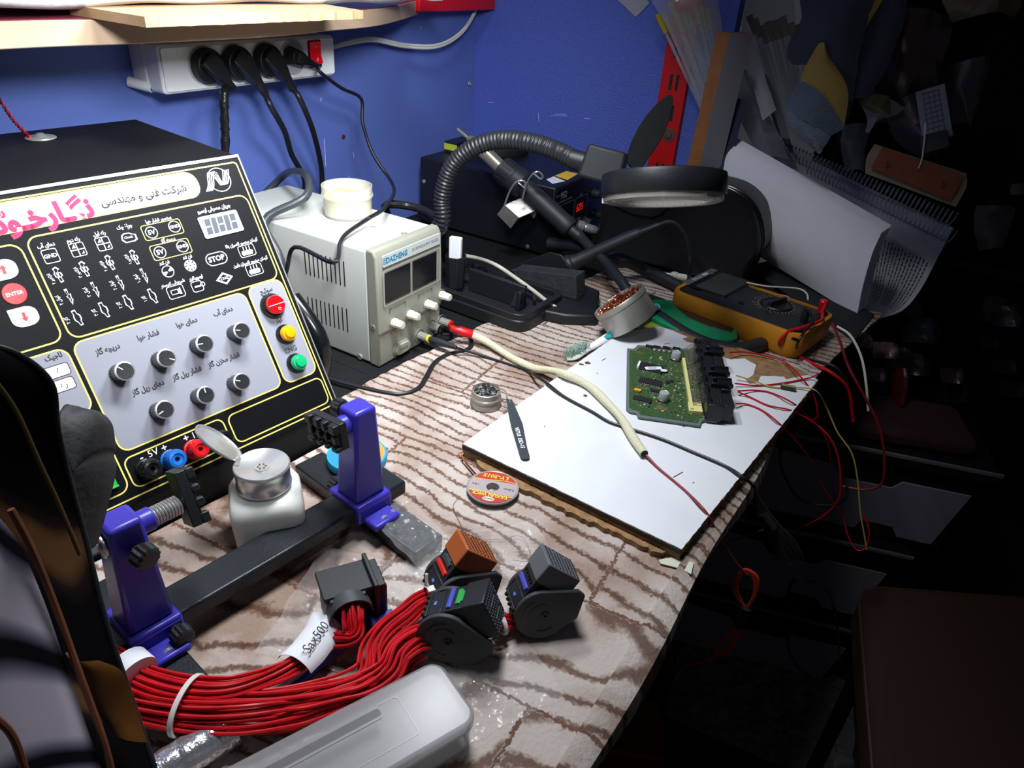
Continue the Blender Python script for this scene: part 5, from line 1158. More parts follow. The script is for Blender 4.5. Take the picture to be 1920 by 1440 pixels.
rp = node(nt, 'ShaderNodeValToRGB'); L(wv_.outputs['Fac'], rp.inputs[0]); e = rp.color_ramp.elements; e[0].position = .03; e[0].color = lin('17151c'); e[1].position = .5; e[1].color = lin('d9cede'); x = rp.color_ramp.elements.new(.16); x.color = lin('777086')
L(rp.outputs[0], b.inputs['Base Color']); b.inputs['Roughness'].default_value = .3
def ribbon(name, m, left, right, th, par=None, n=40, bulge=.01, **k):
    Lc_, Rc = cr(left, 8), cr(right, 8)
    def fn(a, b):
        i = b*(len(Lc_)-1); k_ = min(int(i), len(Lc_)-2); l = Lc_[k_].lerp(Lc_[k_+1], i-k_); j = b*(len(Rc)-1); k2 = min(int(j), len(Rc)-2); r = Rc[k2].lerp(Rc[k2+1], j-k2)
        return l.lerp(r, a) - FW*(bulge*math.sin(math.pi*a))
    g = MB(); g.grid(fn, 14, n, thick=th); return g.build(name, m, par, **k)
Rr = shape([(-60, 640), (30, 662), (96, 718), (108, 800), (128, 890), (160, 1010), (200, 1170), (240, 1290), (292, 1445), (330, 1560)], .335, .40)
t = thing('glossy_bag', 'glossy dark printed bag standing close to the camera at the left edge', 'bag', Matrix.Translation(Rr[-1]))
Rl = shape([(-300, 640), (-300, 662), (-300, 718), (-300, 800), (-300, 890), (-300, 1010), (-300, 1170), (-260, 1290), (-220, 1445), (-200, 1560)], .31, .36)
ribbon('bag_front', m_gloss, Rl, Rr, -.003, t, bulge=.012)
g = MB(); g.tube(Rr, .0012, n=8); g.build('seam', m_dark, t)
A1 = shape([(-40, 930), (30, 1010), (80, 1120), (125, 1250), (165, 1370), (200, 1470)], .318, .355); A0 = shape([(-260, 900), (-230, 1010), (-200, 1120), (-180, 1250), (-150, 1370), (-120, 1470)], .30, .34)
ribbon('lavender_fold', m_lav, A0, A1, -.002, t, bulge=.006)
m_org = mat('orange_brown_seam', '8a5238', .4, var=.3, vs_=60)
g = MB(); g.tube(shape([(20, 1085-130), (60, 1030), (105, 1140), (150, 1265), (195, 1390), (215, 1470)], .3175, .354), .0013, n=8); g.build('orange_seam', m_org, t)
g = MB(); g.tube(shape([(-30, 1330), (20, 1375), (45, 1440), (60, 1500)], .300, .32), .0013, n=8); g.build('orange_seam', m_org, t)
g = MB(); g.tube(shape([(-20, 700), (30, 770), (75, 870), (110, 945), (150, 1040)], .322, .345), .0009, n=8); g.build('gold_seam', mat('gold_seam', '7d6038', .3, .5), t)
m_amb = mat('amber_patch', '7d4f24', .3, var=.5, vs_=40)  # amber-brown mottled patch laid on the bag front
ribbon('amber_patch', m_amb, shape([(122, 1225), (140, 1262), (165, 1310), (200, 1360)], .348, .368), shape([(185, 1238), (228, 1258), (250, 1310), (276, 1392)], .356, .374), -.001, t, n=12, bulge=.004)
# rubber grip shape behind it
Ro = [(112, 775), (135, 764), (165, 770), (188, 795), (191, 835), (186, 850), (193, 875), (190, 915), (178, 960), (165, 1010), (150, 1040), (120, 960)]
ctr = ad(150, 890, .42); g = MB(); n = len(Ro); vs_ = [ad(x, y, .425) for x, y in Ro]; P = cr(vs_, 4, True); m_ = len(P); c = sum(P, V())/m_
ringsv = [[c+(p-c)*s_+FW*z_ for p in P] for s_, z_ in ((.02, -.012), (.6, -.010), (.88, -.005), (1, .002), (.95, .012), (.6, .018), (.02, .018))]
allv = [q for r_ in ringsv for q in r_]; fs = [(j*m_+k, j*m_+(k+1) % m_, (j+1)*m_+(k+1) % m_, (j+1)*m_+k) for j in range(len(ringsv)-1) for k in range(m_)]
g.add(allv, fs); g.build('rubber_grip', mat('worn_rubber', '2c2c2d', .6, bump=.2, bs=300), label='dark grey rubber grip seen behind the glossy bag in front of the tester', cat='grip', smooth=70)

# ================================================================== hot-air station
m_st = mat('station_black', '15161c', .42, bump=.12, bs=900)
X0, X1, Y0, Y1, HS = -.885, -.585, 1.115, 1.350, .130
t = thing('hot_air_station', 'black two-in-one rework station box with red display digits behind the magnifier', 'rework station', T((X0+X1)/2, (Y0+Y1)/2, 0))
MB().box(X0, X1, Y0, Y1, .004, HS).build('case', m_st, t, bev=.003)
for x in (X0+.03, X1-.03):
    for y in (Y0+.03, Y1-.03): g = MB(); g.cyl((x, y, .0002), (x, y, .004), .008, n=16); g.build('foot', m_dark, t)
MF2 = frame((X1+.0002, Y0, 0), (0, 1, 0), (0, 0, 1)); wS = Y1-Y0
g = MB(MF2); g.prism(rr(.004, wS-.004, .008, HS-.004, .004), 0, .0018); fp_ = g.build('front_panel', m_blackg, t)
g = MB(MF2)
for bx in ((.012, .075, .060, .095), (.080, .130, .035, .095)): g.band(rr(*bx, .002), rr(bx[0]+.0006, bx[1]-.0006, bx[2]+.0006, bx[3]-.0006, .0015), .0021)
g.text('952', .016, T(.030, .112, .0021), bold=.02); g.text('SMD REWORK STATION', .0055, T(.034, .101, .0021)); g.text('AIR', .006, T(.10, .098, .0021)); g.text('TEMP', .006, T(.10, .052, .0021)); g.text('REWORK', .005, T(.012, .114, .0021))
g.build('panel_printing', mat('dim_grey_print', '8a8d94', .5), fp_, smooth=0)
g = MB(MF2 @ Matrix.Translation((.085, .075, .0022))); 
for k in (0, 1, 2): seg7(g, .006+k*.009, .003, .0065, .0010, ('acdefg', 'abcdef', 'acdfg')[k], 0)
g.build('led_digits', mat('red_digits', 'd01512', .4, em=1.2), fp_, smooth=0)
for x, y in ((.155, .090), (.130, .040), (.190, .040)):
    g = MB(MF2 @ Matrix.Translation((x, y, .0018))); g.lathe([(.0095, 0), (.0095, .002), (.0075, .003), (.0072, .014), (.006, .015)], 26, flute=.08); g.build('knob', m_dark, t)
for c in ((788+7, 340),):
    v = av(c[0], c[1], Y0); g = MB(Matrix.Translation((v.x, Y0, v.z)) @ RX(90)); g.lathe([(.004, 0), (.0035, .0015), (.0001, .002)], 14, c1=False); g.build('case_screw', m_steel, t)
v = av(988, 478, Y0); g = MB(Matrix.Translation((v.x, Y0, .012)) @ RX(90)); g.lathe([(.004, 0), (.0035, .0015), (.0001, .002)], 14, c1=False); g.build('case_screw', m_steel, t)
A_ = [az(x, y, HS+.0002) for x, y in ((1040, 330), (1062, 321), (1084, 326), (1064, 338))]
g = MB(); g.flat([(p.x, p.y) for p in A_], HS+.0006); g.build('yellow_sticker', mat('yellow_sticker', 'e8c02a', .5), t, smooth=0)
A_ = [az(x, y, HS+.0002) for x, y in ((1024, 337), (1038, 331), (1060, 340), (1036, 345))]
g = MB(); g.flat([(p.x, p.y) for p in A_], HS+.0006); g.build('white_sticker', m_paper, t, smooth=0)
# aviation plug on the front with its cable
g0 = av(1100, 427, 1.24); a_ = au(1103, 428, -.560); b_ = au(1140, 440, -.528)
d_ = (b_-a_).normalized(); g = MB(); A = g.axis(a_-d_*.022, b_); L_ = (b_-a_).length+.022; g.lathe([(.010, 0), (.010, .012), (.0075, .013), (.0085, .016), (.0085, L_*.55), (.0065, L_*.6), (.0070, L_*.9), (.0045, L_)], 24, M=A)
t = thing('aviation_plug', 'steel round cable plug screwed into the front of the rework station', 'plug', Matrix.Translation(a_)); g.build('plug_shell', m_chrome, t, bev=.0006)
g = MB(); g.tube([b_-d_*.004, b_+d_*.02, au(1175, 452, -.50), au(1205, 470, -.47), az(1250, 493, .010), az(1290, 505, .008)], .0028, n=8); g.build('cable', m_cord, t)
# dark lamp base and things on top of the station
g = MB(); c = V((-.80, 1.27, HS)); g.lathe([(.055, .0002), (.057, .004), (.057, .014), (.050, .020), (.030, .026), (.0001, .027)], 40, M=Matrix.Translation(c), c1=False); g.build('round_black_lid', m_black, label='round black lid lying on top of the rework station', cat='lid')
t = MB(); t.M = T(-.835, 1.285, HS); c = av(870, 262, 1.27); 
g = MB(); g.box(-.875, -.845, 1.18, 1.24, HS+.0003, HS+.022); g.box(-.8755, -.8445, 1.1795, 1.1800, HS+.006, HS+.018, 1)
g.build('small_box', [m_black, mat('lime_label', 'b8c43a', .5)], label='small black box with lime label on the left end of the station', cat='box', bev=.001)
# looped black cable behind the supply
g = MB(); g.tube([V((-.80, .93, .008)), V((-.79, .93, .05)), ad(722, 388, 1.17), ad(765, 386, 1.17), ad(800, 398, 1.15), ad(825, 420, 1.10), V((-.66, .90, .04))], .0065, n=10); g.build('black_cable_loop', m_cord, label='black cable loop behind the power supply', cat='cable')

# ================================================================== magnifier lamp on corrugated arm
t = thing('magnifier_lamp', 'black round magnifier lamp on a thick corrugated flexible arm', 'magnifier lamp', T(-.705, .835, 0))
g = MB(); g.lathe([(.038, .0005), (.040, .006), (.034, .016), (.018, .022), (.0145, .04)], 36, M=T(-.705, .835, 0)); g.build('base', m_black, t, bev=.001)
D = [(-.625, .838, .03)]
hose = [V((-.705, .835, .03)), V((-.69, .835, .07)), ad(824, 425, 1.09), ad(829, 370, 1.075), ad(846, 315, 1.06), ad(885, 278, 1.045), ad(940, 262, 1.03), ad(1000, 268, 1.01), ad(1050, 285, .995), ad(1078, 300, .985)]
Pz = cr(hose, 24); L_ = sum((Pz[i+1]-Pz[i]).length for i in range(len(Pz)-1)); nr = 170; rs = []; acc = 0; i = 0
for k in range(nr*2):
    s_ = L_*k/(nr*2-1)
    while i < len(Pz)-2 and acc+(Pz[i+1]-Pz[i]).length < s_: acc += (Pz[i+1]-Pz[i]).length; i += 1
    q = min(1, (s_-acc)/max(1e-9, (Pz[i+1]-Pz[i]).length)); rs.append(Pz[i].lerp(Pz[i+1], q))
g = MB(); vs_ = []; up_ = V((0, 0, 1)); N = len(rs); nn = 20; fs = []; upp = V((1, 0, 0))
g.tube(rs, lambda q: .0117*(1+.075*math.sin(2*math.pi*78*q)), n=22, sub=1); g.build('corrugated_arm', mat('corrugated_black', '25272a', .38), t, smooth=60)
h0, h1 = ad(1072, 298, .985), ad(1100, 306, .980); g = MB(); g.cyl(h0, h1, .0125, .0135, n=24); g.build('arm_collar', m_black, t)
hb_ = ad(1130, 311, .968); Xh = (ad(1172, 322, .965)-hb_).normalized(); Mh = frame(hb_, Xh, V((0, 0, 1)).cross(Xh) if 0 else (ad(1130, 311, 1.1)-hb_))
if Mh.to_3x3().col[2].z < 0: Mh = frame(hb_, Xh, -(ad(1130, 311, 1.1)-hb_))
g = MB(Mh); g.box(-.026, .030, -.024, .024, -.020, .022, tx=.88, ty=.8); g.build('light_housing', mat('housing_grey_black', '191b1e', .55, spec=.3), t, bev=.004, seg=3)
lc = ad(1244, 345, .955); vw = (lc-O_).normalized()
nz = V((.0, .0, 1)) + V((0.02, .05, 0)) ; nz = (UP*1.0 - FW*(-.22)).normalized() ; upx = (UP-vw*UP.dot(vw)).normalized(); nz = (upx*.98 + RT*.50 + vw*.10).normalized()
Mr2 = frame(lc, RT, nz.cross(RT)); g = MB(Mr2); RL = .0775
g.lathe([(RL*.70, .0125), (RL*.93, .0130), (RL*.985, .0115), (RL, .0075), (RL, -.0135), (RL*.985, -.0150), (RL*.96, -.0150), (RL*.90, .0)], 72, c0=False, c1=False); g.build('lamp_ring', m_black, t, smooth=50)
g = MB(Mr2); g.lathe([(RL*.955, -.0145), (RL*.955, -.0215), (RL*.90, -.0235), (RL*.70, -.0235), (RL*.69, -.010)], 72, c0=False, c1=False); g.build('ring_diffuser', mat('clear_diffuser', 'b9b4ae', .15, alpha=.45, spec=.8), t, smooth=50)
g = MB(Mr2)
for k in range(48): g.box(RL*.78, RL*.82, -.0025, .0025, -.0205, -.0190, M=RZ(k*7.5))
g.build('led_chips', mat('led_chips', 'd8c9b0', .4), t)
g = MB(Mr2); g.lathe([(RL*.70, .008), (RL*.5, .0105), (.0001, .0125)], 48, c0=False, c1=False); g.build('lens', mat('lens_glass', 'eef4f4', .03, alpha=.18, spec=1), t)
g = MB(Mr2 @ RZ(-205)); g.box(RL*.93, RL*1.02, -.004, .004, -.021, -.0145); g.build('ring_clip', m_white, t, bev=.0006)
# lens cover swung up behind
bp = [(1176, 302), (1186, 262), (1208, 222), (1236, 190), (1256, 177), (1262, 186), (1258, 215), (1240, 260), (1215, 298), (1198, 318)]
bpv = cr([ad(x, y, 1.12) for x, y in bp], 4, True); c = sum(bpv, V())/len(bpv); g = MB(); n = len(bpv); th = FW*.006
g.add(bpv+[p+th for p in bpv], [tuple(range(n)), tuple(reversed(range(n, 2*n)))]+[((k+1) % n, k, n+k, n+(k+1) % n) for k in range(n)])
g.build('lens_cover', mat('cover_black', '141517', .7, spec=.25), t, bev=.001)

# ================================================================== hot-air gun in its cradle
def gp(x, y, yy=1.075): return av(x, y, yy)
t = thing('hot_air_gun', 'black hot-air gun with steel nozzle lying in a wire cradle against the station', 'hot air gun', Matrix.Translation(gp(1000, 400)))
n0, n1, n2, n3, n4, n5 = gp(858, 242), gp(884, 264), gp(893, 270), gp(940, 316), gp(985, 352), gp(1070, 430)
g = MB(); g.cyl(n0, n1, .0032, n=14); g.cyl(gp(880, 260), n2, .007, .011, n=20); g.cyl(n2, n3, .0125, n=24); g.build('steel_nozzle', mat('warm_steel', 'c9c0ac', .25, .8), t)
g = MB(); dd = (n4-n3).normalized(); A = g.axis(n3, n4); L_ = (n4-n3).length
g.lathe([(.017, 0), (.0225, .001), (.0225, L_*.55), (.0245, L_*.56), (.0245, L_*.9), (.019, L_)], 32, M=A); g.build('shroud', m_dark, t, bev=.0008)
g = MB()
for k in range(16):
    g.box(.0222, .0229, -.0018, .0018, .004, L_*.45, M=A @ RZ(k*22.5))
g.build('shroud_slots', m_ink, t)
g = MB(); A = g.axis(n4, n5); L2 = (n5-n4).length; g.lathe([(.0165, -.004), (.0170, .02), (.0165, L2*.8), (.0180, L2*.93), (.0150, L2), (.009, L2+.002)], 28, M=A); g.build('handle', m_dark, t, bev=.0006)
g = MB(); g.tube([n5, gp(1090, 447), gp(1105, 463, 1.06), gp(1135, 492, 1.04), gp(1165, 528, 1.0), az(1185, 560, .03), az(1200, 585, .012), az(1245, 605, .010)], lambda q: .0085 if q > .12 else .0105, n=14); g.build('air_hose', m_dark, t)
g = MB(); q0 = gp(968, 392, 1.058)
pl = [gp(946, 384, 1.05), gp(984, 368, 1.075), gp(1010, 392, 1.075), gp(973, 408, 1.05)]
dn_ = V((0, 0, -.0012))
def plate(g, P, th): n = len(P); g.add(P+[p+th for p in P], [tuple(range(n)), tuple(reversed(range(n, 2*n)))]+[((k+1) % n, k, n+k, n+(k+1) % n) for k in range(n)])
t2 = thing('gun_cradle', 'bent steel cradle plate with two wire hooks holding the hot-air gun', 'holder', Matrix.Translation(q0))
plate(g, pl, dn_); plate(g, [pl[0], pl[3], gp(958, 428, 1.047), gp(933, 402, 1.047)], V((0, -.0012, 0)))
plate(g, [pl[2], pl[1]+(pl[2]-pl[1])*.55, gp(993, 398, 1.078), gp(1001, 410, 1.078)], V((0, .0012, 0))); g.build('plate', mat('dull_steel_plate', '8b8883', .4, .6), t2)
for hx in (0, 33):
    dy = -.035 if hx == 0 else 0
    g = MB(); g.tube([gp(946+hx, 385-hx*.3, 1.05), gp(955+hx, 360-hx*.5, 1.045), gp(967+hx, 342-hx*.5, 1.04), gp(981+hx*.9, 339-hx*.5, 1.045), gp(988+hx*.9, 347-hx*.5, 1.05), gp(984+hx*.9, 352-hx*.5, 1.05), gp(972+hx*.9, 343-hx*.5, 1.05)], .0016, n=8, sub=3); g.build('wire_hook', m_chrome, t2)

# ================================================================== soldering iron, its stand, hoses
ip_ = lambda x, y: av(x, y, 1.03 + (x-1050)*.0003)
t = thing('soldering_iron', 'black soldering iron resting tip-down in its stand, cable arching to the right', 'soldering iron', Matrix.Translation(ip_(1060, 497)))
s0, s1, s2, s3 = ip_(1048, 505), ip_(1075, 492), ip_(1120, 473), ip_(1200, 436)
g = MB(); A = g.axis(s0, s1); L_ = (s1-s0).length; g.lathe([(.010, -.012), (.014, -.006), (.0205, .0), (.0215, .004), (.0195, .008), (.0215, .012), (.0175, .016), (.0150, L_)], 32, M=A); g.build('rubber_collar', m_dark, t, bev=.0005)
g = MB(); A = g.axis(s1, s3); L_ = (s3-s1).length; g.lathe([(.0135, 0), (.0130, .004), (.0115, .008), (.0118, L_*.35), (.0112, L_*.37), (.0105, L_*.8), (.0085, L_)], 28, M=A); g.build('handle', m_dark, t, bev=.0005)
g = MB(); s4 = ip_(1237, 421); dd = s4-s3
for k in range(9): g.cyl(s3+dd*(k/9), s3+dd*((k+.6)/9), .0075-.00035*k, n=16)
g.cyl(s3, s4, .005, .0038, n=12); g.build('strain_relief', m_dark, t)
g = MB(); g.tube([s4, ip_(1255, 416), ip_(1272, 423), ip_(1287, 445), ip_(1293, 475), ip_(1293, 508), az(1290, 530, .008)], .0034, n=10); g.build('cable', m_cord, t)
t = thing('soldering_stand', 'black plastic soldering stand with upright worn grey block and flared guard', 'stand', T(-.50, .97, 0))
def pxprism(pts, z0, z1): P = [az(x, y, z1).to_2d() for x, y in pts]; P = P if sum(P[i-1].cross(P[i]) for i in range(len(P))) > 0 else P[::-1]; return [(p.x, p.y) for p in P], z0, z1
g = MB(); g.prism(*pxprism([(985, 575), (1060, 590), (1120, 592), (1125, 545), (1080, 525), (985, 512)], .005, .022)); g.build('tray', m_black, t, bev=.003)
gb = [av(x, y, .935) for x, y in ((962, 575), (1078, 590), (1080, 518), (1020, 511), (962, 505))]
gb[0].z = gb[1].z = .0225
P = [(p.x, p.z) for p in gb]; n = len(P); o = V((0, .030, 0)); g = MB(); F_ = [V((x, .935, z)) for x, z in P]; g.add(F_+[p+o for p in F_], [tuple(range(n)), tuple(reversed(range(n, 2*n)))]+[((k+1) % n, k, n+k, n+(k+1) % n) for k in range(n)]); g.build('worn_block', mat('worn_grey_block', '34363a', .75, bump=.6, bs=200, var=.3, vs_=60), t, bev=.001)
gd = [(960, 512), (968, 496), (1000, 484), (1030, 473), (1052, 478), (1066, 500), (1064, 520)]
g = MB(); F_ = [av(x, y, .985) for x, y in gd]; o = V((0, .004, 0)); n = len(F_); g.add(F_+[p+o for p in F_]+[], [tuple(range(n)), tuple(reversed(range(n, 2*n)))]+[((k+1) % n, k, n+k, n+(k+1) % n) for k in range(n)]); g.build('guard', m_black, t, bev=.0012)
a_, b_ = av(962, 507, .975), av(1008, 503, .975); g = MB(); g.cyl(a_, b_, .0012, n=8); t = thing('ball_head_pin', 'thin metal pin with magenta ball head lying across the stand', 'pin', Matrix.Translation(a_)); g.build('shaft', m_steel, t)
g = MB(); g.ell(b_, .0040, .0035, .0035); d_ = (b_-a_).normalized(); g.cyl(b_-d_*.012, b_, .0022, .0028, n=12); g.build('ball', mat('magenta_ball', '9c1c66', .3), t)
g = MB(); g.tube([av(1036, 457, 1.09), av(1080, 462, 1.09), av(1125, 475, 1.09), av(1170, 488, 1.09), az(1210, 507, .020), az(1250, 525, .018), az(1290, 548, .014), az(1310, 570, .012)], .0098, n=14); g.cyl(av(1030, 456, 1.092), av(1046, 458, 1.092), .0115, n=20); g.build('rubber_hose', m_dark, label='black rubber hose running from the station behind the soldering iron to the multimeter', cat='hose')
g = MB(); g.tube([az(1180, 560, .012), az(1220, 585, .012), az(1240, 598, .013), az(1290, 630, .013), az(1340, 650, .013), az(1390, 655, .013), az(1440, 640, .013), az(1475, 620, .012)], .0105, n=14); g.build('rubber_hose', m_dark, label='thick black hose curving around the green knife handle at the torn board corner', cat='hose')
for k, (x, y) in enumerate(((1253, 492), (1250, 515))):
    a_, b_ = az(x+8, y, .012), az(x+42, y+3+4*k, .012); t = thing('probe_plug', ('upper', 'lower')[k]+' of two grey probe plugs lying left of the multimeter', 'probe plug', Matrix.Translation(a_))
    g = MB(); L_ = (b_-a_).length; g.lathe([(.0050, 0), (.0068, .004), (.0068, .010), (.0054, .012), (.0060, L_*.7), (.0045, L_)], 18, M=g.axis(a_, b_)); g.build('grip', m_cream if k else mat('grey_grip', 'a5a29a', .5), t)
    g = MB(); g.cyl(a_-(b_-a_).normalized()*.016, a_, .0022, .0034, n=12); g.build('tip', m_chrome, t)

# ================================================================== black tool caddy and cup
t = thing('tool_caddy', 'black plastic tool caddy with slots and an upright fin, right of the power supply', 'caddy', T(-.56, .87, 0))
Mk = frame((-.662, .820, .0005), (.995, -.045, 0), (0, 1, 0)); LX_, LY_ = .205, .125
g = MB(Mk); g.prism(rr(0, LX_, 0, LY_, .022, 6), 0, .022); base_ = g.build('base', m_black, t, bev=.003)
g = MB(Mk); o1, o2 = rr(.0015, LX_-.0015, .0015, LY_-.0015, .021, 6), rr(.012, LX_-.012, .012, LY_-.012, .013, 6); n = len(o1)
g.add([(x, y, .0222) for x, y in o1]+[(x, y, .031) for x, y in o1]+[(x, y, .0222) for x, y in o2]+[(x, y, .031) for x, y in o2], [f for k in range(n) for f in ((k, (k+1) % n, n+(k+1) % n, n+k), (2*n+(k+1) % n, 2*n+k, 3*n+k, 3*n+(k+1) % n), (n+k, n+(k+1) % n, 3*n+(k+1) % n, 3*n+k))]); g.build('raised_rim', m_black, t, bev=.0012)
g = MB(Mk); g.box(.012, .10, .060, .112, .0222, .0300); g.build('slotted_deck', m_black, t, bev=.002)
g = MB(Mk)
for cx, cy, r_ in ((.030, .085, .012), (.056, .100, .009), (.028, .106, .007)): g.lathe([(r_, .0302), (r_, .036), (r_*.8, .036), (r_*.8, .0303), (.0001, .0303)], 28, M=Matrix.Translation((cx, cy, 0)), c0=False, c1=False)
g.build('round_well', m_black, t)
g = MB(Mk); g.box(.075, .178, .040, .048, .0222, .058); g.box(.170, .178, .030, .048, .0222, .052); fn_ = g.build('fin', m_black, t, bev=.0014)
g = MB(Mk); g.add([(.158, .0395, .030), (.168, .0395, .030), (.163, .0395, .048), (.158, .036, .024), (.168, .036, .024), (.163, .038, .040)], [(0, 1, 2), (3, 5, 4), (0, 3, 4, 1), (1, 4, 5, 2), (2, 5, 3, 0)]); g.build('small_cone', m_dark, fn_)
g = MB(Mk); g.tube([V((.10, .075, .031)), V((.13, .085, .034)), V((.165, .080, .034)), V((.185, .060, .031))], .0022, n=8); g.build('rib', m_black, t)
cu = az(853, 556, .03); X = Matrix.Translation((-.600, .842, .0312))
t = thing('pencil_cup', 'small black faceted cup holding a white packet beside the power supply', 'cup', X)
g = MB(X); g.lathe([(.014, 0), (.0165, .050), (.0150, .050), (.0128, .003), (.0001, .003)], 8, c1=False); g.build('cup', m_black, t, bev=.001)
g = MB(X @ RZ(15)); g.box(-.010, .009, -.0050, .0050, .004, .078); g.build('white_packet', m_white, bev=.002, label='white packet standing in the black cup beside the supply', cat='packet')
pts = [av(862, 478, .90), av(895, 484, .905), az(930, 497, .070), az(965, 520, .056), az(1000, 545, .040), az(1035, 572, .022), az(1070, 592, .012), az(1100, 602, .009), az(1112, 606, .008)]
g = MB(); g.tube(pts, .0030, n=10); g.build('cream_cable', mat('dirty_cream_cable', 'b9b6a8', .5), label='cream cable arching from behind the supply over the caddy to the tin', cat='cable')

# ================================================================== tin with copper wool, toothbrush, knife
bc = az(1188, 612, .034); tc_ = ad(1160, 560, (bc-O_).length+.015)
A0 = ((UP*.85-RT*.58).normalized()*.97-FW*.20).normalized(); ctr = ad(1173, 583, 1.035); RTn = .0385; HT = .040
Xt = Matrix.Translation(ctr - A0*HT*.5) @ A0.to_track_quat('Z', 'Y').to_matrix().to_4x4()
t = thing('copper_wool_tin', 'tilted round steel tin with copper curls, propped on the toothbrush', 'tin', Xt)
g = MB(Xt); g.lathe([(RTn*.97, 0), (RTn, .002), (RTn, HT-.009), (RTn*1.03, HT-.008), (RTn*1.03, HT-.001), (RTn*1.01, HT), (RTn*.97, HT-.002), (RTn*.96, HT-.012), (.0001, HT-.012)], 56, c1=False); g.build('tin', m_steel, t, smooth=45)
random.seed(4); g = MB(Xt)
for k in range(130):
    a = random.uniform(0, 6.28); r = RTn*.84*random.random()**.5; c = V((r*math.cos(a), r*math.sin(a), HT-.006+random.uniform(-.002, .009)*(1-r/RTn*.5))); pr = []
    ax = V((random.uniform(-1, 1), random.uniform(-1, 1), random.uniform(-.6, .6))).normalized(); s1_ = ax.orthogonal().normalized(); s2_ = ax.cross(s1_)
    for j in range(9): an = j*1.15; pr.append(c+ax*(j*.0011-.004)+s1_*(.0024*math.cos(an))+s2_*(.0024*math.sin(an)))
    g.tube(pr, .00065, n=4, sub=2)
o = g.build('copper_wool', m_copper, t); o['kind'] = 'stuff'
t = thing('toothbrush', 'old toothbrush with white and teal handle, worn green bristles, at the board edge', 'toothbrush', Matrix.Translation(az(1085, 665, .012)))
hp_ = [az(1085, 662, .012), az(1110, 650, .014), az(1140, 632, .020), az(1170, 615, .0225), az(1205, 592, .026), az(1232, 574, .030)]
g = MB(); g.tube(hp_, lambda q: .0046+.0026*math.sin(min(1, q*1.15)*2.6), n=14, sy=.7); g.build('handle', m_white, t)
m_teal = mat('teal_grip', '1f9c9c', .4)
g = MB(); g.tube([az(1135, 633, .0235), az(1150, 625, .0255), az(1166, 615, .027)], lambda q: .0058*math.sin(.5+q*2.1), n=12, sy=.5); g.tube([az(1190, 598, .030), az(1212, 585, .031), az(1232, 573, .0335)], lambda q: .0038, n=10, sy=.6); g.build('teal_grip', m_teal, t)
g = MB(); hh = [az(1062, 672, .008), az(1078, 670, .0085), az(1098, 657, .012)]; g.tube(hh, .0055, n=12, sy=.45); g.build('brush_head', mat('clear_head', 'c6cfcb', .3), t)
random.seed(6); g = MB()
for k in range(220):
    q = random.random(); p = hh[0].lerp(hh[2], q)+V((random.uniform(-.004, .004), random.uniform(-.004, .004), .002)); e_ = p+V((random.uniform(-.005, .005), random.uniform(-.005, .005), .009+random.uniform(0, .004))); g.tube([p, (p+e_)/2+V((random.uniform(-.002, .002), 0, 0)), e_], .00035, n=4, sub=2)
o = g.build('bristles', mat('bristle_green', '8fb8a6', .6, col2='c8d8d0'), t); o['kind'] = 'stuff'
t = thing('folding_knife', 'green handled tool with brown inlay lying between the hose and the multimeter', 'tool', Matrix.Translation(az(1290, 600, CZ)))
P = [az(x, y, .020).to_2d() for x, y in ((1216, 566), (1226, 560), (1260, 562), (1330, 588), (1383, 615), (1384, 632), (1370, 637), (1330, 634), (1280, 622), (1218, 592))]
P = P if sum(P[i-1].cross(P[i]) for i in range(len(P))) > 0 else P[::-1]
g = MB(); g.prism([(p.x, p.y) for p in P], CZ+.0015, .020); g.build('handle', mat('green_handle', '0c8a5c', .4), t, bev=.003, seg=3)
P = [az(x, y, .0206).to_2d() for x, y in ((1262, 570), (1285, 572), (1330, 590), (1376, 615), (1372, 622), (1330, 612), (1290, 594))]; P = P if sum(P[i-1].cross(P[i]) for i in range(len(P))) > 0 else P[::-1]
g = MB(); g.prism([(p.x, p.y) for p in P], .0195, .0209); g.build('inlay', mat('brown_inlay', '4b372c', .4, .3), t, bev=.0004)
P = [az(x, y, .014).to_2d() for x, y in ((1172, 540), (1180, 536), (1262, 566), (1255, 580), (1200, 562))]; P = P if sum(P[i-1].cross(P[i]) for i in range(len(P))) > 0 else P[::-1]
g = MB(); g.prism([(p.x, p.y) for p in P], .008, .014); g.build('dark_blade', mat('dark_green_blade', '1d2a26', .35), t, bev=.001)
P = [az(x, y, .012).to_2d() for x, y in ((1192, 600), (1215, 590), (1250, 600), (1262, 612), (1235, 616), (1200, 614))]; P = P if sum(P[i-1].cross(P[i]) for i in range(len(P))) > 0 else P[::-1]
g = MB(); g.prism([(p.x, p.y) for p in P], CZ+.0006, .012); g.build('lime_handle', mat('lime_plastic', 'a3ad3e', .4), bev=.0025, seg=3, label='lime green tool handle between the toothbrush and the black hose', cat='tool')

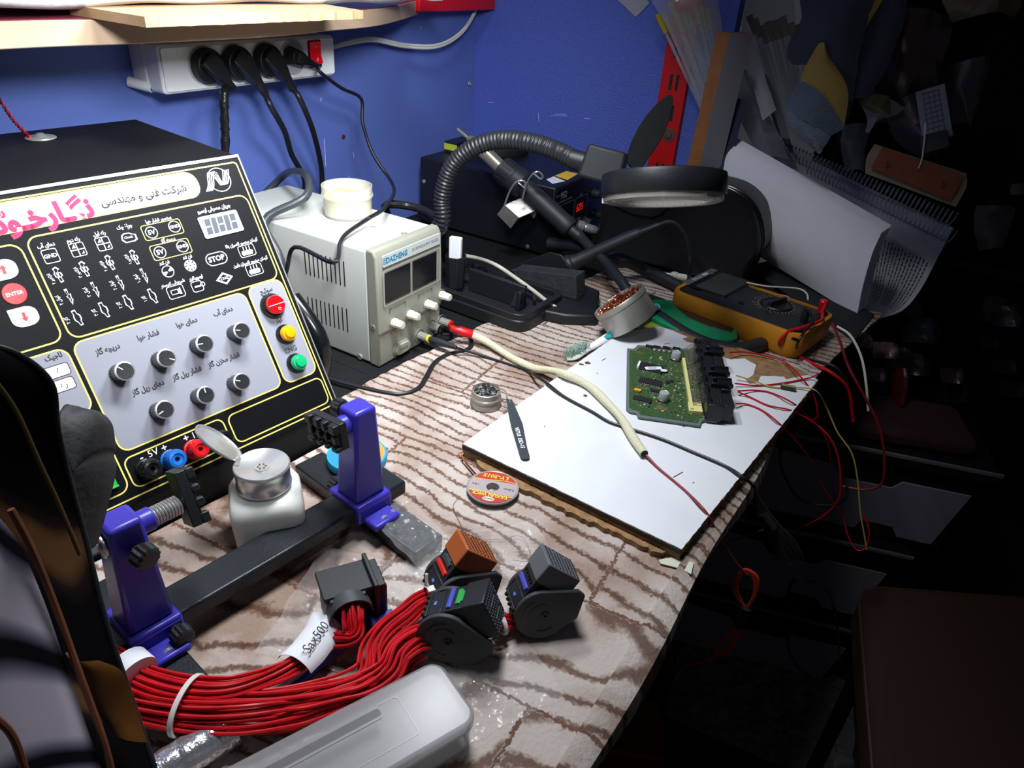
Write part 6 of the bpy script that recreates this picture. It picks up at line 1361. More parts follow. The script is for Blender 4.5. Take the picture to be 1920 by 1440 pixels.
# ================================================================== leather case
Yc = 1.205; m_lea = mat('black_leather', '141519', .42, bump=.35, bs=520)
lo = [(1128, 380), (1150, 362), (1200, 350), (1290, 345), (1350, 355), (1385, 372), (1410, 400), (1422, 440), (1420, 475), (1400, 503)]
P = [av(x, y, Yc) for x, y in lo]; P = [V((p.x, Yc, p.z)) for p in P]; xl, xr = P[0].x-.01, P[-1].x
prof = [V((xl, Yc, .0008))]+P+[V((xr-.004, Yc, .0008))]; prof = prof[:1]+cr(prof[1:-1], 4)+prof[-1:]; n = len(prof); c = sum(prof, V())/n
rings = [(V((0, .002, 0)), .90), (V((0, .0, 0)), .955), (V((0, .006, 0)), .995), (V((0, .014, 0)), 1.0), (V((0, .095, 0)), 1.0), (V((0, .105, 0)), .96)]
g = MB(); vs_ = []
for o, s_ in rings: vs_ += [V((c.x+(p.x-c.x)*s_, p.y+o.y, max(.0008, c.z+(p.z-c.z)*s_))) for p in prof]
g.add(vs_, [tuple(range(n)), tuple(reversed(range(5*n, 6*n)))]+[(j*n+(k+1) % n, j*n+k, (j+1)*n+k, (j+1)*n+(k+1) % n) for j in range(5) for k in range(n)])
t = thing('leather_case', 'black leather zip case with rounded end behind the probes', 'case', T(c.x, Yc+.05, 0)); g.build('body', m_lea, t, smooth=60)
g = MB(); g.tube([p+V((0, .018, .001)) for p in prof[1:-1]], .0022, n=8, sub=1); g.tube([p+V((0, .030, .001)) for p in prof[1:-1]], .0022, n=8, sub=1); g.build('zip_piping', m_blackg, t)
fl = [(1138, 362), (1150, 385), (1185, 402), (1222, 408), (1238, 402), (1268, 370), (1270, 352)]
F_ = [V((p.x, Yc-.004, p.z)) for p in (av(x, y, Yc-.004) for x, y in fl)]; n = len(F_); o = V((0, .0032, 0)); g = MB(); g.add(F_+[p+o for p in F_], [tuple(range(n)), tuple(reversed(range(n, 2*n)))]+[((k+1) % n, k, n+k, n+(k+1) % n) for k in range(n)]); g.build('flap', m_lea, t, bev=.001)

# ================================================================== multimeter
MT = .044; P = [az(x, y, MT) for x, y in ((1276, 546), (1312, 504), (1556, 580), (1521, 642))]
cM = sum(P, V())/4; Xm = ((P[3]-P[0])+(P[2]-P[1]))/2; LM = Xm.length; WM_ = ((P[1]-P[0]).length+(P[2]-P[3]).length)/2
Mm = frame((cM.x, cM.y, CZ+.0005), Xm, V((0, 0, 1)).cross(Xm)); hM = MT-CZ-.0005
t = thing('multimeter', 'worn multimeter with black face in a dirty orange-yellow holster', 'multimeter', Mm)
m_hol = mat('dirty_orange_holster', 'd08a1e', .5, col2='a8680f', vs_=18, bump=.15, bs=300)
g = MB(Mm); o1 = rr(-LM/2, LM/2, -WM_/2, WM_/2, .020, 7); o2 = rr(-LM/2+.007, LM/2-.007, -WM_/2+.007, WM_/2-.007, .014, 7); o0 = [(x*.965, y*.93) for x, y in o1]; n = len(o1)
lv = [(o0, 0), (o1, .008), (o1, hM-.004), ([(x*.99, y*.98) for x, y in o1], hM-.0005), (o2, hM), (o2, hM-.006)]
g.add([(x, y, z) for o, z in lv for x, y in o], [tuple(reversed(range(n)))]+[(j*n+k, j*n+(k+1) % n, (j+1)*n+(k+1) % n, (j+1)*n+k) for j in range(len(lv)-1) for k in range(n)]); g.build('holster', m_hol, t, smooth=50)
g = MB(Mm); g.prism([(x*.998, y*.998) for x, y in o2], .002, hM-.0035); g.box(-LM/2+.035, LM/2-.012, -WM_/2+.011, WM_/2-.011, hM-.0036, hM-.0008); face_ = g.build('face', mat('meter_face', '24262a', .5, var=.2, vs_=40), t, bev=.001)
def mp_(x, y): q = ip(x, y, Mm, hM); return q
q = [mp_(x, y) for x, y in ((1315, 539), (1347, 508), (1397, 527), (1364, 560))]; x0_, x1_ = (q[0].x+q[1].x)/2, (q[2].x+q[3].x)/2; y0_, y1_ = (q[0].y+q[3].y)/2, (q[1].y+q[2].y)/2
g = MB(Mm); g.prism(rr(x0_-.008, x1_+.004, y0_-.006, y1_+.006, .003), hM-.001, hM+.0006); bz_ = g.build('display_bezel', m_blackg, t, bev=.0006)
g = MB(Mm); g.prism(rr(x0_, x1_, y0_, y1_, .001), hM+.0004, hM+.0009); g.build('display', mat('lcd_dark', '3a3f3c', .2), bz_)
g = MB(Mm); g.prism(rr(x0_-.022, x0_-.010, y0_-.004, y1_+.004, .002), hM-.001, hM+.0003); nb = g.build('name_bar', mat('grey_name_bar', '55585c', .5), t)
g = MB(Mm @ Matrix.Translation((x0_-.016, (y0_+y1_)/2, hM+.0005)) @ RZ(-90)); g.text('ARB', .009, T(-.015, 0, 0), bold=.03); g.text('DT-9205', .0075, T(.012, 0, 0)); g.build('lettering', m_wink, nb, smooth=0)
q = mp_(1456, 571); rD_ = .0235
g = MB(Mm @ Matrix.Translation((q.x, q.y, hM-.0008))); g.lathe([(rD_, 0), (rD_, .001), (rD_*.93, .0028), (rD_*.90, .0016), (.0001, .0016)], 48, c1=False); dl = g.build('dial', m_black, t)
g = MB(Mm @ Matrix.Translation((q.x, q.y, hM)) @ RZ(78)); g.box(-rD_*.88, rD_*.88, -.0045, .0045, .0005, .009, tx=.96, ty=.55); g.build('selector_grip', m_black, dl, bev=.0012)
g = MB(Mm @ Matrix.Translation((q.x, q.y, hM-.0007)))
for k in range(30): g.lathe([(.0010, 0), (.0009, .0003)], 8, M=Matrix.Translation((rD_*1.16*math.cos(k*.2094), rD_*1.16*math.sin(k*.2094), 0)))
g.build('range_marks', mat('dull_gold_marks', 'b79c5a', .5), t)
g = MB(Mm); random.seed(14)
for k in range(22):
    a = k*.2856; s_ = random.choice(('20', '200', '2k', '20m', '2', '10A', '2M', 'hFE')); g.text(s_, .0042, Matrix.Translation((q.x+rD_*1.42*math.cos(a), q.y+rD_*1.42*math.sin(a), hM-.0005)) @ RZ(0))
g.build('range_lettering', mat('dim_white_ink', '8f9296', .5), t, smooth=0)
for x, y in ((1422, 537), (1390, 568), (1490, 636)):
    v = mp_(x, y); g = MB(Mm @ Matrix.Translation((v.x, v.y, hM-.0008))); g.lathe([(.0045, 0), (.0042, .0015), (.003, .0015), (.003, .0002), (.0001, .0002)], 20, c1=False); g.build('push_button' if x < 1450 else 'input_jack', m_blackg, t)
# leads of the meter
j1 = Mm @ V((LM/2-.018, WM_/2-.020, hM)); j2 = Mm @ V((LM/2-.022, -.010, hM))
t = thing('red_meter_lead', 'red multimeter lead with short plug, looping round the end of the meter', 'test lead', Matrix.Translation(j1))
g = MB(); g.lathe([(.0055, 0), (.0055, .010), (.0062, .011), (.0062, .019), (.0045, .021)], 18, M=Matrix.Translation(j1)); g.build('plug', m_red, t, bev=.0006)
g = MB(); a0_ = j1+V((0, 0, .012)); g.tube([a0_, j1+V((.004, -.008, .018)), j1+V((.004, -.020, .010)), az(1540, 600, .052), az(1510, 612, .050), az(1478, 622, .044), az(1462, 640, .030), az(1466, 652, .014), az(1490, 665, .0075), az(1525, 682, .0075), av(1560, 700, .98), av(1590, 730, .99), av(1600, 790, 1.0)], .0024, n=8); g.build('lead', m_wire_red, t)
t = thing('black_meter_lead', 'black multimeter lead falling over the orange side of the meter', 'test lead', Matrix.Translation(j2))
g = MB(); g.lathe([(.0055, 0), (.0055, .010), (.0050, .018), (.0035, .021)], 18, M=Matrix.Translation(j2)); g.build('plug', m_black, t, bev=.0006)
g = MB(); g.tube([j2+V((0, 0, .014)), j2+V((0, -.006, .022)), az(1525, 602, .054), az(1508, 622, .050), az(1497, 640, .040), az(1493, 656, .018), az(1498, 668, .0075), az(1530, 676, .0075), av(1568, 690, 1.0), av(1590, 720, 1.01)], .0020, n=8); g.build('lead', m_cord, t)
g = MB(); g.tube([az(1400, 530, .047), az(1440, 537, .050), az(1495, 541, .052), az(1512, 550, .052), az(1515, 562, .050)], .0014, n=6); g.build('cream_wire', m_cream, label='cream wire lying along the far edge of the multimeter', cat='wire')
wire('pale_grey_cable', [av(1570, 612, 1.05), av(1595, 630, 1.04), av(1615, 670, 1.03), av(1624, 720, 1.02), av(1628, 770, 1.02)], .0018, m_cream, 'pale grey cable hanging off the bench beyond the multimeter', 'cable')
wire('dark_red_cable', [av(1560, 605, 1.03), av(1575, 640, 1.02), av(1588, 680, 1.01), av(1605, 715, 1.0), av(1640, 780, 1.0), av(1655, 830, 1.0), av(1658, 880, 1.0), av(1650, 910, 1.0), av(1620, 918, 1.0), av(1580, 912, 1.0)], .0019, mat('maroon_cable', '7c1620', .45), 'dark red cable looping down in front of the drawer boxes', 'cable')
wire('black_drop_cable', [av(1472, 800, .93), av(1462, 860, .92), av(1475, 900, .92), av(1500, 935, .91), av(1550, 948, .91), av(1585, 935, .91), av(1588, 910, .91)], .0022, m_cord, 'black cable loop hanging below the right edge of the board', 'cable')
# red coil bundles hanging
t = thing('coiled_orange_wire', 'orange-red wire coiled and bound with black tape hanging below the bench corner', 'wire coil', Matrix.Translation(av(1400, 1100, .62)))
m_or = mat('orange_red_wire', 'c0401c', .45)
for k in range(4):
    e_ = k*3; g = MB(); g.tube([av(1397, 1140, .62), av(1383-e_, 1105, .62), av(1392, 1074-e_*.6, .62), av(1410+e_, 1080, .62), av(1414+e_*.6, 1110, .62), av(1400, 1142, .62)], .0013, n=6); g.tube([av(1388, 1168, .62), av(1365-e_, 1195, .62), av(1342, 1218+e_*.5, .62), av(1345+e_, 1228, .62), av(1370+e_, 1205, .62), av(1388, 1170, .62)], .0013, n=6); g.build('wire_loop', m_or, t)
g = MB(); g.cyl(av(1399, 1138, .62), av(1384, 1172, .62), .0060, .0055, n=12); g.build('tape_binding', m_blackm, t)
g = MB(); g.tube([av(1343, 1226, .62), av(1320, 1240, .62), av(1285, 1250, .62), av(1265, 1275, .62)], .0010, n=6); g.build('loose_end', m_or, t)
wire('brown_wire', [av(1440, 990, .70), av(1400, 1005, .69), av(1340, 1030, .68), av(1290, 1080, .67), av(1262, 1140, .66), av(1255, 1200, .66), av(1268, 1275, .66)], .0010, mat('brown_thin_wire', '5a3428', .5), 'thin brown wire bowing down from the bench edge to the floor')

# ================================================================== red slotted upright, wood post, card on the wall
q0, q1 = av(1262, 40, 1.342), av(1311, 100, 1.342)
x0_ = -.512; x1_ = -.462
t = thing('slotted_upright', 'red slotted steel upright screwed to the blue back wall', 'upright', T(-.487, 1.358, .02))
g = MB(); g.box(x0_, x1_, 1.3455, 1.3485, .02, .47); g.box(x0_, x0_+.002, 1.3485, 1.3595, .02, .47); g.box(x1_-.002, x1_, 1.3485, 1.3595, .02, .47); g.build('channel', mat('red_powder_coat', 'c60f14', .4), t, bev=.0008)
g = MB()
for k in range(8):
    z = .350-.0525*k
    if 0 < k and abs(z-.200) < .012: continue
    for dx in (.017, .029): g.box(x0_+dx, x0_+dx+.0055, 1.3449, 1.3455, z-.0155, z+.0115)
g.build('slots', m_ink, t)
sc = av(1254, 253, 1.345); g = MB(Matrix.Translation((sc.x, 1.3452, sc.z)) @ RX(90)); g.lathe([(.0125, 0), (.0125, .0012), (.0060, .0014), (.0055, .0045), (.0001, .005)], 26, c1=False); g.build('washer_screw', mat('brown_washer', '6b5248', .5, .5), t)
t = thing('wood_batten', 'brown fibreboard batten with grey side leaning against the red upright', 'batten', Matrix.Translation(av(1298, 325, 1.30)))
b0, b1, tp0, tp1 = av(1285, 325, 1.30), av(1308, 330, 1.30), av(1345, 58, 1.30), av(1368, 62, 1.30)
dz_ = V((.032, .024, 0))
F_ = [b0, b1, tp1, tp0]
g = MB(); ext = (b0-tp0).normalized()*.10; F_ = [b0+ext, b1+ext, tp1, tp0]; o = V((.030, .030, 0)); g.add(F_+[p+o for p in F_], [(0, 1, 2, 3), (7, 6, 5, 4), (0, 4, 5, 1), (3, 2, 6, 7), (0, 3, 7, 4)], 0); g.add([F_[1], F_[1]+o, F_[2]+o, F_[2]], [(0, 1, 2, 3)], 1)
g.build('batten', [mat('fibreboard_brown', '9a6236', .75, bump=.5, bs=300, var=.2, vs_=50), mat('grey_melamine', '7c7a84', .5)], t, bev=0)
g = MB()
for x, y in ((1381, 76), (1352, 130), (1338, 172), (1331, 178)):
    p = av(x, y, 1.322); g.ell((p.x, p.y, p.z), .0035, .0035, .0045, 10, 8)
g.build('nail_holes', m_ink, t)
p_ = [av(x, y, 1.357) for x, y in ((1150, -8), (1182, -40), (1218, 6), (1192, 32))]
g = MB(); n = 4; g.add(p_+[p+V((0, .0015, 0)) for p in p_], [(0, 3, 2, 1), (4, 5, 6, 7)]+[(k, (k+1) % 4, 4+(k+1) % 4, 4+k) for k in range(4)]); g.build('grey_card', mat('grey_card', 'a3a3a8', .7), label='grey card corner stuck high on the blue back wall', cat='card')

# ================================================================== hanging bags, tubes and towel
def poly(name, m, pts, d, th, par=None, bulge=.0, nu=10, nv=16, **k):
    """sheet through four edges of photo points: left edge points, right edge points"""
    Lf, Rf = pts; dl = d if isinstance(d, (list, tuple)) else (d, d)
    L_ = [ad(x, y, dl[0]) for x, y in Lf]; R_ = [ad(x, y, dl[1]) for x, y in Rf]; LL, RR = cr(L_, 6), cr(R_, 6)
    sd_ = hash(name) % 7 if 0 else len(name)+len(Lf)*3
    def fn(a, b):
        def at_c(C, q): i = q*(len(C)-1); k_ = min(int(i), len(C)-2); return C[k_].lerp(C[k_+1], i-k_)
        p = at_c(LL, b).lerp(at_c(RR, b), a); w_ = mnoise.noise(p*22+V((sd_, 0, 0)))*.5+mnoise.noise(p*60)*.25
        return p - FW*(bulge*math.sin(math.pi*a)+w_*bulge*.9)
    g = MB(); g.grid(fn, nu, nv, thick=th); return g.build(name, m, par, **k)
m_bagc = mat('cloudy_bag_film', 'a9abb2', .15, alpha=.30, spec=.9, bump=.8, bs=40)
m_bagd = mat('dark_bag_film', '4c4248', .25, alpha=.75, spec=.8, bump=1, bs=35)
def tubes(lab, starts, ends, d, label, tipcol):
    t = thing('tube_bundle', label, 'tube bundle', Matrix.Translation(ad(*ends, d)))
    m_t = mat('clear_straw', 'c9ccd4', .1, alpha=.35, spec=1)
    random.seed(len(label))
    for k in range(9):
        sx, sy = starts[0]+k*11+random.uniform(-3, 3), starts[1]+random.uniform(-14, 10); ex, ey = ends[0]+k*5.5, ends[1]+random.uniform(-6, 6)
        a_, b_ = ad(sx, sy, d+.01*(k % 3)), ad(ex, ey, d+.02)
        g = MB(); g.tube([a_, b_], .0030, n=8, sub=1); tb = g.build('tube', m_t, t)
        g = MB(); u_ = (a_-b_).normalized(); g.tube([a_-u_*.030, a_+u_*.004], .0046, n=8, sub=6, rib=.25); g.build('yellow_tip', tipcol, tb)
    return t
m_yt = mat('yellow_tip', 'a89a28', .5)
tb1 = tubes('a', (1236, 22), (1322, 215), 1.41, 'clear tubes with yellow tips hanging left of the batten top', m_yt)
poly('bag_film', m_bagc, ([(1222, 0), (1255, 60), (1285, 130), (1312, 200)], [(1345, 0), (1355, 60), (1362, 120), (1366, 200)]), 1.40, -.001, tb1, bulge=.008)
tb2_ = tubes('b', (1405, 45), (1478, 250), 1.52, 'clear tubes with yellow tips hanging between the batten and the towel', m_yt)
poly('bag_film', m_bagc, ([(1380, 0), (1400, 90), (1440, 170), (1465, 260)], [(1490, 0), (1495, 100), (1500, 180), (1512, 270)]), 1.50, -.001, tb2_, bulge=.01)
poly('printed_foil_sheet', mat('navy_printed_sheet', '2c2f4c', .5), ([(1330, 170), (1315, 260), (1305, 345)], [(1400, 190), (1380, 270), (1362, 360)]), 1.415, -.0015, bulge=.003, label='navy printed packaging sheet behind the grey side of the batten', cat='packaging')
g = MB()
for k, (x, y, s_) in enumerate(((1358, 215, 'VTR'), (1355, 257, 'NEW LEE'), (1330, 292, 'KDS'), (1352, 230, ''), (1325, 330, 'TOP'))):
    c_ = ad(x, y, 1.405); Mf_ = frame(c_, RT, UP); g.band(circ(0, 0, .012, 22, .006), circ(0, 0, .0112, 22, .0053), .0, M=Mf_)
    if s_: g.text(s_, .006, Mf_)
g.build('sheet_printing', mat('blue_print', '1a1e58', .5), bpy.data.objects['printed_foil_sheet'], smooth=0)
poly('white_plastic_strip', mat('white_strip_film', 'b9bac2', .3, bump=.4, bs=50), ([(1372, 62), (1392, 110), (1412, 165), (1430, 226)], [(1398, 60), (1422, 105), (1440, 160), (1456, 206)]), 1.47, -.001, bulge=.004, label='white plastic strip hanging behind the batten over the tubes', cat='plastic strip')
poly('long_clear_sleeve', mat('cloudy_sleeve_film', '8a93a0', .15, alpha=.5, spec=.9, bump=.8, bs=40), ([(1355, 130), (1370, 180), (1395, 240), (1420, 290)], [(1400, 130), (1420, 180), (1455, 240), (1480, 300)]), 1.51, -.001, bulge=.008, label='long clear sleeve running down behind the book', cat='plastic sleeve')
poly('speckled_sleeve', mat('speckled_sleeve', '6b6d76', .3, alpha=.8, col2='33343c', vs_=60), ([(1420, 120), (1435, 180), (1455, 240), (1480, 285)], [(1455, 170), (1470, 220), (1482, 265), (1492, 300)]), 1.53, -.001, bulge=.004, label='grey speckled sleeve hanging beside the towel', cat='plastic sleeve')
# towel
t = thing('towel', 'hanging grey-blue towel twisted to a point with a gold woven band', 'towel', Matrix.Translation(ad(1535, 285, 1.33)))
m_tw1 = mat('towel_dark', '3c4250', .95, bump=1, bs=600, sheen=.3); m_tw2 = mat('towel_terry', '5e6b7c', .95, bump=1.5, bs=420, sheen=.3); m_gold = mat('gold_band', 'a88f45', .75, bump=.8, bs=800)
poly('upper_cloth', m_tw1, ([(1500, 0), (1500, 40), (1476, 90), (1490, 118), (1512, 100)], [(1640, 0), (1625, 50), (1610, 110), (1605, 160), (1598, 190)]), (1.33, 1.33), -.004, t, bulge=.018, nu=16, nv=22)
poly('gold_band', m_gold, ([(1534, 82), (1510, 125), (1500, 148), (1499, 152)], [(1545, 90), (1570, 130), (1590, 180), (1582, 238)]), 1.315, -.004, t, bulge=.010, nv=14)
poly('terry_part', m_tw2, ([(1500, 150), (1482, 180), (1473, 205), (1474, 215)], [(1583, 235), (1578, 243), (1566, 250), (1548, 262)]), 1.315, -.004, t, bulge=.014)
poly('ribbed_end', mat('towel_rib', '6d7688', .9, bump=1.2, bs=300), ([(1473, 208), (1480, 235), (1505, 262), (1535, 288)], [(1558, 256), (1553, 265), (1545, 277), (1538, 288)]), 1.313, -.004, t, bulge=.010)
poly('side_fold', m_tw1, ([(1605, 0), (1620, 60), (1600, 120), (1590, 190)], [(1700, 0), (1690, 60), (1660, 130), (1625, 190)]), 1.36, -.004, t, bulge=.02)
poly('gold_edge', m_gold, ([(1625, 0), (1618, 25), (1612, 60)], [(1655, 0), (1640, 25), (1618, 62)]), 1.335, -.003, t, bulge=.004)
# bags to the right
poly('red_print_bag', mat('red_print_film', '4a2428', .3, alpha=.9, spec=.8, col2='2a2226', vs_=25, bump=1, bs=30), ([(1640, 30), (1625, 110), (1610, 180), (1650, 230)], [(1790, 30), (1770, 110), (1745, 180), (1720, 240)]), 1.42, -.001, bulge=.03, nu=16, label='dull red and black printed plastic bag hanging right of the towel', cat='plastic bag')
poly('white_torn_bag', mat('white_torn_film', '8e8d92', .35, bump=1, bs=40), ([(1610, 180), (1615, 200), (1625, 225), (1622, 250)], [(1700, 200), (1680, 215), (1650, 225), (1626, 253)]), 1.38, -.001, bulge=.012, label='torn white bag piece right of the towel end', cat='plastic bag')
poly('green_yellow_packet', mat('green_yellow_print', '5c6238', .4, col2='1f261c', vs_=45), ([(1605, 178), (1612, 195), (1640, 212)], [(1668, 180), (1670, 195), (1672, 215)]), 1.36, -.001, bulge=.006, label='small green and yellow printed packet beside the towel', cat='packet')
poly('crumpled_bag', m_bagd, ([(1660, 200), (1670, 240), (1690, 270), (1720, 300)], [(1740, 170), (1745, 220), (1740, 260), (1750, 300)]), 1.40, -.001, bulge=.025, label='crumpled dark clear bag above the orange card', cat='plastic bag')
poly('smoky_bag', m_bagd, ([(1760, 130), (1770, 180), (1790, 230)], [(1858, 110), (1840, 180), (1818, 250)]), 1.45, -.001, bulge=.02, label='smoky clear bag hanging at the far right', cat='plastic bag')
poly('amber_bag', mat('amber_dark_film', '4a3a1e', .3, alpha=.9, bump=1, bs=30), ([(1760, -10), (1770, 15), (1790, 40)], [(1915, -10), (1910, 20), (1895, 35)]), 1.40, -.001, bulge=.02, label='dark amber bag in the top right corner', cat='plastic bag')
poly('plastic_curtain', mat('clear_sheet_film', '7a7c84', .15, alpha=.35, spec=.9, bump=.8, bs=30), ([(1580, 235), (1575, 270), (1585, 320)], [(1635, 235), (1625, 270), (1620, 322)]), 1.42, -.001, bulge=.01, label='clear plastic sheet hanging behind the spiral rings', cat='plastic sheet')
# white connector box with black latch
t = thing('white_connector_housing', 'white ribbed connector housing with black latch hanging at the right', 'connector', Matrix.Translation(ad(1755, 220, 1.36)))
Mq = frame(ad(1752, 218, 1.36), (ad(1768, 214, 1.36)-ad(1740, 222, 1.36)), UP)
g = MB(Mq); g.box(-.020, .020, -.040, .042, 0, .012); g.build('housing', mat('off_white_housing', '8a8a90', .5), t, bev=.001)
g = MB(Mq)
for k in range(9): g.box(-.012, .012, -.030+k*.008, -.0285+k*.008, .012, .0125)
for k in range(4): g.box(-.011+k*.007, -.010+k*.007, -.032, .036, .012, .0125)
g.build('grid_ribs', m_grey, t)
g = MB(Mq); g.prism(rr(-.024, .014, -.058, -.030, .006), .0, .017); g.build('black_latch', m_black, t, bev=.001)
# orange card on cream board with string
t = thing('orange_card', 'orange-brown board piece on cream backing hung by a string', 'card', Matrix.Translation(ad(1720, 330, 1.33)))
poly('cream_backing', mat('cream_backing', '8c7c68', .7), ([(1640, 270), (1625, 295), (1622, 325)], [(1812, 325), (1812, 350), (1792, 388)]), 1.335, -.003, t, bulge=.0)
poly('orange_board', mat('orange_copper_board', '8a4526', .6, var=.2, vs_=40), ([(1655, 275), (1642, 298), (1633, 314)], [(1806, 328), (1800, 345), (1782, 376)]), 1.328, -.002, t, bulge=.0)
g = MB(); 
for x, y in ((1664, 307), (1768, 345)): p = ad(x, y, 1.324); g.lathe([(.0045, 0), (.0035, .001), (.002, .0003), (.0001, .0003)], 14, M=frame(p, RT, UP), c1=False)
g.build('solder_pads', mat('dull_pad', '7a5a3c', .4, .5), t)
g = MB(); g.tube([ad(1735, 230, 1.32), ad(1733, 265, 1.32), ad(1728, 300, 1.322), ad(1722, 316, 1.322)], .0012, n=6); g.build('string', m_cream, t)

# ================================================================== spiral-bound book
t = thing('spiral_bound_book', 'thick spiral-bound book of printed pages standing curled behind the multimeter', 'book', Matrix.Translation(az(1520, 540, 0)))
dl, dr = 1.43, 1.315
def page(name, m, dz, sc_, back=0):
    Lf = [(1349, 258), (1345, 300), (1350, 390), (1383, 445), (1426, 482)]; Rf = [(1654, 433), (1626, 480), (1610, 535), (1606, 592)]
    L_ = [ad(x, y, dl)+FW*dz+UP*back+RT*back*.4 for x, y in Lf]; R_ = [ad(x, y, dr)+FW*dz+UP*back*.6+RT*back*1.1 for x, y in Rf]; LL, RR = cr(L_, 8), cr(R_, 8)
    def fn(a, b):
        def at_c(C, q): i = q*(len(C)-1); k_ = min(int(i), len(C)-2); return C[k_].lerp(C[k_+1], i-k_)
        return at_c(LL, b).lerp(at_c(RR, b), a) - FW*(.012*math.sin(math.pi*a)*0+.018*math.sin(math.pi*b))
    g = MB(); g.grid(fn, 24, 24, thick=-.0025); return g.build(name, m, t)
for k in range(7): page('page_block', m_paper, .0042*k, 1, back=.0042*k)
# open page and rear block
def rear(name, d0, d1, shrink, m, th=-.002):
    Lf = [(1436, 262), (1470, 330), (1500, 400), (1540, 480), (1600, 560)]; Rf = [(1787+shrink, 428), (1768+shrink, 478), (1738, 540), (1700, 580), (1645, 597)]
    L_ = [ad(x, y, d0) for x, y in Lf]; R_ = [ad(x, y, d1) for x, y in Rf]; LL, RR = cr(L_, 8), cr(R_, 8)
    def at_c(C, q): i = q*(len(C)-1); k_ = min(int(i), len(C)-2); return C[k_].lerp(C[k_+1], i-k_)
    fn = lambda a, b: at_c(LL, b).lerp(at_c(RR, b), a)+FW*(.02*math.sin(math.pi*b))
    g = MB(); g.grid(fn, 24, 24, thick=th); return g.build(name, m, t), fn
rp_, fn1 = rear('rear_pages', 1.60, 1.47, 0, m_paper)
rear('rear_cover', 1.615, 1.485, 3, m_grey)
# printed lines on the open page
g = MB(); random.seed(17)
for li in range(15):
    a_ = .66+li*.0215
    b0_, b1_ = .30+.03*random.random(), (.80+.05*random.random()) if li % 5 else .55
    b_ = b0_
    while b_ < b1_:
        w_ = random.uniform(.012, .035); P0, P1 = fn1(a_, b_), fn1(a_, min(b1_, b_+w_)); P2_ = fn1(a_+.006, min(b1_, b_+w_)); P3_ = fn1(a_+.006, b_); o_ = -FW*.0012
        g.add([P0+o_, P1+o_, P2_+o_, P3_+o_], [(0, 1, 2, 3)]); b_ += w_+.008
g.build('printed_lines', mat('page_text_ink', '3a3a44', .7), rp_, smooth=0)
for nm, sa, sb, d0, d1, n_ in (('spiral_binding', (1440, 268), (1788, 412), 1.60, 1.47, 46), ('spiral_binding', (1518, 312), (1786, 445), 1.57, 1.465, 36)):
    A_, B_ = ad(*sa, d0), ad(*sb, d1); ax = (B_-A_).normalized(); s1_ = (UP-ax*UP.dot(ax)).normalized(); s2_ = ax.cross(s1_); g = MB(); pr = []
    for k in range(n_*12+1): q = k/(n_*12); an = 2*math.pi*k/12; pr.append(A_.lerp(B_, q)+s1_*(.0125*math.cos(an))+s2_*(.0095*math.sin(an)))
    g.tube(pr, .0011, n=5, sub=1); g.build(nm, mat('white_coated_wire', 'b8bac4', .4), t)
# dark folder below the book
g = MB(); P = [az(x, y, .006) for x, y in ((1400, 500), (1440, 490), (1640, 590), (1600, 640), (1560, 610))]; Pp = [p.to_2d() for p in P]; Pp = Pp if sum(Pp[i-1].cross(Pp[i]) for i in range(5)) > 0 else Pp[::-1]; g.prism([(p.x, p.y) for p in Pp], .0048, .0075); g.build('dark_folder', mat('dark_knit', '1c1f25', .9, bump=1, bs=300), label='dark knitted pouch lying flat under the book behind the multimeter', cat='pouch', bev=.001)

# ================================================================== drawer boxes below, stool, floor things
m_dp = mat('drawer_panel_grey', '77707a', .6); m_dk = mat('drawer_black', '111013', .45); m_trim = mat('pale_trim', '5e5c62', .6)
bL, bR = az(1440, 800, -.20), az(1884, 888, -.20); Xb = bR-bL; Wb = Xb.length
for k in range(3):
    z0_ = -.20-.195*k; lab_ = ('topmost drawer box of the stack below the bench, dark lid with pale rim', 'middle drawer box of the stack, black lid over a grey notched panel', 'lowest drawer box of the stack behind the orange coil')[k]
    Mb_ = frame((bL.x-.012*k, bL.y-.018*k, z0_), Xb, V((0, 0, 1)).cross(Xb)); sh = -.06*(k > 0)
    t = thing('drawer_box', lab_, 'drawer box', Mb_)
    g = MB(Mb_); g.box(.005+sh, Wb-.03+sh, .012, .26, -.190, -.03); g.build('body', m_dk, t, bev=.003)
    g = MB(Mb_); g.box(-.004+sh, Wb+sh, .0, .27, -.030, -.004); g.build('lid', m_dk, t, bev=.006, seg=3)
    g = MB(Mb_); g.box(-.003+sh, Wb+.0015+sh, -.0015, .003, -.0105, -.0035); g.build('lid_rim', m_trim, t, bev=.001)
    w1 = Wb-.05; o = [(.0, -.180), (w1*.60, -.180), (w1*.62, -.160), (w1*.78, -.160), (w1*.82, -.180), (w1, -.180), (w1+.025, -.062), (w1*.74, -.062), (w1*.70, -.078), (w1*.44, -.078), (w1*.38, -.055), (.0, -.042)]
    F2 = frame(Mb_ @ V((sh, .0115, 0)), Mb_.to_3x3() @ V((1, 0, 0)), (0, 0, 1)); g = MB(F2); g.prism(o, 0, .003); g.build('front_panel', m_dp, t, bev=.001)
    g = MB(F2); g.text('Titan' if 0 else 'TOOLS', .018, T(.06, -.025, .0125)); 
g = MB(); p0 = az(1740, 780, -.18)
g = MB(Matrix.Translation((bL.x+.20, bL.y+.14, -.204)) @ RZ(20)); g.box(-.09, .10, -.06, .07, .0005, .035); g.build('dark_red_cloth', mat('dark_red_cloth', '2a0c14', .9, bump=1, bs=60), label='folded dark red cloth lying on the topmost drawer box', cat='cloth', bev=.012)
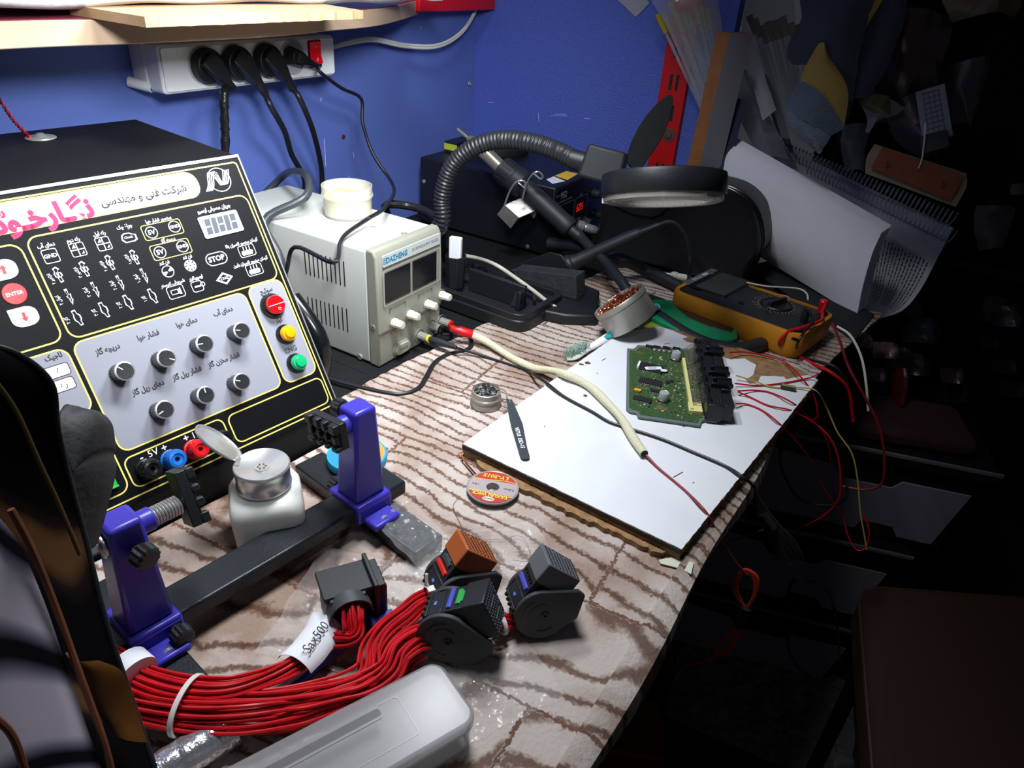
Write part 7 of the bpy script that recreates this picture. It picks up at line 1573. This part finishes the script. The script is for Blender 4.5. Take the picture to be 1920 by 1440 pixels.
for k, (x, y, r_) in enumerate(((1610, 635, 22), (1660, 655, 24), (1640, 700, 20))):
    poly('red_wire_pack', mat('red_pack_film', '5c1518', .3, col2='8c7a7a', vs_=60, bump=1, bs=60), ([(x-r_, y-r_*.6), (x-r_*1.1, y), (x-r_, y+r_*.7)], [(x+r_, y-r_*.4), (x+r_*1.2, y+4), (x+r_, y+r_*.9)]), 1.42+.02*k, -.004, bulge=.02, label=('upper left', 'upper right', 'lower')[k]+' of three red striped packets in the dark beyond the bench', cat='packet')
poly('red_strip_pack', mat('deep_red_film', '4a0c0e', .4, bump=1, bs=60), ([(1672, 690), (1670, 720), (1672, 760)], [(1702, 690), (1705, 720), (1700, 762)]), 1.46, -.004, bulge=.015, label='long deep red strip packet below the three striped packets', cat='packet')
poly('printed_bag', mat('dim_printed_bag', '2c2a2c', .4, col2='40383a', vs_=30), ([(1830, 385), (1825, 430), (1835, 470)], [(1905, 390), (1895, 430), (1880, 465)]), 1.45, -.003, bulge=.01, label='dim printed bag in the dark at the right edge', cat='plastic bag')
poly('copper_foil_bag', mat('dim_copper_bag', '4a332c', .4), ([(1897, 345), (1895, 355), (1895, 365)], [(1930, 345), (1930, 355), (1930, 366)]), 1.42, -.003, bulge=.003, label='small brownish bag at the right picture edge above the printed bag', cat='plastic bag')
# dark clutter shelf carrying them
t = thing('dark_rack', 'dark rack standing behind the drawers and carrying the hanging bags', 'rack', T(.15, 1.72, -.75))
g = MB()
for zz in (-.30, .02, .50): g.box(-.22, .75, 1.55, 1.745, zz, zz+.018)
g.build('rack_shelf', m_dk, t)
for x in (-.22, .73):
    for y in (1.55, 1.735): MB().box(x, x+.012, y, y+.012, -.75, .75).build('rack_post', m_dk, t)
random.seed(40)
for k in range(14):
    x = 1500+random.uniform(0, 400); y = 560+random.uniform(0, 190); s_ = random.uniform(16, 38)
    if x < 1680: x += 160
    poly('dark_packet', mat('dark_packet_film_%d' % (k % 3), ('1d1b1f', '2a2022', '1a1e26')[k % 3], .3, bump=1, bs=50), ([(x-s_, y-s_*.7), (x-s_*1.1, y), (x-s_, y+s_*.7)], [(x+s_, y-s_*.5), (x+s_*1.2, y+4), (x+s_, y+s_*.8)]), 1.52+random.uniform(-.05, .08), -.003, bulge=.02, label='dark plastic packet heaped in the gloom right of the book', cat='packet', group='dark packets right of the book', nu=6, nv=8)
# stool
c0 = az(1612, 1088, -.30); ca = az(1925, 1112, -.30); cb_ = az(1642, 1445, -.30)
ux, uy = (ca-c0).normalized(), (cb_-c0).normalized(); S = .40
t = thing('stool', 'square stool with brown padded seat in the near right corner', 'stool', T(c0.x+.2, c0.y-.1, -.75))
cs_ = [c0, c0+uy*S*1.05, c0+uy*S*1.05+ux*S, c0+ux*S]; P = []
for i in range(4):
    a_, b_, c_ = cs_[i-1], cs_[i], cs_[(i+1) % 4]; P += [b_+(a_-b_).normalized()*.035, b_+(a_-b_).normalized()*.010+(c_-b_).normalized()*.010, b_+(c_-b_).normalized()*.035]
P2d = [p.to_2d() for p in P]; P2d = P2d if sum(P2d[i-1].cross(P2d[i]) for i in range(len(P2d))) > 0 else P2d[::-1]
g = MB(); g.prism([(p.x, p.y) for p in P2d], -.37, -.30); g.build('padded_seat', mat('brown_leatherette', '30221a', .9, spec=.1, bump=.5, bs=250), t, bev=.018, seg=4)
cc_ = sum(cs_, V())/4; g = MB(); g.tube([p.lerp(V((cc_.x, cc_.y, p.z)), .004)+V((0, 0, -.012)) for p in P], .0028, n=8, sub=1, closed=True); g.build('seat_piping', mat('brown_piping', '2e1d14', .6), t)
for p in cs_: q = V(p).lerp(cc_, .22); g = MB(); g.cyl((q.x, q.y, -.75), (q.x, q.y, -.37), .012, n=14); g.build('leg', m_dk, t)
# floor: red object and clear bag under the bench
p = az(1140, 1350, -.70); g = MB(Matrix.Translation((p.x, p.y, -.75)) @ RZ(25)); g.box(-.16, .10, -.06, .06, 0, .05); g.build('red_floor_box', mat('dark_red_box', '6a1216', .6), bev=.006, label='dark red box standing on the floor beside the bench', cat='box')
p = az(1430, 1310, -.74); crinkle('clear_floor_bag', None, .34, .24, .03, 'large crumpled clear bag lying on the dark floor', 21.3, M=Matrix.Translation((p.x, p.y, -.75)) @ RZ(10))
wire('black_floor_cable', [av(1490, 1085, .95), av(1478, 1110, .95), av(1475, 1160, .95), av(1480, 1220, .95), av(1500, 1255, .94), av(1535, 1275, .93), av(1565, 1275, .92)], .0022, m_cord, 'black cable hanging in front of the lowest drawer box', 'cable')
wire('black_floor_cable', [av(1510, 1090, .95), av(1540, 1095, .95), av(1560, 1125, .95), av(1570, 1180, .95), av(1575, 1240, .94)], .0020, m_cord, 'black cable arching down left of the stool', 'cable')

# ------------------------------------------------------------------ groups of like things
for o in scene.objects:
    if o.parent is None and 'label' in o.keys() and 'group' not in o.keys():
        k = o.name.split('.')[0]
        gr = {'power_plug': 'black plugs in the white power strip', 'red_wire': 'red wires soldered to the ECU connector', 'wire_connector': 'connectors of the red harness', 'clear_bag': 'clear bags under the connectors',
              'drawer_box': 'drawer boxes stacked below the bench', 'tube_bundle': 'bundles of clear tubes hanging on the wall', 'probe_plug': 'grey probe plugs by the multimeter', 'red_wire_pack': 'red striped packets beyond the bench', 'wall_screw': 'screws in the blue wall', 'black_floor_cable': 'black cables hanging by the stool', 'rubber_hose': 'black rubber hoses by the multimeter'}.get(k)
        if gr: o['group'] = gr
